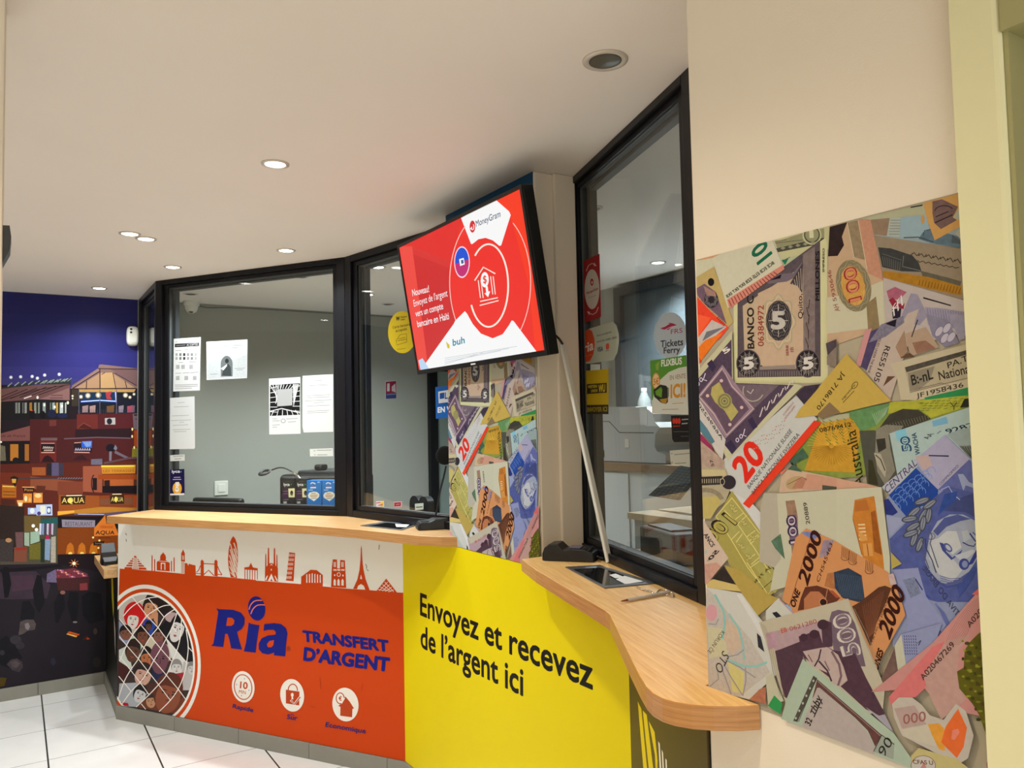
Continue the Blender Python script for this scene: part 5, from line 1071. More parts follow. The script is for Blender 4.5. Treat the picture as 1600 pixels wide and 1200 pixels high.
# tent with neon
P(C4((400, 115), (410, 75), (440, 70), (870, 120), (870, 350), (850, 350), (100, 350), (90, 320)), '#7f6156', tex=.08); P(C4((75, 350), (400, 118), (420, 160), (100, 358)), '#8a6a60', tex=.06)
P(C4((130, 350), (420, 175), (560, 168), (830, 345)), '#a9825f', tex=.08); P(C4((430, 170), (570, 165), (600, 350), (430, 350)), '#b8905f', tex=.05); P(C4((550, 130), (870, 130), (870, 330), (760, 270)), '#71534f', tex=.06)
for P_, w_ in ((((100, 352), (420, 150)), 1.6), (((400, 120), (870, 128)), 1.4), (((420, 120), (422, 420)), 1.6), (((572, 165), (612, 380)), 1.2), (((440, 190), (480, 165)), 1), (((265, 265), (262, 350)), 1.4), (((715, 265), (735, 345)), 1.2), (((90, 357), (420, 354), (840, 350)), 1.3), (((590, 170), (850, 320)), 1.2)): L(C4(*P_), w_, '#35232a')
P(C4((100, 365), (860, 360), (860, 645), (160, 645)), '#1a1c26'); P(C4((90, 365), (165, 365), (165, 560), (90, 560)), '#3a3226'); P(C4((190, 385), (600, 380), (610, 520), (195, 520)), '#1c3048', tex=.3)
P(C4((170, 362), (840, 360), (820, 395), (180, 395)), '#b58a4c', tex=.3)
for x, y, r in ((100, 440, 1.5), (198, 450, 2.4), (280, 436, 3.2), (402, 430, 3.4), (720, 432, 3.0), (820, 420, 1.8), (772, 455, 2.0), (100, 470, 1.2)): E_(*C4(x, y), r*1.35, r*1.35, '#a08e66', n=12); E_(*C4(x, y), r*.8, r*.8, '#ffffee', n=12)
P(C4((485, 400), (560, 385), (540, 440), (560, 480), (500, 480)), '#a83a40', tex=.4)
L(C4((195, 508), (420, 492), (610, 503)), 2.6, '#2e55e0'); L(C4((200, 506), (420, 491), (605, 502)), 1.2, '#cfe0ff'); L(C4((602, 385), (612, 520)), 2.6, '#3656d8'); L(C4((603, 390), (611, 510)), 1.0, '#d8dcff')
for x, w_, c in ((215, 70, '#9a7c78'), (300, 70, '#a8847c'), (500, 90, '#6e4a2c'), (640, 60, '#8a7880'), (740, 70, '#a04858'), (800, 30, '#6e5a60')): P(C4((x, 560), (x+w_, 548), (x+w_-5, 632), (x, 634)), c, tex=.45)
for k_ in range(30): L(C4((165+k_*23, 600), (165+k_*23, 648)), .5, '#4c4248')
for x in (175, 420, 615): L(C4((x, 365), (x, 650)), 1.2, '#5c5660')
# red houses
P(A((360, 682), (640, 680), (640, 1100), (360, 1100)), '#4e1f1e', tex=.12); P(A((140, 705), (380, 705), (380, 960), (140, 960)), '#4a1f1e', tex=.12); P(C4((150, 655), (400, 655), (400, 830), (150, 830)), '#6b2a24', tex=.08); P(C4((395, 650), (830, 645), (830, 830), (395, 840)), '#542022', tex=.1)
P(C4((160, 815), (230, 760), (300, 790), (330, 830)), '#4a1d1c'); L(C4((160, 812), (230, 758), (310, 800)), 1.0, '#8a4a3c'); P(C4((130, 830), (790, 820), (790, 935), (130, 930)), '#2c1a1e', tex=.2)
P(C4((478, 700), (600, 695), (602, 775), (480, 775)), '#b7aba4'); E_(*C4(532, 738), 4.2, 4.8, '#26222a', n=18)
L(C4((0, 942), (390, 925), (780, 935)), 1.8, '#6a5258'); P(C3((478, 930), (670, 930), (670, 962), (478, 962)), '#6d5252'); P(C3((580, 725), (660, 720), (660, 790), (580, 795)), '#6b332e')
P(C3((365, 770), (830, 720), (830, 1200), (365, 1250)), '#521f20', tex=.1) if False else None
P(C3((470, 965), (660, 965), (660, 1210), (465, 1210)), '#6a2520'); P(C3((482, 992), (642, 992), (640, 1105), (480, 1105)), '#1d1418'); L(C3((482, 995), (640, 995)), 1.2, '#d89a8a'); L(C3((482, 1103), (640, 1103)), 1.4, '#e0a48e')
for k_ in range(6): L(C3((505+k_*22, 1060), (512+k_*22, 1030), (525+k_*20, 1050)), 1.2, '#d8b8a8'); L(C3((515+k_*18, 1085), (530+k_*18, 1070)), 1.2, '#d8b8a8')
P(C4((118, 985), (330, 965), (325, 1100), (118, 1105)), '#241820'); P(C4((205, 970), (330, 965), (326, 1050), (205, 1045)), '#2f58b8'); P(C4((215, 975), (320, 972), (316, 1030), (260, 1040)), '#7a96cc', tex=.4); L(C4((120, 990), (200, 985)), 1.2, '#d8a08e'); L(C4((120, 1100), (300, 1104)), 1.4, '#dca28e')
for k_ in range(7): L(C4((130+k_*27, 1080), (140+k_*27, 1050), (150+k_*26, 1078)), 1.2, '#c9b8c8')
P(C3((485, 1210), (520, 1150), (560, 1135), (600, 1160), (640, 1215)), '#2c1518'); P(C4((105, 1190), (160, 1145), (215, 1130), (280, 1190)), '#351a1c')
P(C3((0, 880), (350, 790), (350, 965), (0, 970)), '#7c4a44', tex=.06); D.text('Café de France', C3(-40, 922), C3(292, 920), C3(-40, 894), '#3a1d20', shear=.3); L(C3((0, 878), (350, 786)), 1.0, '#2a191b'); P(C3((-900, 980), (350, 970), (350, 1300), (-900, 1300)), '#1c1518')
P(C3((120, 1005), (215, 1005), (215, 1200), (120, 1200)), '#b5722a', tex=.1); P(C3((290, 1005), (340, 1005), (340, 1200), (290, 1200)), '#a2622a'); P(C3((0, 1015), (60, 1030), (70, 1200), (0, 1200)), '#6a624c', tex=.5); E_(*C3(8, 980), 2.2, 1.4, '#fff4e8'); E_(*C3(185, 1190), 5, 4, '#1b1518')
E_(*C4(545, 1050), 7.2, 6.2, '#1a1820'); P(C4((600, 1010), (625, 1050), (610, 1080), (580, 1060)), '#7c7480'); P(C4((530, 1090), (560, 1090), (556, 1200), (528, 1200)), '#7c7078'); P(C4((600, 1080), (760, 1160), (740, 1180), (590, 1110)), '#6e6068')
P(C4((805, 650), (900, 640), (900, 840), (815, 830)), '#6f5c60'); L(C4((820, 665), (900, 660)), 2.4, '#2a2024'); L(C4((835, 712), (900, 712)), 1.4, '#3c2e34'); P(C4((820, 840), (900, 840), (900, 1040), (820, 1040)), '#a04418', tex=.4); P(C4((800, 1050), (900, 1050), (900, 1160), (795, 1160)), '#7f7420', tex=.4)
for x, y in ((798, 915), (822, 1045), (800, 830)): E_(*C4(x, y), 1.4, 2.4, '#ffdf90', n=10)
# lower shops
P(A((-600, 930), (640, 900), (640, 1160), (-600, 1160)), '#5b241a', tex=.12); P(C5((0, 240), (310, 250), (310, 540), (0, 560)), '#6f2c1a', tex=.15); P(C5((300, 280), (760, 330), (760, 440), (300, 400)), '#8b4a30', tex=.1); L(C5((180, 300), (760, 300)), 2.4, '#4a3634')
P(C5((0, 0), (300, 40), (300, 230), (0, 210)), '#1a1416') if False else None
P(C5((20, 360), (160, 370), (160, 490), (20, 490)), '#b0641c', tex=.25); L(C5((25, 378), (155, 382)), 1.8, '#ffc25a'); L(C5((30, 430), (150, 434)), 1.0, '#5a2a10'); L(C5((30, 462), (150, 466)), 1.0, '#5a2a10')
for x0, x1, y0, y1, c in ((230, 315, 450, 540, '#e88a34'), (330, 420, 440, 540, '#ee8f3a'), (315, 450, 190, 270, '#a0542a'), (510, 580, 145, 275, '#59506a'), (460, 510, 150, 270, '#2a2024'), (585, 630, 150, 270, '#3a3440')): P(C5((x0, y0), (x1, y0), (x1, y1), (x0, y1)), c, tex=.3)
P(C5((220, 385), (340, 385), (330, 440), (235, 440)), '#2e1812'); L(C5((220, 386), (340, 388)), 1.4, '#ffb05a'); D.text('Pizza', C5(242, 425), C5(325, 425), C5(242, 402), '#e89a4c'); E_(*C5(255, 500), 2.2, 4.5, '#ffe8b0'); E_(*C5(295, 510), 2, 3.5, '#f7b060'); E_(*C5(375, 470), 5, 3.5, '#ffd08a')
P(C5((100, 290), (140, 275), (180, 292), (165, 345), (150, 390), (125, 345)), '#241c16'); P(C5((115, 305), (160, 305), (155, 345), (122, 345)), '#d9a03a'); P(C5((165, 515), (232, 515), (220, 575), (185, 590)), '#e8a24a'); P(C5((178, 540), (222, 540), (212, 570), (188, 570)), '#fff0c8'); P(C5((10, 500), (150, 510), (150, 560), (10, 560)), '#4a2218')
P(C5((360, 370), (450, 375), (440, 440), (360, 445)), '#5a2a1c')
# pizzeria at right
P(C6((250, 180), (440, 175), (440, 440), (250, 430)), '#9c5238', tex=.1); P(C6((440, 150), (800, 150), (800, 450), (440, 440)), '#5a2c1c', tex=.15); P(C6((430, 175), (770, 165), (765, 250), (440, 255)), '#c9822a', tex=.08); L(C6((430, 180), (760, 178)), 2.6, '#ffd24a'); D.text('LES TERRASSES', C6(450, 240), C6(752, 236), C6(450, 216), '#8a5218')
P(C6((400, 262), (780, 260), (780, 310), (400, 310)), '#9c4418', tex=.2); P(C6((455, 310), (750, 310), (750, 372), (455, 375)), '#b05a2c', tex=.2); P(C6((345, 295), (388, 295), (388, 415), (345, 415)), '#241818'); D.arc(*C6(360, 350), 4, 13, 1.6, '#2a1614', 90, 270); P(C6((460, 320), (515, 315), (515, 375), (460, 375)), '#2c1a18')
P(C6((440, 375), (800, 370), (800, 450), (440, 440)), '#1c1416', tex=.2); P(C6((330, 110), (440, 105), (440, 165), (330, 165)), '#6a6470', tex=.3); L(C6((460, 150), (700, 100), (800, 95)), 3.0, '#5d4446')
for q_ in range(10): L(C6((0+q_*25, 305), (18+q_*25, 292)), 1.2, '#7c7078')
P(C6((0, 330), (250, 330), (250, 450), (0, 460)), '#7d3c28', tex=.1)
P(C6((10, 460), (410, 470), (410, 620), (10, 640)), '#9a4e20', tex=.2); P(C6((410, 470), (810, 460), (810, 600), (410, 590)), '#8a3e1c', tex=.2); P(C6((415, 500), (760, 490), (760, 560), (415, 560)), '#7c4a30', tex=.2); P(C6((750, 470), (812, 470), (812, 600), (750, 600)), '#b0481c')
P(C6((30, 475), (275, 470), (270, 555), (35, 560)), '#3a2414'); P(C6((515, 470), (655, 465), (655, 550), (520, 552)), '#3a2414'); D.text('AQUA', C6(40, 545), C6(262, 540), C6(42, 492), '#f0cf70', bold=.0); D.text('AQUA', C6(526, 528), C6(645, 528), C6(530, 484), '#f0cf70', bold=.0); L(C6((85, 470), (240, 466)), 1.4, '#fff2b0'); L(C6((540, 456), (630, 454)), 1.2, '#fff2b0'); E_(*C6(125, 520), 3, 4, '#ffd860'); E_(*C6(575, 505), 2.5, 4, '#ffd860')
P(C6((0, 640), (180, 610), (430, 580), (800, 590), (800, 620), (460, 655), (170, 645), (0, 665)), '#b87a2c', tex=.15); P(C6((160, 648), (480, 640), (800, 612), (800, 650), (470, 665), (160, 660)), '#5c4c62'); P(C6((0, 625), (165, 615), (165, 635), (0, 665)), '#f0a83a'); L(C6((200, 652), (460, 655)), 1.0, '#c8c4e0')
# shop front
P(C5((0, 560), (240, 580), (240, 1000), (0, 1000)), '#2e211c', tex=.3); P(C5((275, 590), (360, 590), (360, 655), (275, 655)), '#a9b4d8'); E_(*C5(318, 620), 3.6, 4.2, '#e8ecfc'); P(C5((355, 560), (515, 555), (518, 665), (360, 665)), '#b8c2e0', tex=.1); P(C5((395, 570), (450, 570), (450, 650), (400, 655)), '#e8e4c8'); P(C5((465, 580), (500, 580), (500, 650), (465, 650)), '#2a3468'); E_(*C5(482, 615), 2.2, 4, '#e0e8fc'); E_(*C5(385, 645), 3, 3, '#4a3c78')
P(C5((235, 665), (570, 680), (570, 1140), (240, 1140)), '#4a4430', tex=.4); P(C5((240, 670), (400, 670), (400, 830), (240, 830)), '#6b552c', tex=.2); P(C5((400, 700), (570, 690), (570, 750), (400, 760)), '#245450', tex=.3)
for x, c in ((390, '#c8c8d0'), (415, '#8a94b0'), (440, '#3a3e58'), (462, '#c8b8c0'), (485, '#6e3a54'), (508, '#b8b0b8'), (535, '#4a4a50')): P(C5((x, 745), (x+20, 745), (x+16, 860), (x-2, 850)), c)
for x, y, r in ((328, 768, 2.8), (360, 806, 2.8)): E_(*C5(x, y), r, r, '#fffff0', n=14)
P(C5((240, 835), (290, 835), (290, 970), (240, 960)), '#9aa88c', tex=.3); P(C5((300, 830), (390, 820), (390, 920), (300, 950)), '#9ab096', tex=.15); P(C5((290, 960), (400, 930), (400, 1100), (290, 1100)), '#6a6024', tex=.5); E_(*C5(468, 885), 3, 4, '#b01c4c'); P(C5((445, 900), (500, 900), (490, 1110), (440, 1100)), '#7f92a4', tex=.3); P(C5((505, 880), (550, 870), (550, 1140), (500, 1130)), '#a89a84', tex=.5); P(C5((400, 900), (440, 900), (440, 1140), (400, 1140)), '#223024')
P(C5((140, 980), (265, 970), (265, 1150), (135, 1150)), '#7a4430', tex=.2); P(C5((150, 985), (260, 978), (258, 1005), (150, 1010)), '#8e2c20'); P(C5((0, 900), (130, 900), (130, 1130), (0, 1130)), '#3c3330', tex=.6); E_(*C5(85, 910), 5, 3.5, '#b08054', n=12); P(C5((150, 830), (230, 830), (230, 980), (160, 980)), '#6a4a48', tex=.5); P(C5((0, 1120), (560, 1130), (500, 1200), (0, 1200)), '#4e4438', tex=.4)
# wood-front restaurant
P(C6((0, 790), (400, 770), (620, 800), (620, 1070), (380, 1050), (0, 1060)), '#7d3a10', tex=.25); P(C6((40, 705), (370, 712), (368, 780), (45, 780)), '#8c8088', tex=.15); D.text('RESTAURANT', C6(75, 768), C6(345, 768), C6(75, 728), '#55464e'); P(C6((360, 790), (470, 660), (480, 745), (560, 745), (600, 860), (360, 870)), '#cf7228', tex=.06); P(C6((430, 745), (555, 745), (575, 800), (395, 800)), '#cc6a26'); D.text('TERRASSE', C6(412, 790), C6(545, 790), C6(415, 768), '#8a3a14'); D.text('AQUA', C6(372, 852), C6(560, 852), C6(375, 815), '#2a1812', bold=.02); L(C6((400, 885), (520, 887)), 1.4, '#5a2c14')
for x in (125, 240, 355, 465): P(C6((x-45, 1045), (x-30, 960), (x, 930), (x+30, 960), (x+40, 1045)), '#b9661a', tex=.2); E_(*C6(x, 1040), 3.2, 2.4, '#ffc860', n=12)
for x, y in ((350, 882), (412, 912), (402, 985)): E_(*C6(x, y), 1.7, 1.7, '#ffd880', n=10)
P(C6((350, 925), (460, 918), (460, 955), (355, 962)), '#241412'); D.text('Terrasse', C6(368, 950), C6(448, 945), C6(368, 934), '#a8784a'); P(C6((540, 900), (620, 900), (620, 1080), (500, 1070)), '#17131a') if False else None
P(C6((0, 1050), (380, 1040), (620, 1070), (620, 1200), (0, 1200)), '#1b1014', tex=.3)
for k_ in range(8):
    t = k_*PI/4+.2; x, y = C6(162, 1138); L([(x, y), (x+8*math.cos(t), y+7*math.sin(t))], [1.6, .3], '#e8843a')
E_(*C6(162, 1138), 2.6, 2.6, '#fff0c8', n=12)
# the square and its crowd
P(C7((-900, 90), (500, 60), (1000, 160), (1100, 1200), (-900, 1400)), '#211b20', tex=.25, tscale=6); P(C7((-200, 130), (320, 130), (450, 250), (420, 370), (100, 380), (-200, 360)), '#382a33', tex=.35, tscale=16); P(C7((100, 170), (290, 160), (330, 280), (110, 310)), '#442e38', tex=.35, tscale=18)
P(C7((0, 110), (540, 70), (560, 85), (200, 130), (0, 140)), '#151015'); P(C7((500, 120), (660, 100), (780, 150), (790, 180), (500, 200)), '#6e2c34', tex=.6, tscale=90); P(C7((420, 150), (500, 110), (510, 230), (415, 225)), '#6a5a72', tex=.5, tscale=80); P(C7((500, 190), (800, 190), (790, 300), (520, 300)), '#44201f', tex=.4); P(C7((712, 238), (780, 232), (782, 296), (712, 300)), '#8a3a3a')
for k_ in range(36): E_(*C7(515+(k_*37) % 250, 118+(k_*19) % 66), 1.5, 1.3, ('#c86a78', '#e0a080', '#b03a30', '#8a5a80')[k_ % 4], n=8)
for pts in (((15, 130), (40, 85), (75, 95), (100, 240), (75, 360), (40, 370)), ((290, 300), (330, 160), (370, 170), (400, 400), (350, 500), (310, 430)), ((180, 560), (200, 400), (260, 390), (310, 480), (300, 560)), ((480, 420), (520, 330), (570, 330), (580, 450), (520, 590), (495, 590)), ((600, 420), (620, 310), (700, 320), (700, 440), (680, 580), (640, 570)), ((730, 350), (800, 310), (900, 330), (930, 560), (800, 600), (740, 520)), ((0, 740), (60, 700), (140, 800), (200, 900), (100, 1000), (0, 960))): P(C7(*pts), '#131116', tex=.3, tscale=30)
P(C7((180, 580), (230, 560), (300, 560), (322, 600), (310, 650), (250, 660), (200, 690), (165, 700)), '#4e4340', tex=.6, tscale=30); P(C7((220, 600), (250, 585), (268, 620), (250, 655), (228, 640)), '#7d706e', tex=.3); E_(*C7(560, 318), 4, 3, '#8a5a4c'); E_(*C7(140, 740), 9, 7, '#332e32', tex=.6); E_(*C7(180, 790), 7, 6, '#2f2a2e', tex=.6); P(C7((60, 960), (95, 920), (150, 905), (195, 935), (205, 985), (170, 1030), (110, 1010)), '#3c3234', tex=.6, tscale=30); P(C7((90, 940), (140, 920), (180, 950), (150, 990), (105, 980)), '#4e4142', tex=.5, tscale=30); E_(*C7(20, 855), 4, 4, '#2f2c2e'); E_(*C7(475, 935), 4, 6, '#2c2a36'); E_(*C7(865, 940), 6, 8, '#2c2822', tex=.5); E_(*C7(850, 665), 3, 5, '#4a3830')
P(C7((-100, 1070), (60, 1080), (40, 1150), (-100, 1180)), '#4a3810'); P(C7((590, 690), (605, 682), (690, 705), (680, 718)), '#ffb050'); P(C7((600, 675), (620, 665), (712, 690), (700, 702)), '#e0541c'); P(C7((780, 715), (805, 735), (770, 738)), '#c0481c'); P(C7((735, 745), (775, 700), (780, 725)), '#5a1c10')
E_(*C7(670, 582), 3.5, 1.4, '#8a8078')
tag(D.build('night_market_mural'), 'wall-sized photo print of a market square with lit terraces at night, left of the counter', 'wall print')
# ================================================================ papers and stickers on the booth glass
def decal(name, plane, corners, col, label, cat, draw=None, group=None, gain=(.74, .75, .77), rough=0.6, rnd=False):
    uv = [plane.uv(*p) for p in corners]
    D = Print(plane, gain=gain, rough=rough, base=0.0006, step=0.000006); D.sheet(uv, col, 0.0005)
    if not rnd: D.clip = ccw(uv)
    if draw: draw(D)
    return tag(D.build(name), label, cat, group)
w3 = Z(220, 420, 3.0); w7 = Z(400, 700, 9.23); wr = Z(880, 380, 3.75); wq = Z(880, 640, 3.75); w2 = Z(520, 360, 2.5)
def lines(D, f, rows, w, col):
    for (a, b_) in rows: D.line(f(a, b_), w, col)
def d1(D):
    D.poly(w3((160, 352), (273, 346), (273, 362), (160, 368)), '#151515'); D.text('ACCEPTES', w3(215, 362), w3(268, 359), w3(215, 352), '#e8e8e8'); D.line(w3((165, 360), (210, 357)), .8, '#b8b8b8')
    for y in (402, 420):
        for k in range(6): D.poly(w3((163+k*18, y-6), (173+k*18, y-7), (173+k*18, y+6), (163+k*18, y+7)), ('#a8a8a8', '#7c7c7c', '#3c3c3c', '#9a9a9a', '#8a8a8a', '#b4b4b4')[k])
    for y, xs in ((460, (165, 190, 228)), (512, (165, 205, 245))):
        for x in xs: D.poly(w3((x, y-9), (x+17, y-10), (x+17, y+9), (x, y+10)), '#b4b4b2', tex=.4)
    lines(D, w3, (((163, 384), (190, 382)), ((205, 381), (222, 380)), ((178, 440), (200, 439)), ((228, 437), (265, 435)), ((162, 490), (190, 489)), ((197, 489), (228, 487)), ((232, 487), (272, 485)), ((160, 545), (268, 541)), ((160, 553), (268, 549)), ((160, 562), (240, 559)), ((163, 343), (172, 342))), .7, '#8c8c8a')
decal('notice_paper', GW1, w3((155, 328), (281, 320), (277, 570), (152, 575)), '#e6e8e6', 'white accepted payments notice with black heading at upper left of the left window', 'notice', d1)
def d2(D):
    D.poly(w3((312, 440), (360, 420), (440, 425), (497, 400), (497, 510), (312, 518)), '#c3c8c8', tex=.2); D.ell(*w3(403, 448), 9.4, 13.5, '#6f7676'); D.poly(w3((375, 450), (431, 448), (431, 504), (376, 506)), '#6f7676')
    D.ell(*w3(404, 432), 3.0, 3.6, '#2c3030'); D.poly(w3((380, 500), (388, 470), (398, 448), (412, 446), (422, 462), (425, 503)), '#3f4646', tex=.3); D.poly(w3((374, 468), (392, 456), (404, 446), (404, 456), (388, 476)), '#dfe3e3')
    lines(D, w3, (((388, 362), (480, 357)), ((420, 372), (462, 369)), ((440, 468), (488, 465)), ((450, 475), (480, 473)), ((325, 495), (358, 493))), .9, '#8f9696')
decal('notice_paper', GW1, w3((308, 342), (500, 331), (498, 512), (309, 521)), '#eceff0', 'white square print with a grey figure under an arch, on the left window', 'notice', d2)
def d3(D): lines(D, w3, (((172, 628), (205, 626)), ((155, 648), (226, 645)), ((145, 690), (225, 687)), ((142, 712), (236, 708)), ((180, 720), (203, 719)), ((150, 734), (222, 731)), ((148, 755), (232, 752)), ((155, 764), (215, 762))), .7, '#a0a3a0')
decal('notice_paper', GW1, w3((132, 606), (252, 598), (254, 838), (250, 844), (134, 846)), '#dfe2df', 'plain white typed sheet at middle left of the left window, beside the frame', 'notice', d3)
def d4(D):
    D.poly(w3((606, 545), (746, 536), (746, 684), (606, 690)), '#181818')
    for k in range(11):
        D.line(w3((606+k*14, 545-k), (640-k*2, 600+k*8)), .9, '#eceeec') if k < 5 else D.line(w3((690+k*5, 540), (716, 590+k*9-40)), .9, '#eceeec')
    for k in range(6): D.line(w3((608, 560+k*22), (640, 552+k*24)), .9, '#eceeec'); D.line(w3((712, 556+k*22), (746, 548+k*24)), .9, '#eceeec'); D.line(w3((625+k*20, 662), (612+k*26, 690)), .9, '#eceeec'); D.line(w3((640+k*16, 542), (642+k*12, 562)), .8, '#eceeec')
    D.poly(w3((638, 566), (712, 561), (710, 640), (640, 645)), '#b6b8b6'); D.line(w3((606, 668), (660, 655), (746, 675)), 1.4, '#eceeec')
    lines(D, w3, (((617, 704), (640, 703)), ((617, 714), (652, 712)), ((682, 704), (735, 701)), ((617, 733), (652, 731)), ((617, 743), (640, 742)), ((690, 718), (728, 716))), .7, '#8e908e'); D.arc(*w3(668, 713), 3.4, 3.0, .7, '#70726f', n=16)
decal('notice_paper', GW1, w3((601, 515), (748, 507), (749, 773), (602, 777)), '#dfe4e0', 'white sheet with a black and white broken pattern square, on the left window', 'notice', d4)
def d5(D): lines(D, w3, (((812, 525), (850, 523)), ((790, 548), (878, 543)), ((778, 595), (888, 590)), ((785, 604), (885, 600)), ((768, 620), (894, 614)), ((812, 628), (858, 626)), ((780, 644), (885, 639)), ((780, 668), (884, 663)), ((780, 676), (875, 672))), .75, '#9da19e')
decal('notice_paper', GW1, w3((758, 502), (902, 494), (902, 764), (764, 767), (758, 740)), '#e6ebe6', 'plain white typed sheet at the right edge of the left window', 'notice', d5)
def d6(D): lines(D, w3, (((152, 880), (200, 877)), ((158, 892), (190, 890))), .8, '#6c706c')
decal('contact_label', GW1, w3((137, 874), (206, 870), (206, 899), (138, 902)), '#d6dad6', 'small white contact label above the purple sticker on the left window', 'label', d6)
def d7(D): lines(D, w7, (((830, 42), (860, 40)), ((880, 32), (1092, 28)), ((840, 98), (860, 98)), ((885, 100), (1030, 98))), .8, '#6c706c')
decal('contact_label', GW1, w7((776, 14), (1112, 2), (1114, 118), (780, 122)), '#dfe4df', 'white contact label at lower right of the left window, above the sim card boxes', 'label', d7)
def d8(D):
    D.text('lyca', w3(146, 957), w3(184, 955), w3(146, 944), '#f0f0f4', bold=.02); D.ell(*w3(189, 951), .7, 1.2, '#4ab8a0'); lines(D, w3, (((155, 978), (186, 977)), ((150, 988), (190, 987))), 1.0, '#c8c4dc')
    D.ell(*w3(171, 1030), 7.2, 9.8, '#e8b040'); D.poly(w3((163, 1000), (180, 999), (180, 1020), (163, 1022)), '#eee8dc'); D.ell(*w3(170, 1034), 3.4, 4, '#f0ead8'); D.line(w3((163, 1032), (176, 1032)), .9, '#7a5a38'); D.poly(w3((137, 1054), (205, 1052), (205, 1061), (137, 1062)), '#e6e6ea')
decal('sim_card_sticker', GW1, w3((137, 942), (204, 938), (206, 1060), (138, 1062)), '#1c1648', 'dark purple Lyca sim card sticker at the bottom left of the left window', 'sticker', d8)
# ---- narrow window
def ellpts(cx, cy, rx, ry, n=40): return [(cx+rx*math.cos(2*PI*i/n), cy+ry*math.sin(2*PI*i/n)) for i in range(n)]
def d9(D):
    D.text('W', w2(247, 352), w2(262, 351), w2(247, 338), '#1a1712', bold=.06); D.text('Western', w2(265, 343), w2(290, 339), w2(265, 336), '#1a1712', bold=.02); D.text('Union', w2(265, 352), w2(282, 350), w2(265, 345), '#1a1712', bold=.02)
    D.text('Carte bancaire', w2(234, 384), w2(303, 371), w2(234, 374), '#1a1712', bold=.008); D.text('acceptée', w2(246, 398), w2(290, 389), w2(246, 387), '#1a1712', bold=.008)
    D.line(w2((256, 420), (262, 408), (288, 403), (290, 436), (250, 448), (248, 430), (256, 420)), .7, '#3a321a'); D.line(w2((254, 432), (290, 424)), .7, '#3a321a'); D.line(w2((258, 424), (284, 418)), .7, '#3a321a'); D.line(w2((252, 465), (285, 461)), .6, '#6a5c1a')
decal('round_sticker', GW2, ellpts(629, 519, 22.5, 33), '#e4c71a', 'round yellow sticker reading Carte bancaire acceptée, half hidden by the television', 'sticker', d9, rnd=True)
def d10(D):
    D.poly(w2((412, 630), (470, 620), (470, 668), (414, 676)), '#e6ecf2'); D.poly(w2((418, 636), (436, 633), (436, 656), (418, 659)), '#1f57a8'); D.text('LCL', w2(438, 658), w2(480, 652), w2(438, 634), '#1b4e98', bold=.03); D.text('EN VENTE', w2(410, 712), w2(520, 700), w2(410, 692), '#eef2f6', bold=.04)
decal('blue_sticker', GW2, w2((401, 612), (560, 596), (560, 722), (403, 736)), '#1b62b4', 'blue sticker reading EN V, partly hidden behind the banknote pillar', 'sticker', d10)
def d11(D): D.line(w2((170, 1065), (186, 1063)), 1.6, '#c05a6a'); D.poly(w2((186, 1062), (199, 1060), (199, 1078), (188, 1079)), '#e0c23a'); D.line(w2((178, 1074), (196, 1071)), 1.4, '#b84a4a')
decal('small_sticker', GW2, w2((169, 1058), (200, 1057), (201, 1080), (170, 1081)), '#e6d9d6', 'small white and yellow sticker at the bottom left of the narrow window', 'sticker', d11)
def d12(D): D.poly(w2((241, 1064), (266, 1062), (266, 1076), (241, 1078)), '#96202c'); D.line(w2((246, 1071), (262, 1069)), 1.4, '#d88a8a')
decal('small_sticker', GW2, w2((238, 1060), (271, 1058), (271, 1080), (239, 1082)), '#d6a8ac', 'small red sticker at the bottom middle of the narrow window', 'sticker', d12)
# ---- tall right window
def e1(D):
    D.ell(*wr(170, 270), 11.6, 31.2, '#d9cfc4'); D.ell(*wr(169, 228), 2.6, 5.6, '#b8282c'); D.ell(*wr(170, 230), 1.2, 2.4, '#d9cfc4'); D.text('MoneyGram', wr(138, 302), wr(205, 272), wr(138, 286), '#a82a2e', bold=.03); D.line(wr((150, 320), (194, 305)), .7, '#b87a74')
    D.line(wr((135, 165), (150, 130), (170, 118), (190, 128)), 1.2, '#d9b8b0'); D.poly(wr((183, 112), (197, 135), (180, 132)), '#d9b8b0'); D.line(wr((207, 375), (195, 405), (175, 418), (150, 410)), 1.2, '#d9b8b0'); D.poly(wr((140, 400), (158, 402), (154, 422)), '#d9b8b0')
decal('square_sticker', GW3, wr((122, 105), (213, 62), (222, 430), (123, 468)), '#a82428', 'red MoneyGram sticker with pale oval at the upper left of the tall window', 'sticker', e1)
def e2(D):
    D.poly(wr((122, 522), (150, 502), (170, 515), (184, 560), (186, 600), (178, 650), (158, 690), (122, 702)), '#cf4c22'); D.text('ria', wr(122, 645), wr(178, 622), wr(122, 590), '#efe0d4', bold=.02); D.line(wr((130, 662), (172, 652)), .6, '#dd8a66')
    D.text('Nous acceptons', wr(198, 548), wr(284, 524), wr(198, 536), '#5a5a50', bold=.01); D.text('carte de crédit, débit', wr(198, 584), wr(316, 556), wr(198, 571), '#4a4a42', bold=.01); D.text('VISA', wr(200, 638), wr(234, 630), wr(200, 612), '#2c3a5c', bold=.03); D.ell(*wr(258, 606), 1.9, 5.0, '#c8443a'); D.ell(*wr(264, 604), 1.9, 5.0, '#cf5a40'); D.line(wr((250, 632), (270, 628)), .7, '#5a504a')
decal('rounded_sticker', GW3, wr((122, 522), (150, 502), (290, 458), (312, 480), (326, 530), (328, 580), (318, 640), (296, 684), (160, 706), (122, 706)), '#b4b8a4', 'grey rounded sticker with orange ria circle on the left of the tall window', 'sticker', e2)
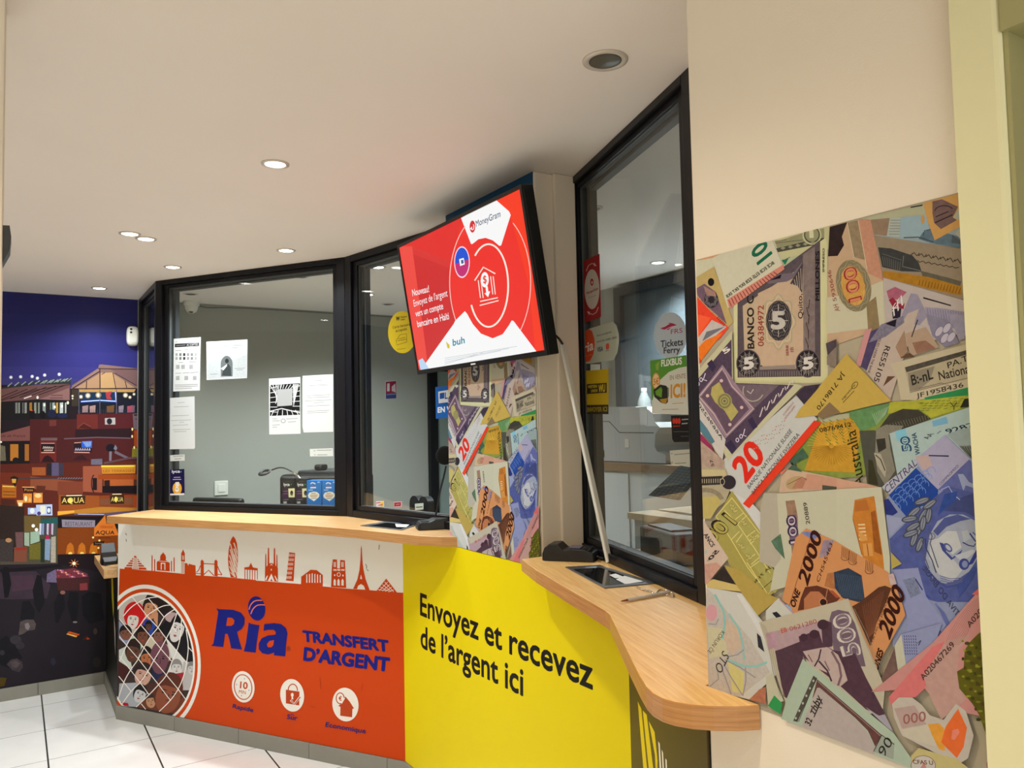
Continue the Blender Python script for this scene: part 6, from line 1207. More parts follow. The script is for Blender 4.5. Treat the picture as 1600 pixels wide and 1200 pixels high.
decal('white_tag', GW3, wr((160, 709), (217, 710), (217, 742), (160, 746)), '#d4dcd8', 'small blank white tag above the yellow sticker on the tall window', 'label', lambda D: D.line(wr((170, 735), (210, 716)), .4, '#b8c0bc'))
def e3(D):
    D.poly(wr((130, 948), (266, 946), (266, 1002), (131, 1000)), '#2a2616'); D.text('ENVOYER ICI', wr(138, 988), wr(258, 984), wr(138, 964), '#a08a24', bold=.04)
    D.poly(wr((140, 826), (256, 818), (256, 876), (140, 884)), '#2a2412'); D.poly(wr((146, 832), (250, 825), (250, 870), (146, 878)), '#b09612') if False else None
    D.text('WESTERN', wr(146, 850), wr(200, 846), wr(146, 834), '#d2b420', bold=.03); D.text('UNION', wr(164, 874), wr(202, 871), wr(164, 858), '#d2b420', bold=.03); D.text('WU', wr(208, 872), wr(248, 868), wr(208, 832), '#d2b420', bold=.05)
decal('square_sticker', GW3, wr((130, 748), (266, 735), (266, 1002), (131, 1000)), '#c2a412', 'yellow and black WESTERN UNION sticker at middle left of the tall window', 'sticker', e3)
def e4(D):
    D.poly(wr((570, 498), (600, 488), (622, 466), (645, 470), (668, 480), (640, 488), (618, 508), (585, 505)), '#a82c50'); D.line(wr((575, 492), (602, 484), (625, 470)), .9, '#e4ccd4'); D.line(wr((600, 506), (630, 492), (664, 484)), .9, '#e4ccd4')
    D.text('FRS', wr(632, 533), wr(700, 524), wr(632, 506), '#a02448', bold=.0); D.text('Tickets', wr(572, 610), wr(704, 597), wr(572, 572), '#2c2c34', bold=.02); D.text('Ferry', wr(590, 646), wr(686, 640), wr(590, 612), '#2c2c34', bold=.02)
decal('round_sticker', GW3, [p for p in ellpts(*wr(628, 540), 25.6, 36) if p[0] < 1072.5], '#bcc8d0', 'pale round FRS Tickets Ferry sticker at the right of the tall window', 'sticker', e4, rnd=True)
def e5(D):
    D.poly(wr((510, 688), (725, 655), (725, 722), (680, 730), (620, 755), (570, 800), (540, 850), (525, 920), (512, 920)), '#5c9a34'); D.text('FLiXBUS', wr(575, 722), wr(697, 708), wr(575, 686), '#f0f4e4', bold=.04); D.poly(wr((542, 710), (565, 690), (560, 745), (545, 742)), '#8fae48')
    D.text('EN VENTE', wr(626, 802), wr(718, 790), wr(626, 776), '#8a6a30', bold=.0); D.text('ICI!', wr(630, 905), wr(718, 898), wr(630, 832), '#d8962a', bold=.04); D.ell(*wr(545, 808), 6.2, 13.2, '#d8902c'); D.ell(*wr(545, 808), 5.0, 11.2, '#ecd0a0'); D.text('5€', wr(530, 832), wr(562, 826), wr(530, 796), '#d8862a', bold=.03)
    D.poly(wr((530, 860), (570, 828), (605, 835), (615, 850), (615, 930), (605, 942), (575, 935), (535, 900)), '#26281e'); D.poly(wr((540, 868), (575, 842), (582, 858), (578, 905), (545, 890)), '#6a9a2c'); D.poly(wr((565, 915), (612, 908), (605, 940), (578, 934)), '#b8902c'); D.line(wr((608, 845), (620, 848), (618, 900)), .9, '#2c2c28')
    D.line(wr((640, 940), (706, 936)), 1.2, '#c9a878'); D.line(wr((580, 975), (676, 972)), 1.0, '#9a9a88')
decal('bus_poster', GW3, wr((510, 688), (722, 656), (736, 1005), (522, 998)), '#dcdccc', 'green and white FLiXBUS EN VENTE ICI poster at the right of the tall window', 'poster', e5)
def e6(D):
    for k in range(3): D.ell(*wr(649+k*16, 1042), 2.2, 4.6, '#c8321e')
    D.line(wr((645, 1072), (685, 1071)), 1.4, '#b83020'); D.text('Western', wr(696, 1038), wr(736, 1034), wr(696, 1026), '#b8b8b4'); D.text('Union', wr(696, 1062), wr(730, 1058), wr(696, 1050), '#b8b8b4'); D.line(wr((645, 1105), (740, 1103)), .6, '#6a6a66'); D.line(wr((690, 1132), (735, 1131)), .7, '#6a6a66')
e6b = lambda D: [D.ell(*wr(649+k*16, 1042), 2.2, 4.6, '#c8321e') for k in range(3)] + [D.line(wr((645, 1072), (685, 1071)), 1.4, '#b83020'), D.line(wr((696, 1034), (734, 1031)), 1.6, '#a8a8a4'), D.line(wr((696, 1058), (730, 1055)), 1.6, '#a8a8a4'), D.line(wr((645, 1105), (738, 1103)), .6, '#6a6a66'), D.line(wr((690, 1132), (735, 1131)), .7, '#6a6a66')]
decal('black_card', GW3, wr((632, 1010), (736, 1008), (738, 1164), (652, 1166), (640, 1150)), '#191817', 'black card with three red dots under the bus poster on the tall window', 'sticker', e6b)
def e7(D): lines(D, wq, (((632, 258), (642, 257)), ((652, 264), (744, 256)), ((634, 310), (644, 309)), ((656, 316), (722, 312))), 1.2, '#7c7c70')
decal('contact_label', GW3, wq((625, 240), (744, 232), (746, 338), (632, 318)), '#c4c4b4', 'pale contact label at the lower right of the tall window', 'label', e7)
# ---- on the walls inside the booth
PBk = Plane((0, YM, 0), (1, 0, 0))
def f1(D): D.poly(w2((207, 592), (247, 588), (248, 634), (207, 637)), '#9a2438'); D.poly(w2((212, 598), (222, 597), (222, 628), (212, 629)), '#e0dcd8'); D.poly(w2((230, 610), (244, 598), (246, 632), (230, 628)), '#d8c4c4'); D.poly(w2((207, 637), (248, 635), (248, 656), (207, 658)), '#3c4478'); D.line(w2((210, 642), (246, 640)), 1, '#9aa0c0')
decal('extinguisher_sign', PBk, w2((204, 588), (249, 585), (250, 656), (205, 659)), '#cfc4c4', 'small red and blue fire extinguisher sign on the grey wall in the booth', 'sign', f1)
PBr = Plane((3.3, 4.0, 0), (0, -1, 0))
def f2(D): D.text('VENTE', wr(452, 805), wr(590, 790), wr(452, 766), '#cfcabc'); D.text('OR', wr(442, 860), wr(500, 855), wr(442, 820), '#cfcabc'); D.text('VOTRE OR', wr(424, 960), wr(572, 948), wr(424, 938), '#b8b4a8'); D.line(wr((402, 760), (620, 745)), .7, '#a8a498')
decal('gold_poster', PBr, wr((398, 752), (640, 730), (640, 975), (408, 985)), '#2c2e2e', 'black poster with pale serif lettering behind the copier in the booth', 'poster', f2)
# ================================================================ things on the counter
UP = Vector((0, 0, 1))
def flat(v): return Vector((v.x, v.y, 0))
# ---- pass-through trays
def tray(label, quad, z=ZC):
    c = [on_z(*p, z) for p in quad]; mid = sum(c, Vector())/4
    t = thing('pass_tray', label, 'tray', (mid.x, mid.y, z))
    ins = lambda f: [mid+(p-mid)*f for p in c]
    o, i1, i2 = c, ins(0.86), ins(0.80)
    ring = lambda a, za, b_, zb: ([Vector((p.x, p.y, za)) for p in a], [Vector((p.x, p.y, zb)) for p in b_])
    m = MB()
    for (a, za, b_, zb) in ((o, z+0.0002, o, z+0.003), (o, z+0.003, i1, z+0.003), (i1, z+0.003, i2, z+0.0006)):
        A_, B_ = ring(a, za, b_, zb)
        for k in range(4): m.add([A_[k], A_[(k+1) % 4], B_[(k+1) % 4], B_[k]], [(0, 1, 2, 3)])
    m.build('rim', mat('dull steel rim', '#7d8288', rough=0.3, metal=0.8), t)
    m = MB(); m.add([Vector((p.x, p.y, z+0.0007)) for p in i2], [(0, 1, 2, 3)]); m.build('tray_well', mat('dark glossy tray', '#101114', rough=0.08, spec=0.6), t)
    return t, c, mid
tr, c, mid = tray('steel pass-through tray with a dark well on the right worktop', ((883, 887), (937, 884), (1025, 912.5), (945, 920)))
L_ = lambda a, b_, t: a+(b_-a)*t
q4 = lambda u, v: L_(L_(c[0], c[1], u), L_(c[3], c[2], u), v)
m = MB(); m.add([Vector((p.x, p.y, ZC+0.0016)) for p in (q4(.52, .70), q4(.86, .58), q4(.90, .88), q4(.48, .92))], [(0, 1, 2, 3)]); m.add([Vector((p.x, p.y, ZC+0.002)) for p in (q4(.60, .50), q4(.80, .46), q4(.78, .66), q4(.55, .66))], [(0, 1, 2, 3)])
m.build('white_highlight', m_highlight, tr)  # white sheets painted in as the highlight in the well
tr, c, mid = tray('steel pass-through tray lying beside the microphone on the left worktop', ((563, 822), (602, 815.5), (656, 819.5), (628, 829)))
m = MB(); m.add([Vector((p.x, p.y, ZC+0.0016)) for p in (q4(.35, .70), q4(.75, .45), q4(.82, .80), q4(.45, .9))], [(0, 1, 2, 3)]); m.build('white_highlight', m_highlight, tr)  # white patch painted in for the tray's reflection

# ---- card terminal on the right worktop
pl, pr = on_z(845, 877, ZC), on_z(928, 880, ZC); ax = flat(pr-pl); Lt = ax.length; ax.normalize(); ay = UP.cross(ax)
t = thing('card_terminal', 'black card payment terminal lying on the right worktop near the pillar', 'card terminal', ((pl+pr)/2))
def loft_profile(m, o, ax, ay, prof, w, taper=0.0):
    """prof: (s, z0, z1, half width factor)"""
    rings = []
    for s, z0, z1, k in prof:
        hw = w*k/2; rings.append([o+ax*s+ay*(-hw)+UP*z0, o+ax*s+ay*hw+UP*z0, o+ax*s+ay*hw*0.9+UP*z1, o+ax*s+ay*(-hw*0.9)+UP*z1])
    n = 4
    V = [p for r in rings for p in r]; Fc = []
    for k in range(len(rings)-1):
        for i in range(n): j = (i+1) % n; Fc.append((k*n+i, k*n+j, (k+1)*n+j, (k+1)*n+i))
    Fc.append((3, 2, 1, 0)); e = (len(rings)-1)*n; Fc.append((e, e+1, e+2, e+3))
    if ax.cross(ay).dot(UP) > 0: Fc = [f[::-1] for f in Fc] if False else Fc
    return m.add(V, Fc)
base = pl+ay*0.05
m = MB(); loft_profile(m, base, ax, ay, [(0, 0, .022, .8), (Lt*.05, 0, .042, .95), (Lt*.14, 0, .054, 1), (Lt*.30, 0, .056, 1), (Lt*.42, 0, .037, 1), (Lt*.55, 0, .042, 1), (Lt*.80, 0, .040, 1), (Lt*.97, 0, .030, .95), (Lt, 0, .018, .85)], 0.088)
m.build('body', m_black, t, bevel=0.003)
m = MB(); m.obox(base+ax*Lt*.50+UP*.0405, ax, ay, UP, (0, Lt*.22), (-.03, .03), (0, .003)); m.build('display', mat('terminal screen', '#4a4a66', rough=0.12), t)
m = MB()
for i in range(3):
    for k in range(4): m.obox(base+ax*(Lt*.75+i*.0105)+ay*(-.03+k*.016)+UP*.036, ax, ay, UP, (0, .008), (0, .012), (0, .006))
m.build('keypad', m_dark, t)
m = MB(); m.tube(curve_pts([base+ax*(Lt*0.99)+UP*.012, base+ax*(Lt+.03)+UP*.006, base+ax*(Lt+.06)+ay*(.03)+UP*.006, base+ax*(Lt+.09)+ay*.06+UP*.006], 6), .004); m.build('cable', m_black, t)

# ---- ball pen on its chain
p0, p1 = on_z(970, 939.5, ZC+.005), on_z(1046, 925.5, ZC+.005); d_ = (p1-p0).normalized()
t = thing('ball_pen', 'clear ball pen with brown tip lying on the right worktop, on a bead chain', 'pen', ((p0.x+p1.x)/2, (p0.y+p1.y)/2, ZC))
MB().tube([p0+d_*.022, p0+d_*.026, p1-d_*.004, p1], [.0032, .0042, .0042, .0034], 12).build('barrel', mat('clear pen plastic', '#c9c6c0', rough=0.15), t)
MB().tube([p0, p0+d_*.006, p0+d_*.022], [.0008, .0018, .0032], 12).build('tip', mat('brown pen tip', '#7a4418', rough=0.35), t)
m = MB(); pts = curve_pts([on_z(996, 917, ZC+.003), on_z(1004, 921, ZC+.003), on_z(1016, 924, ZC+.003), on_z(1024, 928, ZC+.003), on_z(1030, 922, ZC+.003), on_z(1040, 922, ZC+.003), on_z(1050, 926, ZC+.003), on_z(1052, 932, ZC+.003), on_z(1044, 930, ZC+.003), on_z(1040, 926, ZC+.003)], 9)
for i, p in enumerate(pts): m.lathe(p-UP*.0022, [(.0003, 0), (.0018, .0010), (.0024, .0022), (.0018, .0034), (.0003, .0044)], 8)
m.build('bead_chain', m_chrome, t)

# ---- white cable trunking leaning in the corner
b0 = on_z(952, 880, ZC); tp = on_y(878, 536, 2.178)
d_ = (tp-b0); Lk = d_.length; d_.normalize(); sx = d_.cross(Vector((0, 1, 0))).normalized(); sy = d_.cross(sx)
t = thing('cable_trunking', 'long narrow white plastic cable trunking leaning between pillar and tall window', 'trunking', b0)
MB().obox(b0+UP*.001, sx, sy, d_, (-.009, .009), (-.006, .006), (.002, Lk)).build('channel', m_offwhite, t, bevel=.001)
MB().obox(b0+UP*.001, sx, sy, d_, (-.0075, .0075), (-.0075, -.006) if sy.dot(CAM0-b0) < 0 else (.006, .0075), (.004, Lk-.002)).build('cover_strip', m_offwhite, t)

# ---- gooseneck microphone
c0 = on_z(680, 828, ZC); right = flat(MR[0]).normalized(); back = flat(MR[2]).normalized()
t = thing('gooseneck_microphone', 'black gooseneck counter microphone with round head, left of the banknote pillar', 'microphone', c0)
m = MB(); base = c0-right*.075
def ring_(s, w0, w1, z1): return s, w0, w1, z1
V = []
loft_profile(m, c0+right*(-.085)+back*.03, (right*.97+back*.25).normalized(), (back*.97-right*.25).normalized(), [(0, 0, .020, .82), (.012, 0, .034, .95), (.05, 0, .034, 1), (.075, 0, .044, 1), (.13, 0, .050, 1), (.15, 0, .040, .95)], .105)
m.build('base', m_black, t, bevel=.004)
m = MB(); m.obox(c0+right*(-.066)+back*.012+UP*.0345, right, back, UP, (0, .038), (0, .04), (0, .002)); m.build('button', m_dark, t)
Y0 = (c0+back*.03); PLm = Plane((Y0.x, Y0.y, 0), right)
neck = [PLm.hit(*p) for p in ((680, 808), (683, 795), (687, 770), (694, 742), (697, 728))]
MB().tube(curve_pts(neck, 6), .0042, 10).build('gooseneck', m_black, t)
hd = PLm.hit(695, 711.5); ndir = -(PLm.n*-1)
ax_ = (CAM0-hd); ax_.z = 0; ax_ = (ax_.normalized()+right*.35).normalized()
MB().lathe(hd-ax_*.012, [(.003, 0), (.030, .001), (.040, .006), (.042, .012), (.040, .018), (.030, .023), (.003, .024)], 32, ax_).build('microphone_head', mat('black foam', '#0c0c0c', rough=.95, bump=.6, bscale=900), t)

# ---- terminal on the low shelf at the far left
pb = on_z(183, 870, 0.83); pb = Vector((0.52, 5.22, 0.83))
t = thing('card_terminal', 'small black terminal on the low left shelf, mostly hidden by the counter end', 'card terminal', pb)
m = MB(); loft_profile(m, pb+Vector((-.04, -.09, 0)), Vector((0, 1, 0)), Vector((-1, 0, 0)), [(0, 0, .02, .8), (.02, 0, .045, 1), (.11, 0, .06, 1), (.16, 0, .11, .9), (.18, 0, .10, .85)], .09); m.build('body', m_black, t, bevel=.003)
m = MB(); m.tube(curve_pts([pb+Vector((-.04, -.09, .008)), pb+Vector((-.066, -.13, .006)), pb+Vector((-.07, -.07, .006)), pb+Vector((-.075, .02, .006))], 6), .003); m.build('cable', m_black, t)

# ---- white alarm sensor on the mural wall
sc_ = on_y(207.5, 525, YM-0.03)
t = thing('alarm_sensor', 'small white alarm sensor on the night mural, beside the window corner', 'sensor', (sc_.x, YM, sc_.z-.066))
m = MB(); rings = []
for k, (h, f) in enumerate(((0, .96), (.012, 1), (.032, .97), (.042, .86), (.046, .6))):
    rings.append([Vector((sc_.x+.037*f*math.copysign(abs(math.cos(a))**.6, math.cos(a)), YM-.0012-h, sc_.z+.066*f*math.copysign(abs(math.sin(a))**.55, math.sin(a)))) for a in [2*PI*i/32 for i in range(32)]])
m.loft(rings); m.build('housing', m_offwhite, t)
m = MB()
for dz in (.022, .044): m.lathe(Vector((sc_.x-.012, YM-.0445, sc_.z+dz)), [(.007, 0), (.007, .003), (.001, .004)], 16, Vector((0, -1, 0)))
m.build('detector_eye', m_black, t)

# ---- black wall unit at the extreme left
yy = 1.8
pp = [on_y(*p, yy) for p in ((3, 350), (15, 350.5), (17.5, 368), (15.5, 388), (2, 409))]
m = MB(); V = [Vector((max(p.x, -.0243), yy+d, p.z)) for d in (.01, .075) for p in pp]
m.add(V, [(0, 1, 2, 3, 4), (9, 8, 7, 6, 5)]+[(i, 5+i, 5+(i+1) % 5, (i+1) % 5) for i in range(5)])
tag(m.build('wall_unit', m_black), 'small black angular unit fixed to the wall edge at the far left', 'wall unit')

# ================================================================ inside the booth
# ---- sim card boxes in the left window
def simbox(q, col, label, drawfn, off=-.11):
    pl = PW1.off(off); a = pl.uv(*q[0]); b_ = pl.uv(*q[1])
    u0, u1, z1 = a[0], b_[0], a[1]
    root = thing('sim_card_box', label, 'box', pl.at((u0+u1)/2, ZC), 'sim card boxes in the left window')
    MB().obox(Vector((pl.o.x, pl.o.y, 0)), pl.u, UP, pl.n, (u0, u1), (ZC+.0005, z1), (-.05, 0)).build('carton', mat('carton '+col, col, rough=.35), root)
    D = Print(pl, base=.0004, step=.000006); D.clip = [(u0, ZC), (u1, ZC), (u1, z1), (u0, z1)]; drawfn(D, pl); D.build('front_print', root)
    return root
def lyca(x):
    def f(D, pl):
        D.text('lyca', w7(x+28, 545), w7(x+115, 545), w7(x+28, 505), '#e6e6e6', bold=.02); D.ell(*w7(x+138, 525), .8, .8, '#58b848'); D.poly(w7((x+12, 610), (x+95, 606), (x+95, 740), (x+12, 745)), '#3a1c3e', tex=.2); D.poly(w7((x+95, 585), (x+205, 580), (x+205, 710), (x+100, 712)), '#e6dcac'); D.ell(*w7(x+143, 650), 2.3, 4.0, '#2a2218'); D.poly(w7((x+130, 655), (x+160, 655), (x+160, 685), (x+132, 685)), '#6a5a30')
        D.line(w7((x+25, 745), (x+100, 742)), .9, '#7a7a78'); D.poly(w7((x+22, 772), (x+70, 770), (x+72, 800), (x+25, 802)), '#b0b0a8'); D.line(w7((x+50, 485), (x+110, 484)), .8, '#5a5a58'); D.line(w7((x+20, 625), (x+88, 622)), .7, '#a06a8a'); D.line(w7((x+20, 660), (x+88, 657)), .7, '#8a5a78')
    return f
def blue(x):
    def f(D, pl):
        D.line(w7((x+55, 520), (x+75, 500), (x+105, 505), (x+125, 520)), 1.6, '#dfe8f4'); D.poly(w7((x+80, 495), (x+90, 495), (x+90, 505), (x+80, 505)), '#e8eef6'); D.line(w7((x+60, 545), (x+125, 540)), 1.0, '#c8402c'); D.line(w7((x+52, 573), (x+135, 570)), 2.0, '#dfe8f4'); D.line(w7((x+25, 607), (x+90, 605)), 1.6, '#9ac4ec'); D.poly(w7((x+155, 485), (x+188, 483), (x+188, 502), (x+155, 504)), '#9ac4ec')
        D.poly(w7((x+100, 628), (x+150, 636), (x+185, 668), (x+178, 706), (x+105, 768), (x+25, 715), (x+16, 680), (x+40, 645)), '#eeeee6'); D.line(w7((x+65, 655), (x+130, 652)), 1.2, '#8a7a60'); D.line(w7((x+45, 680), (x+160, 676)), 1.3, '#d09a4a'); D.line(w7((x+50, 700), (x+150, 697)), 1.3, '#c88a48'); D.line(w7((x+65, 725), (x+140, 722)), 1.1, '#8a8a70')
    return f
simbox(w7((372, 436), (560, 820)), '#17161a', 'black Lyca sim card box, leftmost in the left window', lyca(372))
simbox(w7((570, 442), (730, 820)), '#17161a', 'black Lyca sim card box touching the blue boxes in the left window', lyca(570))
simbox(w7((732, 466), (945, 830)), '#1173c4', 'blue sim card box beside the black ones in the left window', blue(732), -.10)
simbox(w7((955, 466), (1170, 835)), '#1173c4', 'blue sim card box against the right frame of the left window', blue(955), -.10)
# ---- black printer behind them, on a desk
pl = PW1.off(-.62); a = pl.uv(431, 739); b_ = pl.uv(534, 737)
t = thing('desk', 'dark booth desk behind the left window', 'desk', pl.at((a[0]+b_[0])/2, 0))
o_ = Vector((pl.o.x, pl.o.y, 0))
MB().obox(o_, pl.u, UP, pl.n, (a[0]-.10, b_[0]+.10), (.98, 1.02), (-.45, .02)).build('desk_top', m_grey, t)
for u in (a[0]-.08, b_[0]+.04): MB().obox(o_, pl.u, UP, pl.n, (u, u+.04), (0, .98), (-.43, 0)).build('leg', m_grey, t)
t = thing('printer', 'black office printer behind the sim card boxes', 'printer', pl.at((a[0]+b_[0])/2, 1.02))
MB().obox(o_, pl.u, UP, pl.n, (a[0], b_[0]), (1.021, a[1]-.012), (-.36, -.02)).build('body', m_black, t, bevel=.03, seg=4)
MB().obox(o_, pl.u, UP, pl.n, (a[0]+.12, b_[0]-.02), (a[1]-.03, a[1]+.012), (-.34, -.06)).build('scanner_lid', m_dark, t, bevel=.012, seg=3)
MB().obox(o_, pl.u, UP, pl.n, (a[0]+.11, b_[0]-.05), (a[1]-.045, a[1]-.037), (-.10, -.017)).build('chrome_strip', m_chrome, t)
c_ = pl.uv(485, 734); m = MB(); m.obox(o_, pl.u, UP, pl.n, (c_[0]-.03, c_[0]+.03), (a[1]+.012, a[1]+.05), (-.14, -.07)); m.build('paper_support', m_black, t, bevel=.012)
# ---- magnifier lamp
pl = PW1.off(-.36)
ring_c = pl.hit(413, 738.5); pts = [pl.hit(*p) for p in ((424.5, 734.5), (436, 730.8), (446, 732), (457, 737.5), (466, 744))]
foot = pl.hit(470, 749); base_c = Vector((foot.x, foot.y, ZC))
t = thing('desk_lamp', 'ring-headed black magnifier lamp on a bent arm behind the left window', 'lamp', base_c)
m = MB(); nrm = (UP*.86-pl.n*(-.5)).normalized(); nrm = (UP*.9+pl.n*.42).normalized(); aa = pl.u; bb = nrm.cross(aa)
V = []; Fc = []; N = 32; M_ = 10
for i in range(N):
    t_ = 2*PI*i/N; cdir = aa*math.cos(t_)+bb*math.sin(t_)
    for k in range(M_):
        s_ = 2*PI*k/M_; V.append(ring_c+cdir*(.028+.009*math.cos(s_))+nrm*(.007*math.sin(s_)))
for i in range(N):
    for k in range(M_): Fc.append((i*M_+k, ((i+1) % N)*M_+k, ((i+1) % N)*M_+(k+1) % M_, i*M_+(k+1) % M_))
m.add(V, Fc, True); m.build('ring_head', m_black, t)
MB().tube(curve_pts(pts[:4], 6), .0042).build('arm', m_black, t)
m = MB(); m.tube(curve_pts([pts[3], pts[4], foot], 6), .006); m.build('flexible_joint', m_chrome, t)
m = MB(); m.tube([foot, foot-UP*(foot.z-ZC-.012)], .005); m.lathe(base_c+UP*.0006, [(.045, 0), (.045, .010), (.01, .014), (.002, .014)], 24); m.build('stand', m_black, t)
# ---- office chair whose back shows above the sill
pl = PW1.off(-.55); a = pl.uv(299, 777.5); b_ = pl.uv(375, 782); o_ = Vector((pl.o.x, pl.o.y, 0)); um = (a[0]+b_[0])/2
t = thing('office_chair', 'black office chair, only its top edge showing over the left window sill', 'chair', pl.at(um, 0))
MB().obox(o_, pl.u, UP, pl.n, (a[0], b_[0]), (.62, a[1]), (-.05, 0)).build('backrest', m_black, t, bevel=.018, seg=3)
MB().obox(o_, pl.u, UP, pl.n, (um-.20, um+.20), (.46, .53), (-.02, .30)).build('seat', m_black, t, bevel=.02)
MB().cyl(pl.at(um, .06, .13), pl.at(um, .458, .13), .025).build('column', m_black, t)
m = MB()
for k in range(5): an = 2*PI*k/5; cc = pl.at(um, .06, .13); m.tube([cc, cc+Vector((math.cos(an)*.22, math.sin(an)*.22, -.01))], [.025, .016], 8)
m.build('star_base', m_black, t)
for k in range(5):
    an = 2*PI*k/5; cc = pl.at(um, .0, .13)+Vector((math.cos(an)*.22, math.sin(an)*.22, .0262))
    MB().lathe(cc-Vector((0, .012, 0)), [(.005, 0), (.025, 0), (.025, .024), (.005, .024)], 16, Vector((0, 1, 0))).build('castor', m_dark, t)
# ---- light switch, dome camera and cable on the back wall
a = on_y(335, 752, YM); b_ = on_y(356, 773, YM)
t = thing('light_switch', 'square white light switch on the grey booth wall', 'switch', ((a.x+b_.x)/2, YM, b_.z))
MB().box((a.x, YM-.009, b_.z), (b_.x, YM, a.z)).build('plate', m_offwhite, t, bevel=.003)
MB().box((a.x+.022, YM-.014, b_.z+.022), (b_.x-.022, YM-.0092, a.z-.022)).build('rocker', m_offwhite, t, bevel=.002)
cc = Vector((1.01, YM-.07, H))
t = thing('dome_camera', 'white dome camera at the ceiling corner of the booth', 'camera', cc)
MB().lathe(cc, [(.052, 0), (.052, -.028), (.046, -.032)], 28).build('mount', m_offwhite, t)
MB().lathe(cc-UP*.032, [(.043, 0), (.042, -.02), (.032, -.040), (.016, -.050), (.001, -.052)], 28).build('dome', m_offwhite, t)
MB().lathe(cc+Vector((-.006, -.022, -.074)), [(.014, 0), (.013, -.006), (.001, -.009)], 16).build('lens', m_black, t)
t = tag(MB().tube([(1.06, YM-.012, H-.016), (1.12, YM-.010, H-.028), (1.25, YM-.009, H-.018), (1.40, YM-.008, H-.014), (1.9, YM-.008, H-.012), (2.6, YM-.008, H-.010)], .003, 8).build('ceiling_cable', m_gasket), 'thin grey cable running along the top of the booth wall from the dome camera', 'cable')
# ---- doorway in the back wall and in the right wall
m = MB(); m.box((2.83, YM-.05, 0), (2.90, YM, 2.12)); m.box((2.90, YM-.05, 2.05), (3.298, YM, 2.12))
o = tag(m.build('door_2', m_blackal, origin=(3.06, YM, 0)), kind=S)
MB().box((2.90, YM-.03, 0), (3.298, YM-.001, 2.05)).build('door_panel', mat('grey green door', '#7e8c88', rough=.3), o)
m = MB(); m.box((3.25, 3.763, 0), (3.3, 3.823, 2.467)); m.box((3.25, 2.45, 2.412), (3.3, 3.763, 2.467)); m.box((3.25, 2.45, 0), (3.3, 2.51, 2.412))
o = tag(m.build('door_3', mat('blue grey door frame', '#2a3036', rough=.4), origin=(3.28, 3.1, 0)), kind=S)
MB().box((3.285, 2.51, 0), (3.2995, 3.763, 2.412)).build('door_panel', mat('dark blue grey door', '#4a5459', rough=.35), o)
# ---- tall white unit with a copier
x0 = 2.62
t = thing('white_cabinet', 'tall white cabinet with oak-edged top below the copier', 'cabinet', (2.92, 2.98, 0))
MB().box((x0+.02, 2.42, 0), (3.245, 3.62, 1.352)).build('body', mat('white cabinet board', '#cfd3d0', rough=.5, noise=.05, nscale=5), t)
MB().box((x0, 2.40, 1.352), (3.245, 3.64, 1.392)).build('cabinet_top', wood_mat('grey oak edge', '#7c6248', '#a08464', (0, 1, 0)), t)
MB().box((x0+.012, 3.02, .05), (x0+.019, 3.60, 1.34)).build('door', mat('white cabinet board', '#cfd3d0'), t)
PX = Plane((x0+.06, 3.4, 0), (0, -1, 0)); zb = 1.3925
t = thing('copier', 'large pale grey copier on top of the white cabinet', 'copier', (2.95, 3.0, zb))
up = wr
prof = [PX.uv(*p) for p in wr((176, 1005), (180, 958), (420, 958), (500, 975), (525, 1000), (535, 1045), (565, 1080), (540, 1120), (536, 1180))]+[PX.uv(*p) for p in wq((535, 215), (550, 245), (600, 265))]
prof = [(u, max(v, zb+.006)) for u, v in prof]; u_r = prof[-1][0]
prof = prof+[(u_r, zb+.004), (prof[0][0]-.05, zb+.004)]; prof[0] = (prof[0][0]-.05, prof[0][1]); prof[1] = (prof[1][0]-.05, prof[1][1])
m = MB(); n_p = len(prof); V = [PX.at(u, v, 0) for u, v in prof]+[PX.at(u, v, -.45) for u, v in prof]
m.add(V, [tuple(range(n_p))[::-1], tuple(range(n_p, 2*n_p))]+[(i, (i+1) % n_p, n_p+(i+1) % n_p, n_p+i) for i in range(n_p)])
m.build('body', mat('copier plastic', '#b6babb', rough=.45), t)
def pxbox(pl, q0, q1, h0, h1):
    a, b_ = pl.uv(*q0), pl.uv(*q1); m = MB(); m.obox(Vector((pl.o.x, pl.o.y, pl.o.z)), pl.u, pl.v, pl.n, (min(a[0], b_[0]), max(a[0], b_[0])), (min(a[1], b_[1]), max(a[1], b_[1])), (h0, h1)); return m
pxbox(PX, wq(180, 236), wq(242, 278), -.002, .004).build('paper_slot', m_dark, t)
m = MB()
for k in range(3):
    m2 = pxbox(PX, wq(192+k*16, 202), wq(200+k*16, 222), -.001, .003); m.add(m2.V, m2.F)
m.build('button', m_dark, t)
pxbox(PX, wq(362, 172), wq(388, 222), -.001, .002).build('label_plate', m_offwhite, t)
pxbox(PX, wq(332, -10), wq(494, 88), -.001, .002).build('panel', mat('copier panel', '#c6cacb', rough=.4), t)
L1 = [PX.hit(*p)+PX.n*.001 for p in wq((182, 68), (270, 70), (330, 134), (530, 136))]
MB().tube(L1, .0022, 6).build('seam', m_dark, t)
cpos = PX.off(-.10).hit(*wr(335, 962)); zt = 1.6
a = PX.off(-.12); bt = a.hit(*wr(335, 962)); 
t = thing('plastic_bottle', 'clear ribbed plastic bottle standing behind the copier', 'bottle', (bt.x+.45, bt.y+.30, zb))
bx, by = bt.x+.45, bt.y+.30; top = Plane((bx, by, 0), (0, -1, 0)).hit(*wr(335, 858)).z
m_bot = mat('frosted bottle', '#8d9696', rough=.25)
MB().lathe((bx, by, zb+.001), [(.04, 0), (.045, .01), (.045, top-zb-.13), (.04, top-zb-.08), (.018, top-zb-.03), (.014, top-zb-.02)], 24).build('bottle_body', m_bot, t)
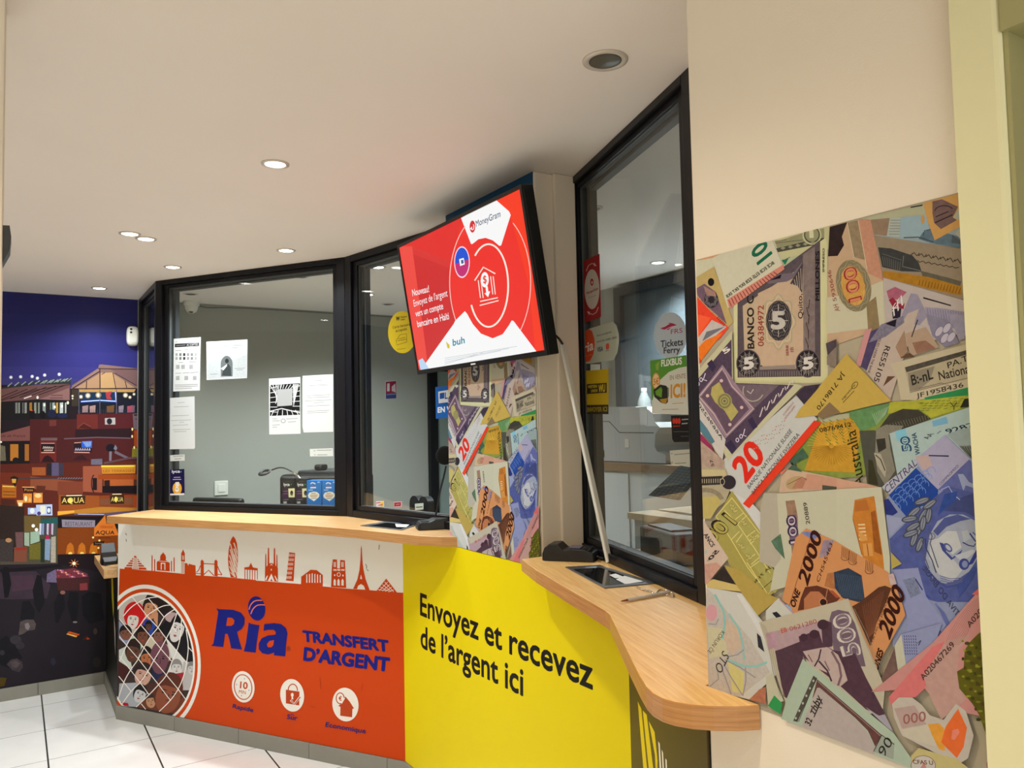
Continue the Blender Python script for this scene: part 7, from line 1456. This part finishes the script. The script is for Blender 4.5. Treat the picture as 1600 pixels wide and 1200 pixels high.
MB().lathe((bx, by, top-.022), [(.017, 0), (.017, .02), (.002, .022)], 20).build('cap', m_offwhite, t)
# ---- low cabinet, keyboard and printer behind the tall window
t = thing('side_cabinet', 'low pale cabinet with beige top behind the tall window', 'cabinet', (2.3, 2.1, 0))
zl = 1.235
MB().box((2.12, 1.78, 0), (2.50, 2.40, zl-.025)).build('body', mat('pale cabinet', '#b6bab6', rough=.5), t)
MB().box((2.10, 1.76, zl-.025), (2.52, 2.42, zl)).build('cabinet_top', mat('beige top', '#cdbb9a', rough=.4), t)
KB = [on_x(*p, 2.30) for p in wq((480, 505), (622, 330))]
k0 = Vector((2.28, KB[0].y, zl+.001)); k1 = on_x(*wq(655, 528), 2.22)
bl = Vector((2.24, on_x(1008, 775, 2.24).y, zl+.004)); 
PK = Plane((2.26, 2.6, 0), (0, -1, 0)).off(0)
qa = [PK.uv(*p) for p in wq((480, 505), (652, 532), (752, 350), (622, 330))]
dz = zl+.004-min(v for u, v in qa); qa = [(u, v+max(dz, 0)) for u, v in qa]
m = MB(); V = [PK.at(u, v, h+(v-zl)*-.35) for h in (0, -.018) for u, v in qa]
m.add(V, [(0, 1, 2, 3), (7, 6, 5, 4)]+[(i, 4+i, 4+(i+1) % 4, (i+1) % 4) for i in range(4)])
t = thing('keyboard', 'dark grey keyboard standing tilted on the low cabinet', 'keyboard', PK.at(qa[0][0], zl))
m.build('case', m_dark, t)
m = MB()
for i in range(6):
    for k in range(12):
        u_, v_ = (i+.25)/6.3, (k+.2)/12.3
        P_ = lambda s, r: (lambda uu: PK.at(uu[0], uu[1], .0006+(uu[1]-zl)*-.35))(tuple((qa[0][z]*(1-s)+qa[1][z]*s)*(1-r)+(qa[3][z]*(1-s)+qa[2][z]*s)*r for z in (0, 1)))
        m.add([P_(u_, v_), P_(u_+.12, v_), P_(u_+.12, v_+.06), P_(u_, v_+.06)], [(0, 1, 2, 3)])
m.build('keys', mat('grey keys', '#4c5052', rough=.5), t)
a = on_z(1004, 846, ZC); DW3 = V2(W3a, W3b)
PRn = Plane((W3a[0], W3a[1], 0), DW3).off(-.16); p0 = PRn.uv(998, 812); p1 = PRn.uv(1100, 850)
t = thing('receipt_printer', 'black receipt printer on the inner ledge behind the tall window', 'printer', PRn.at((p0[0]+p1[0])/2, ZC))
o_ = Vector((PRn.o.x, PRn.o.y, 0))
MB().obox(o_, PRn.u, UP, PRn.n, (p0[0], p0[0]+.26), (ZC+.001, ZC+.10), (-.12, 0)).build('body', m_dark, t, bevel=.01, seg=3)
MB().obox(o_, PRn.u, UP, PRn.n, (p0[0]+.03, p0[0]+.20), (ZC+.10, ZC+.106), (-.10, -.02)).build('paper_cover', m_black, t)
# ---- holder with two rounded humps behind the narrow window
pl = PW2.off(-.13); a = pl.uv(640, 774); b_ = pl.uv(668, 800); o_ = Vector((pl.o.x, pl.o.y, 0))
t = thing('card_holder', 'black holder with two rounded humps and a white label, behind the narrow window', 'holder', pl.at((a[0]+b_[0])/2, ZC))
m = MB(); wH = (b_[0]-a[0])/2
for k in range(2):
    cx = a[0]+wH*(k+.5); r = wH*.52
    P_ = [(cx-r, ZC+.001), (cx+r, ZC+.001)]+[(cx+r*math.cos(t_), a[1]-r+r*math.sin(t_)) for t_ in [PI*i/14 for i in range(15)]]
    n_p = len(P_); V = [pl.at(u, v, -k*.002) for u, v in P_]+[pl.at(u, v, -.04) for u, v in P_]
    m.add(V, [tuple(range(n_p)), tuple(range(n_p, 2*n_p))[::-1]]+[(i, n_p+i, n_p+(i+1) % n_p, (i+1) % n_p) for i in range(n_p)])
m.build('body', m_dark, t)
D = Print(pl, base=.0015); D.sheet([pl.uv(*p) for p in ((648.5, 787), (662, 786), (662, 796), (649, 797))], '#e8ecdf', .0005); D.text('Presse', (650, 794), (661, 793), (650, 791), '#26241e') if False else D.line([(650.5, 792.5), (660.5, 791.8)], 1.3, '#3a3830'); D.build('label_plate', t)
# ================================================================ ceiling downlights
m_ring = mat('satin white ring', '#cfc9bd', rough=0.35, metal=0.2)
m_lens = mat('lit lamp lens', (1.0, 0.97, 0.92), emis=16.0)
m_dead = mat('unlit lamp lens', '#5a594e', rough=0.25)
m_well = mat('dark lamp recess', '#3a3832', rough=0.5)
LBL = ['lit ceiling downlight nearest the television, largest of the lit lamps', 'lit ceiling downlight, left of the close pair above the mural',
       'lit ceiling downlight, right of the close pair above the mural', 'lit ceiling downlight close to the top of the left window',
       'lit ceiling downlight over the left end of the oak worktop', 'lit ceiling downlight right against the night mural wall',
       'large unlit ceiling downlight beside the tall right window']
for i, (x, y, on, wt) in enumerate(LAMPS):
    r = 0.046 if i != 6 else 0.056
    if i == 6: lab = LBL[6]
    elif i < 7: lab = LBL[i]
    elif i < 12: lab = 'added ceiling downlight out of view, filling the room with light'
    elif on: lab = {12: 'lit downlight just inside the left booth window', 13: 'lit downlight high behind the narrow middle window, the nearer one', 14: 'lit downlight behind the narrow middle window, the farther one', 15: 'lit downlight inside the booth seen through the tall right window'}[i]
    else: lab = {16: 'unlit downlight inside the booth near the right edge of the left window', 17: 'unlit downlight above the dome camera in the booth', 18: 'unlit downlight seen through the narrow middle window', 19: 'unlit downlight just inside the tall right window, at its left edge'}[i]
    t = thing('ceiling_downlight', lab, 'ceiling light', (x, y, H), 'added unseen fill downlights' if 7 <= i < 12 else 'ceiling downlights')
    m = MB(); m.lathe((x, y, H), [(r*0.74, 0.0), (r, 0.0), (r*0.99, -0.003), (r*0.78, -0.005), (r*0.72, -0.003)], 36); m.F = m.F[:-2]; m.M = m.M[:-2]; m.S = m.S[:-2]
    m.build('trim_ring', m_ring, t)
    if on:
        MB().lathe((x, y, H-0.001), [(r*0.73, -0.001), (r*0.6, -0.003), (0.001, -0.004)], 28).build('lens', m_lens, t)
        spot(x, y, wt, WARM if i in (9, 10, 11) else NEUTRAL)
    else:
        MB().lathe((x, y, H-0.001), [(r*0.74, -0.001), (r*0.70, -0.002), (r*0.69, -0.002)], 28).build('recess', m_well, t)
        MB().lathe((x, y, H-0.0035), [(r*0.66, 0), (r*0.5, -0.002), (0.001, -0.003)], 28).build('lens', m_dead, t)
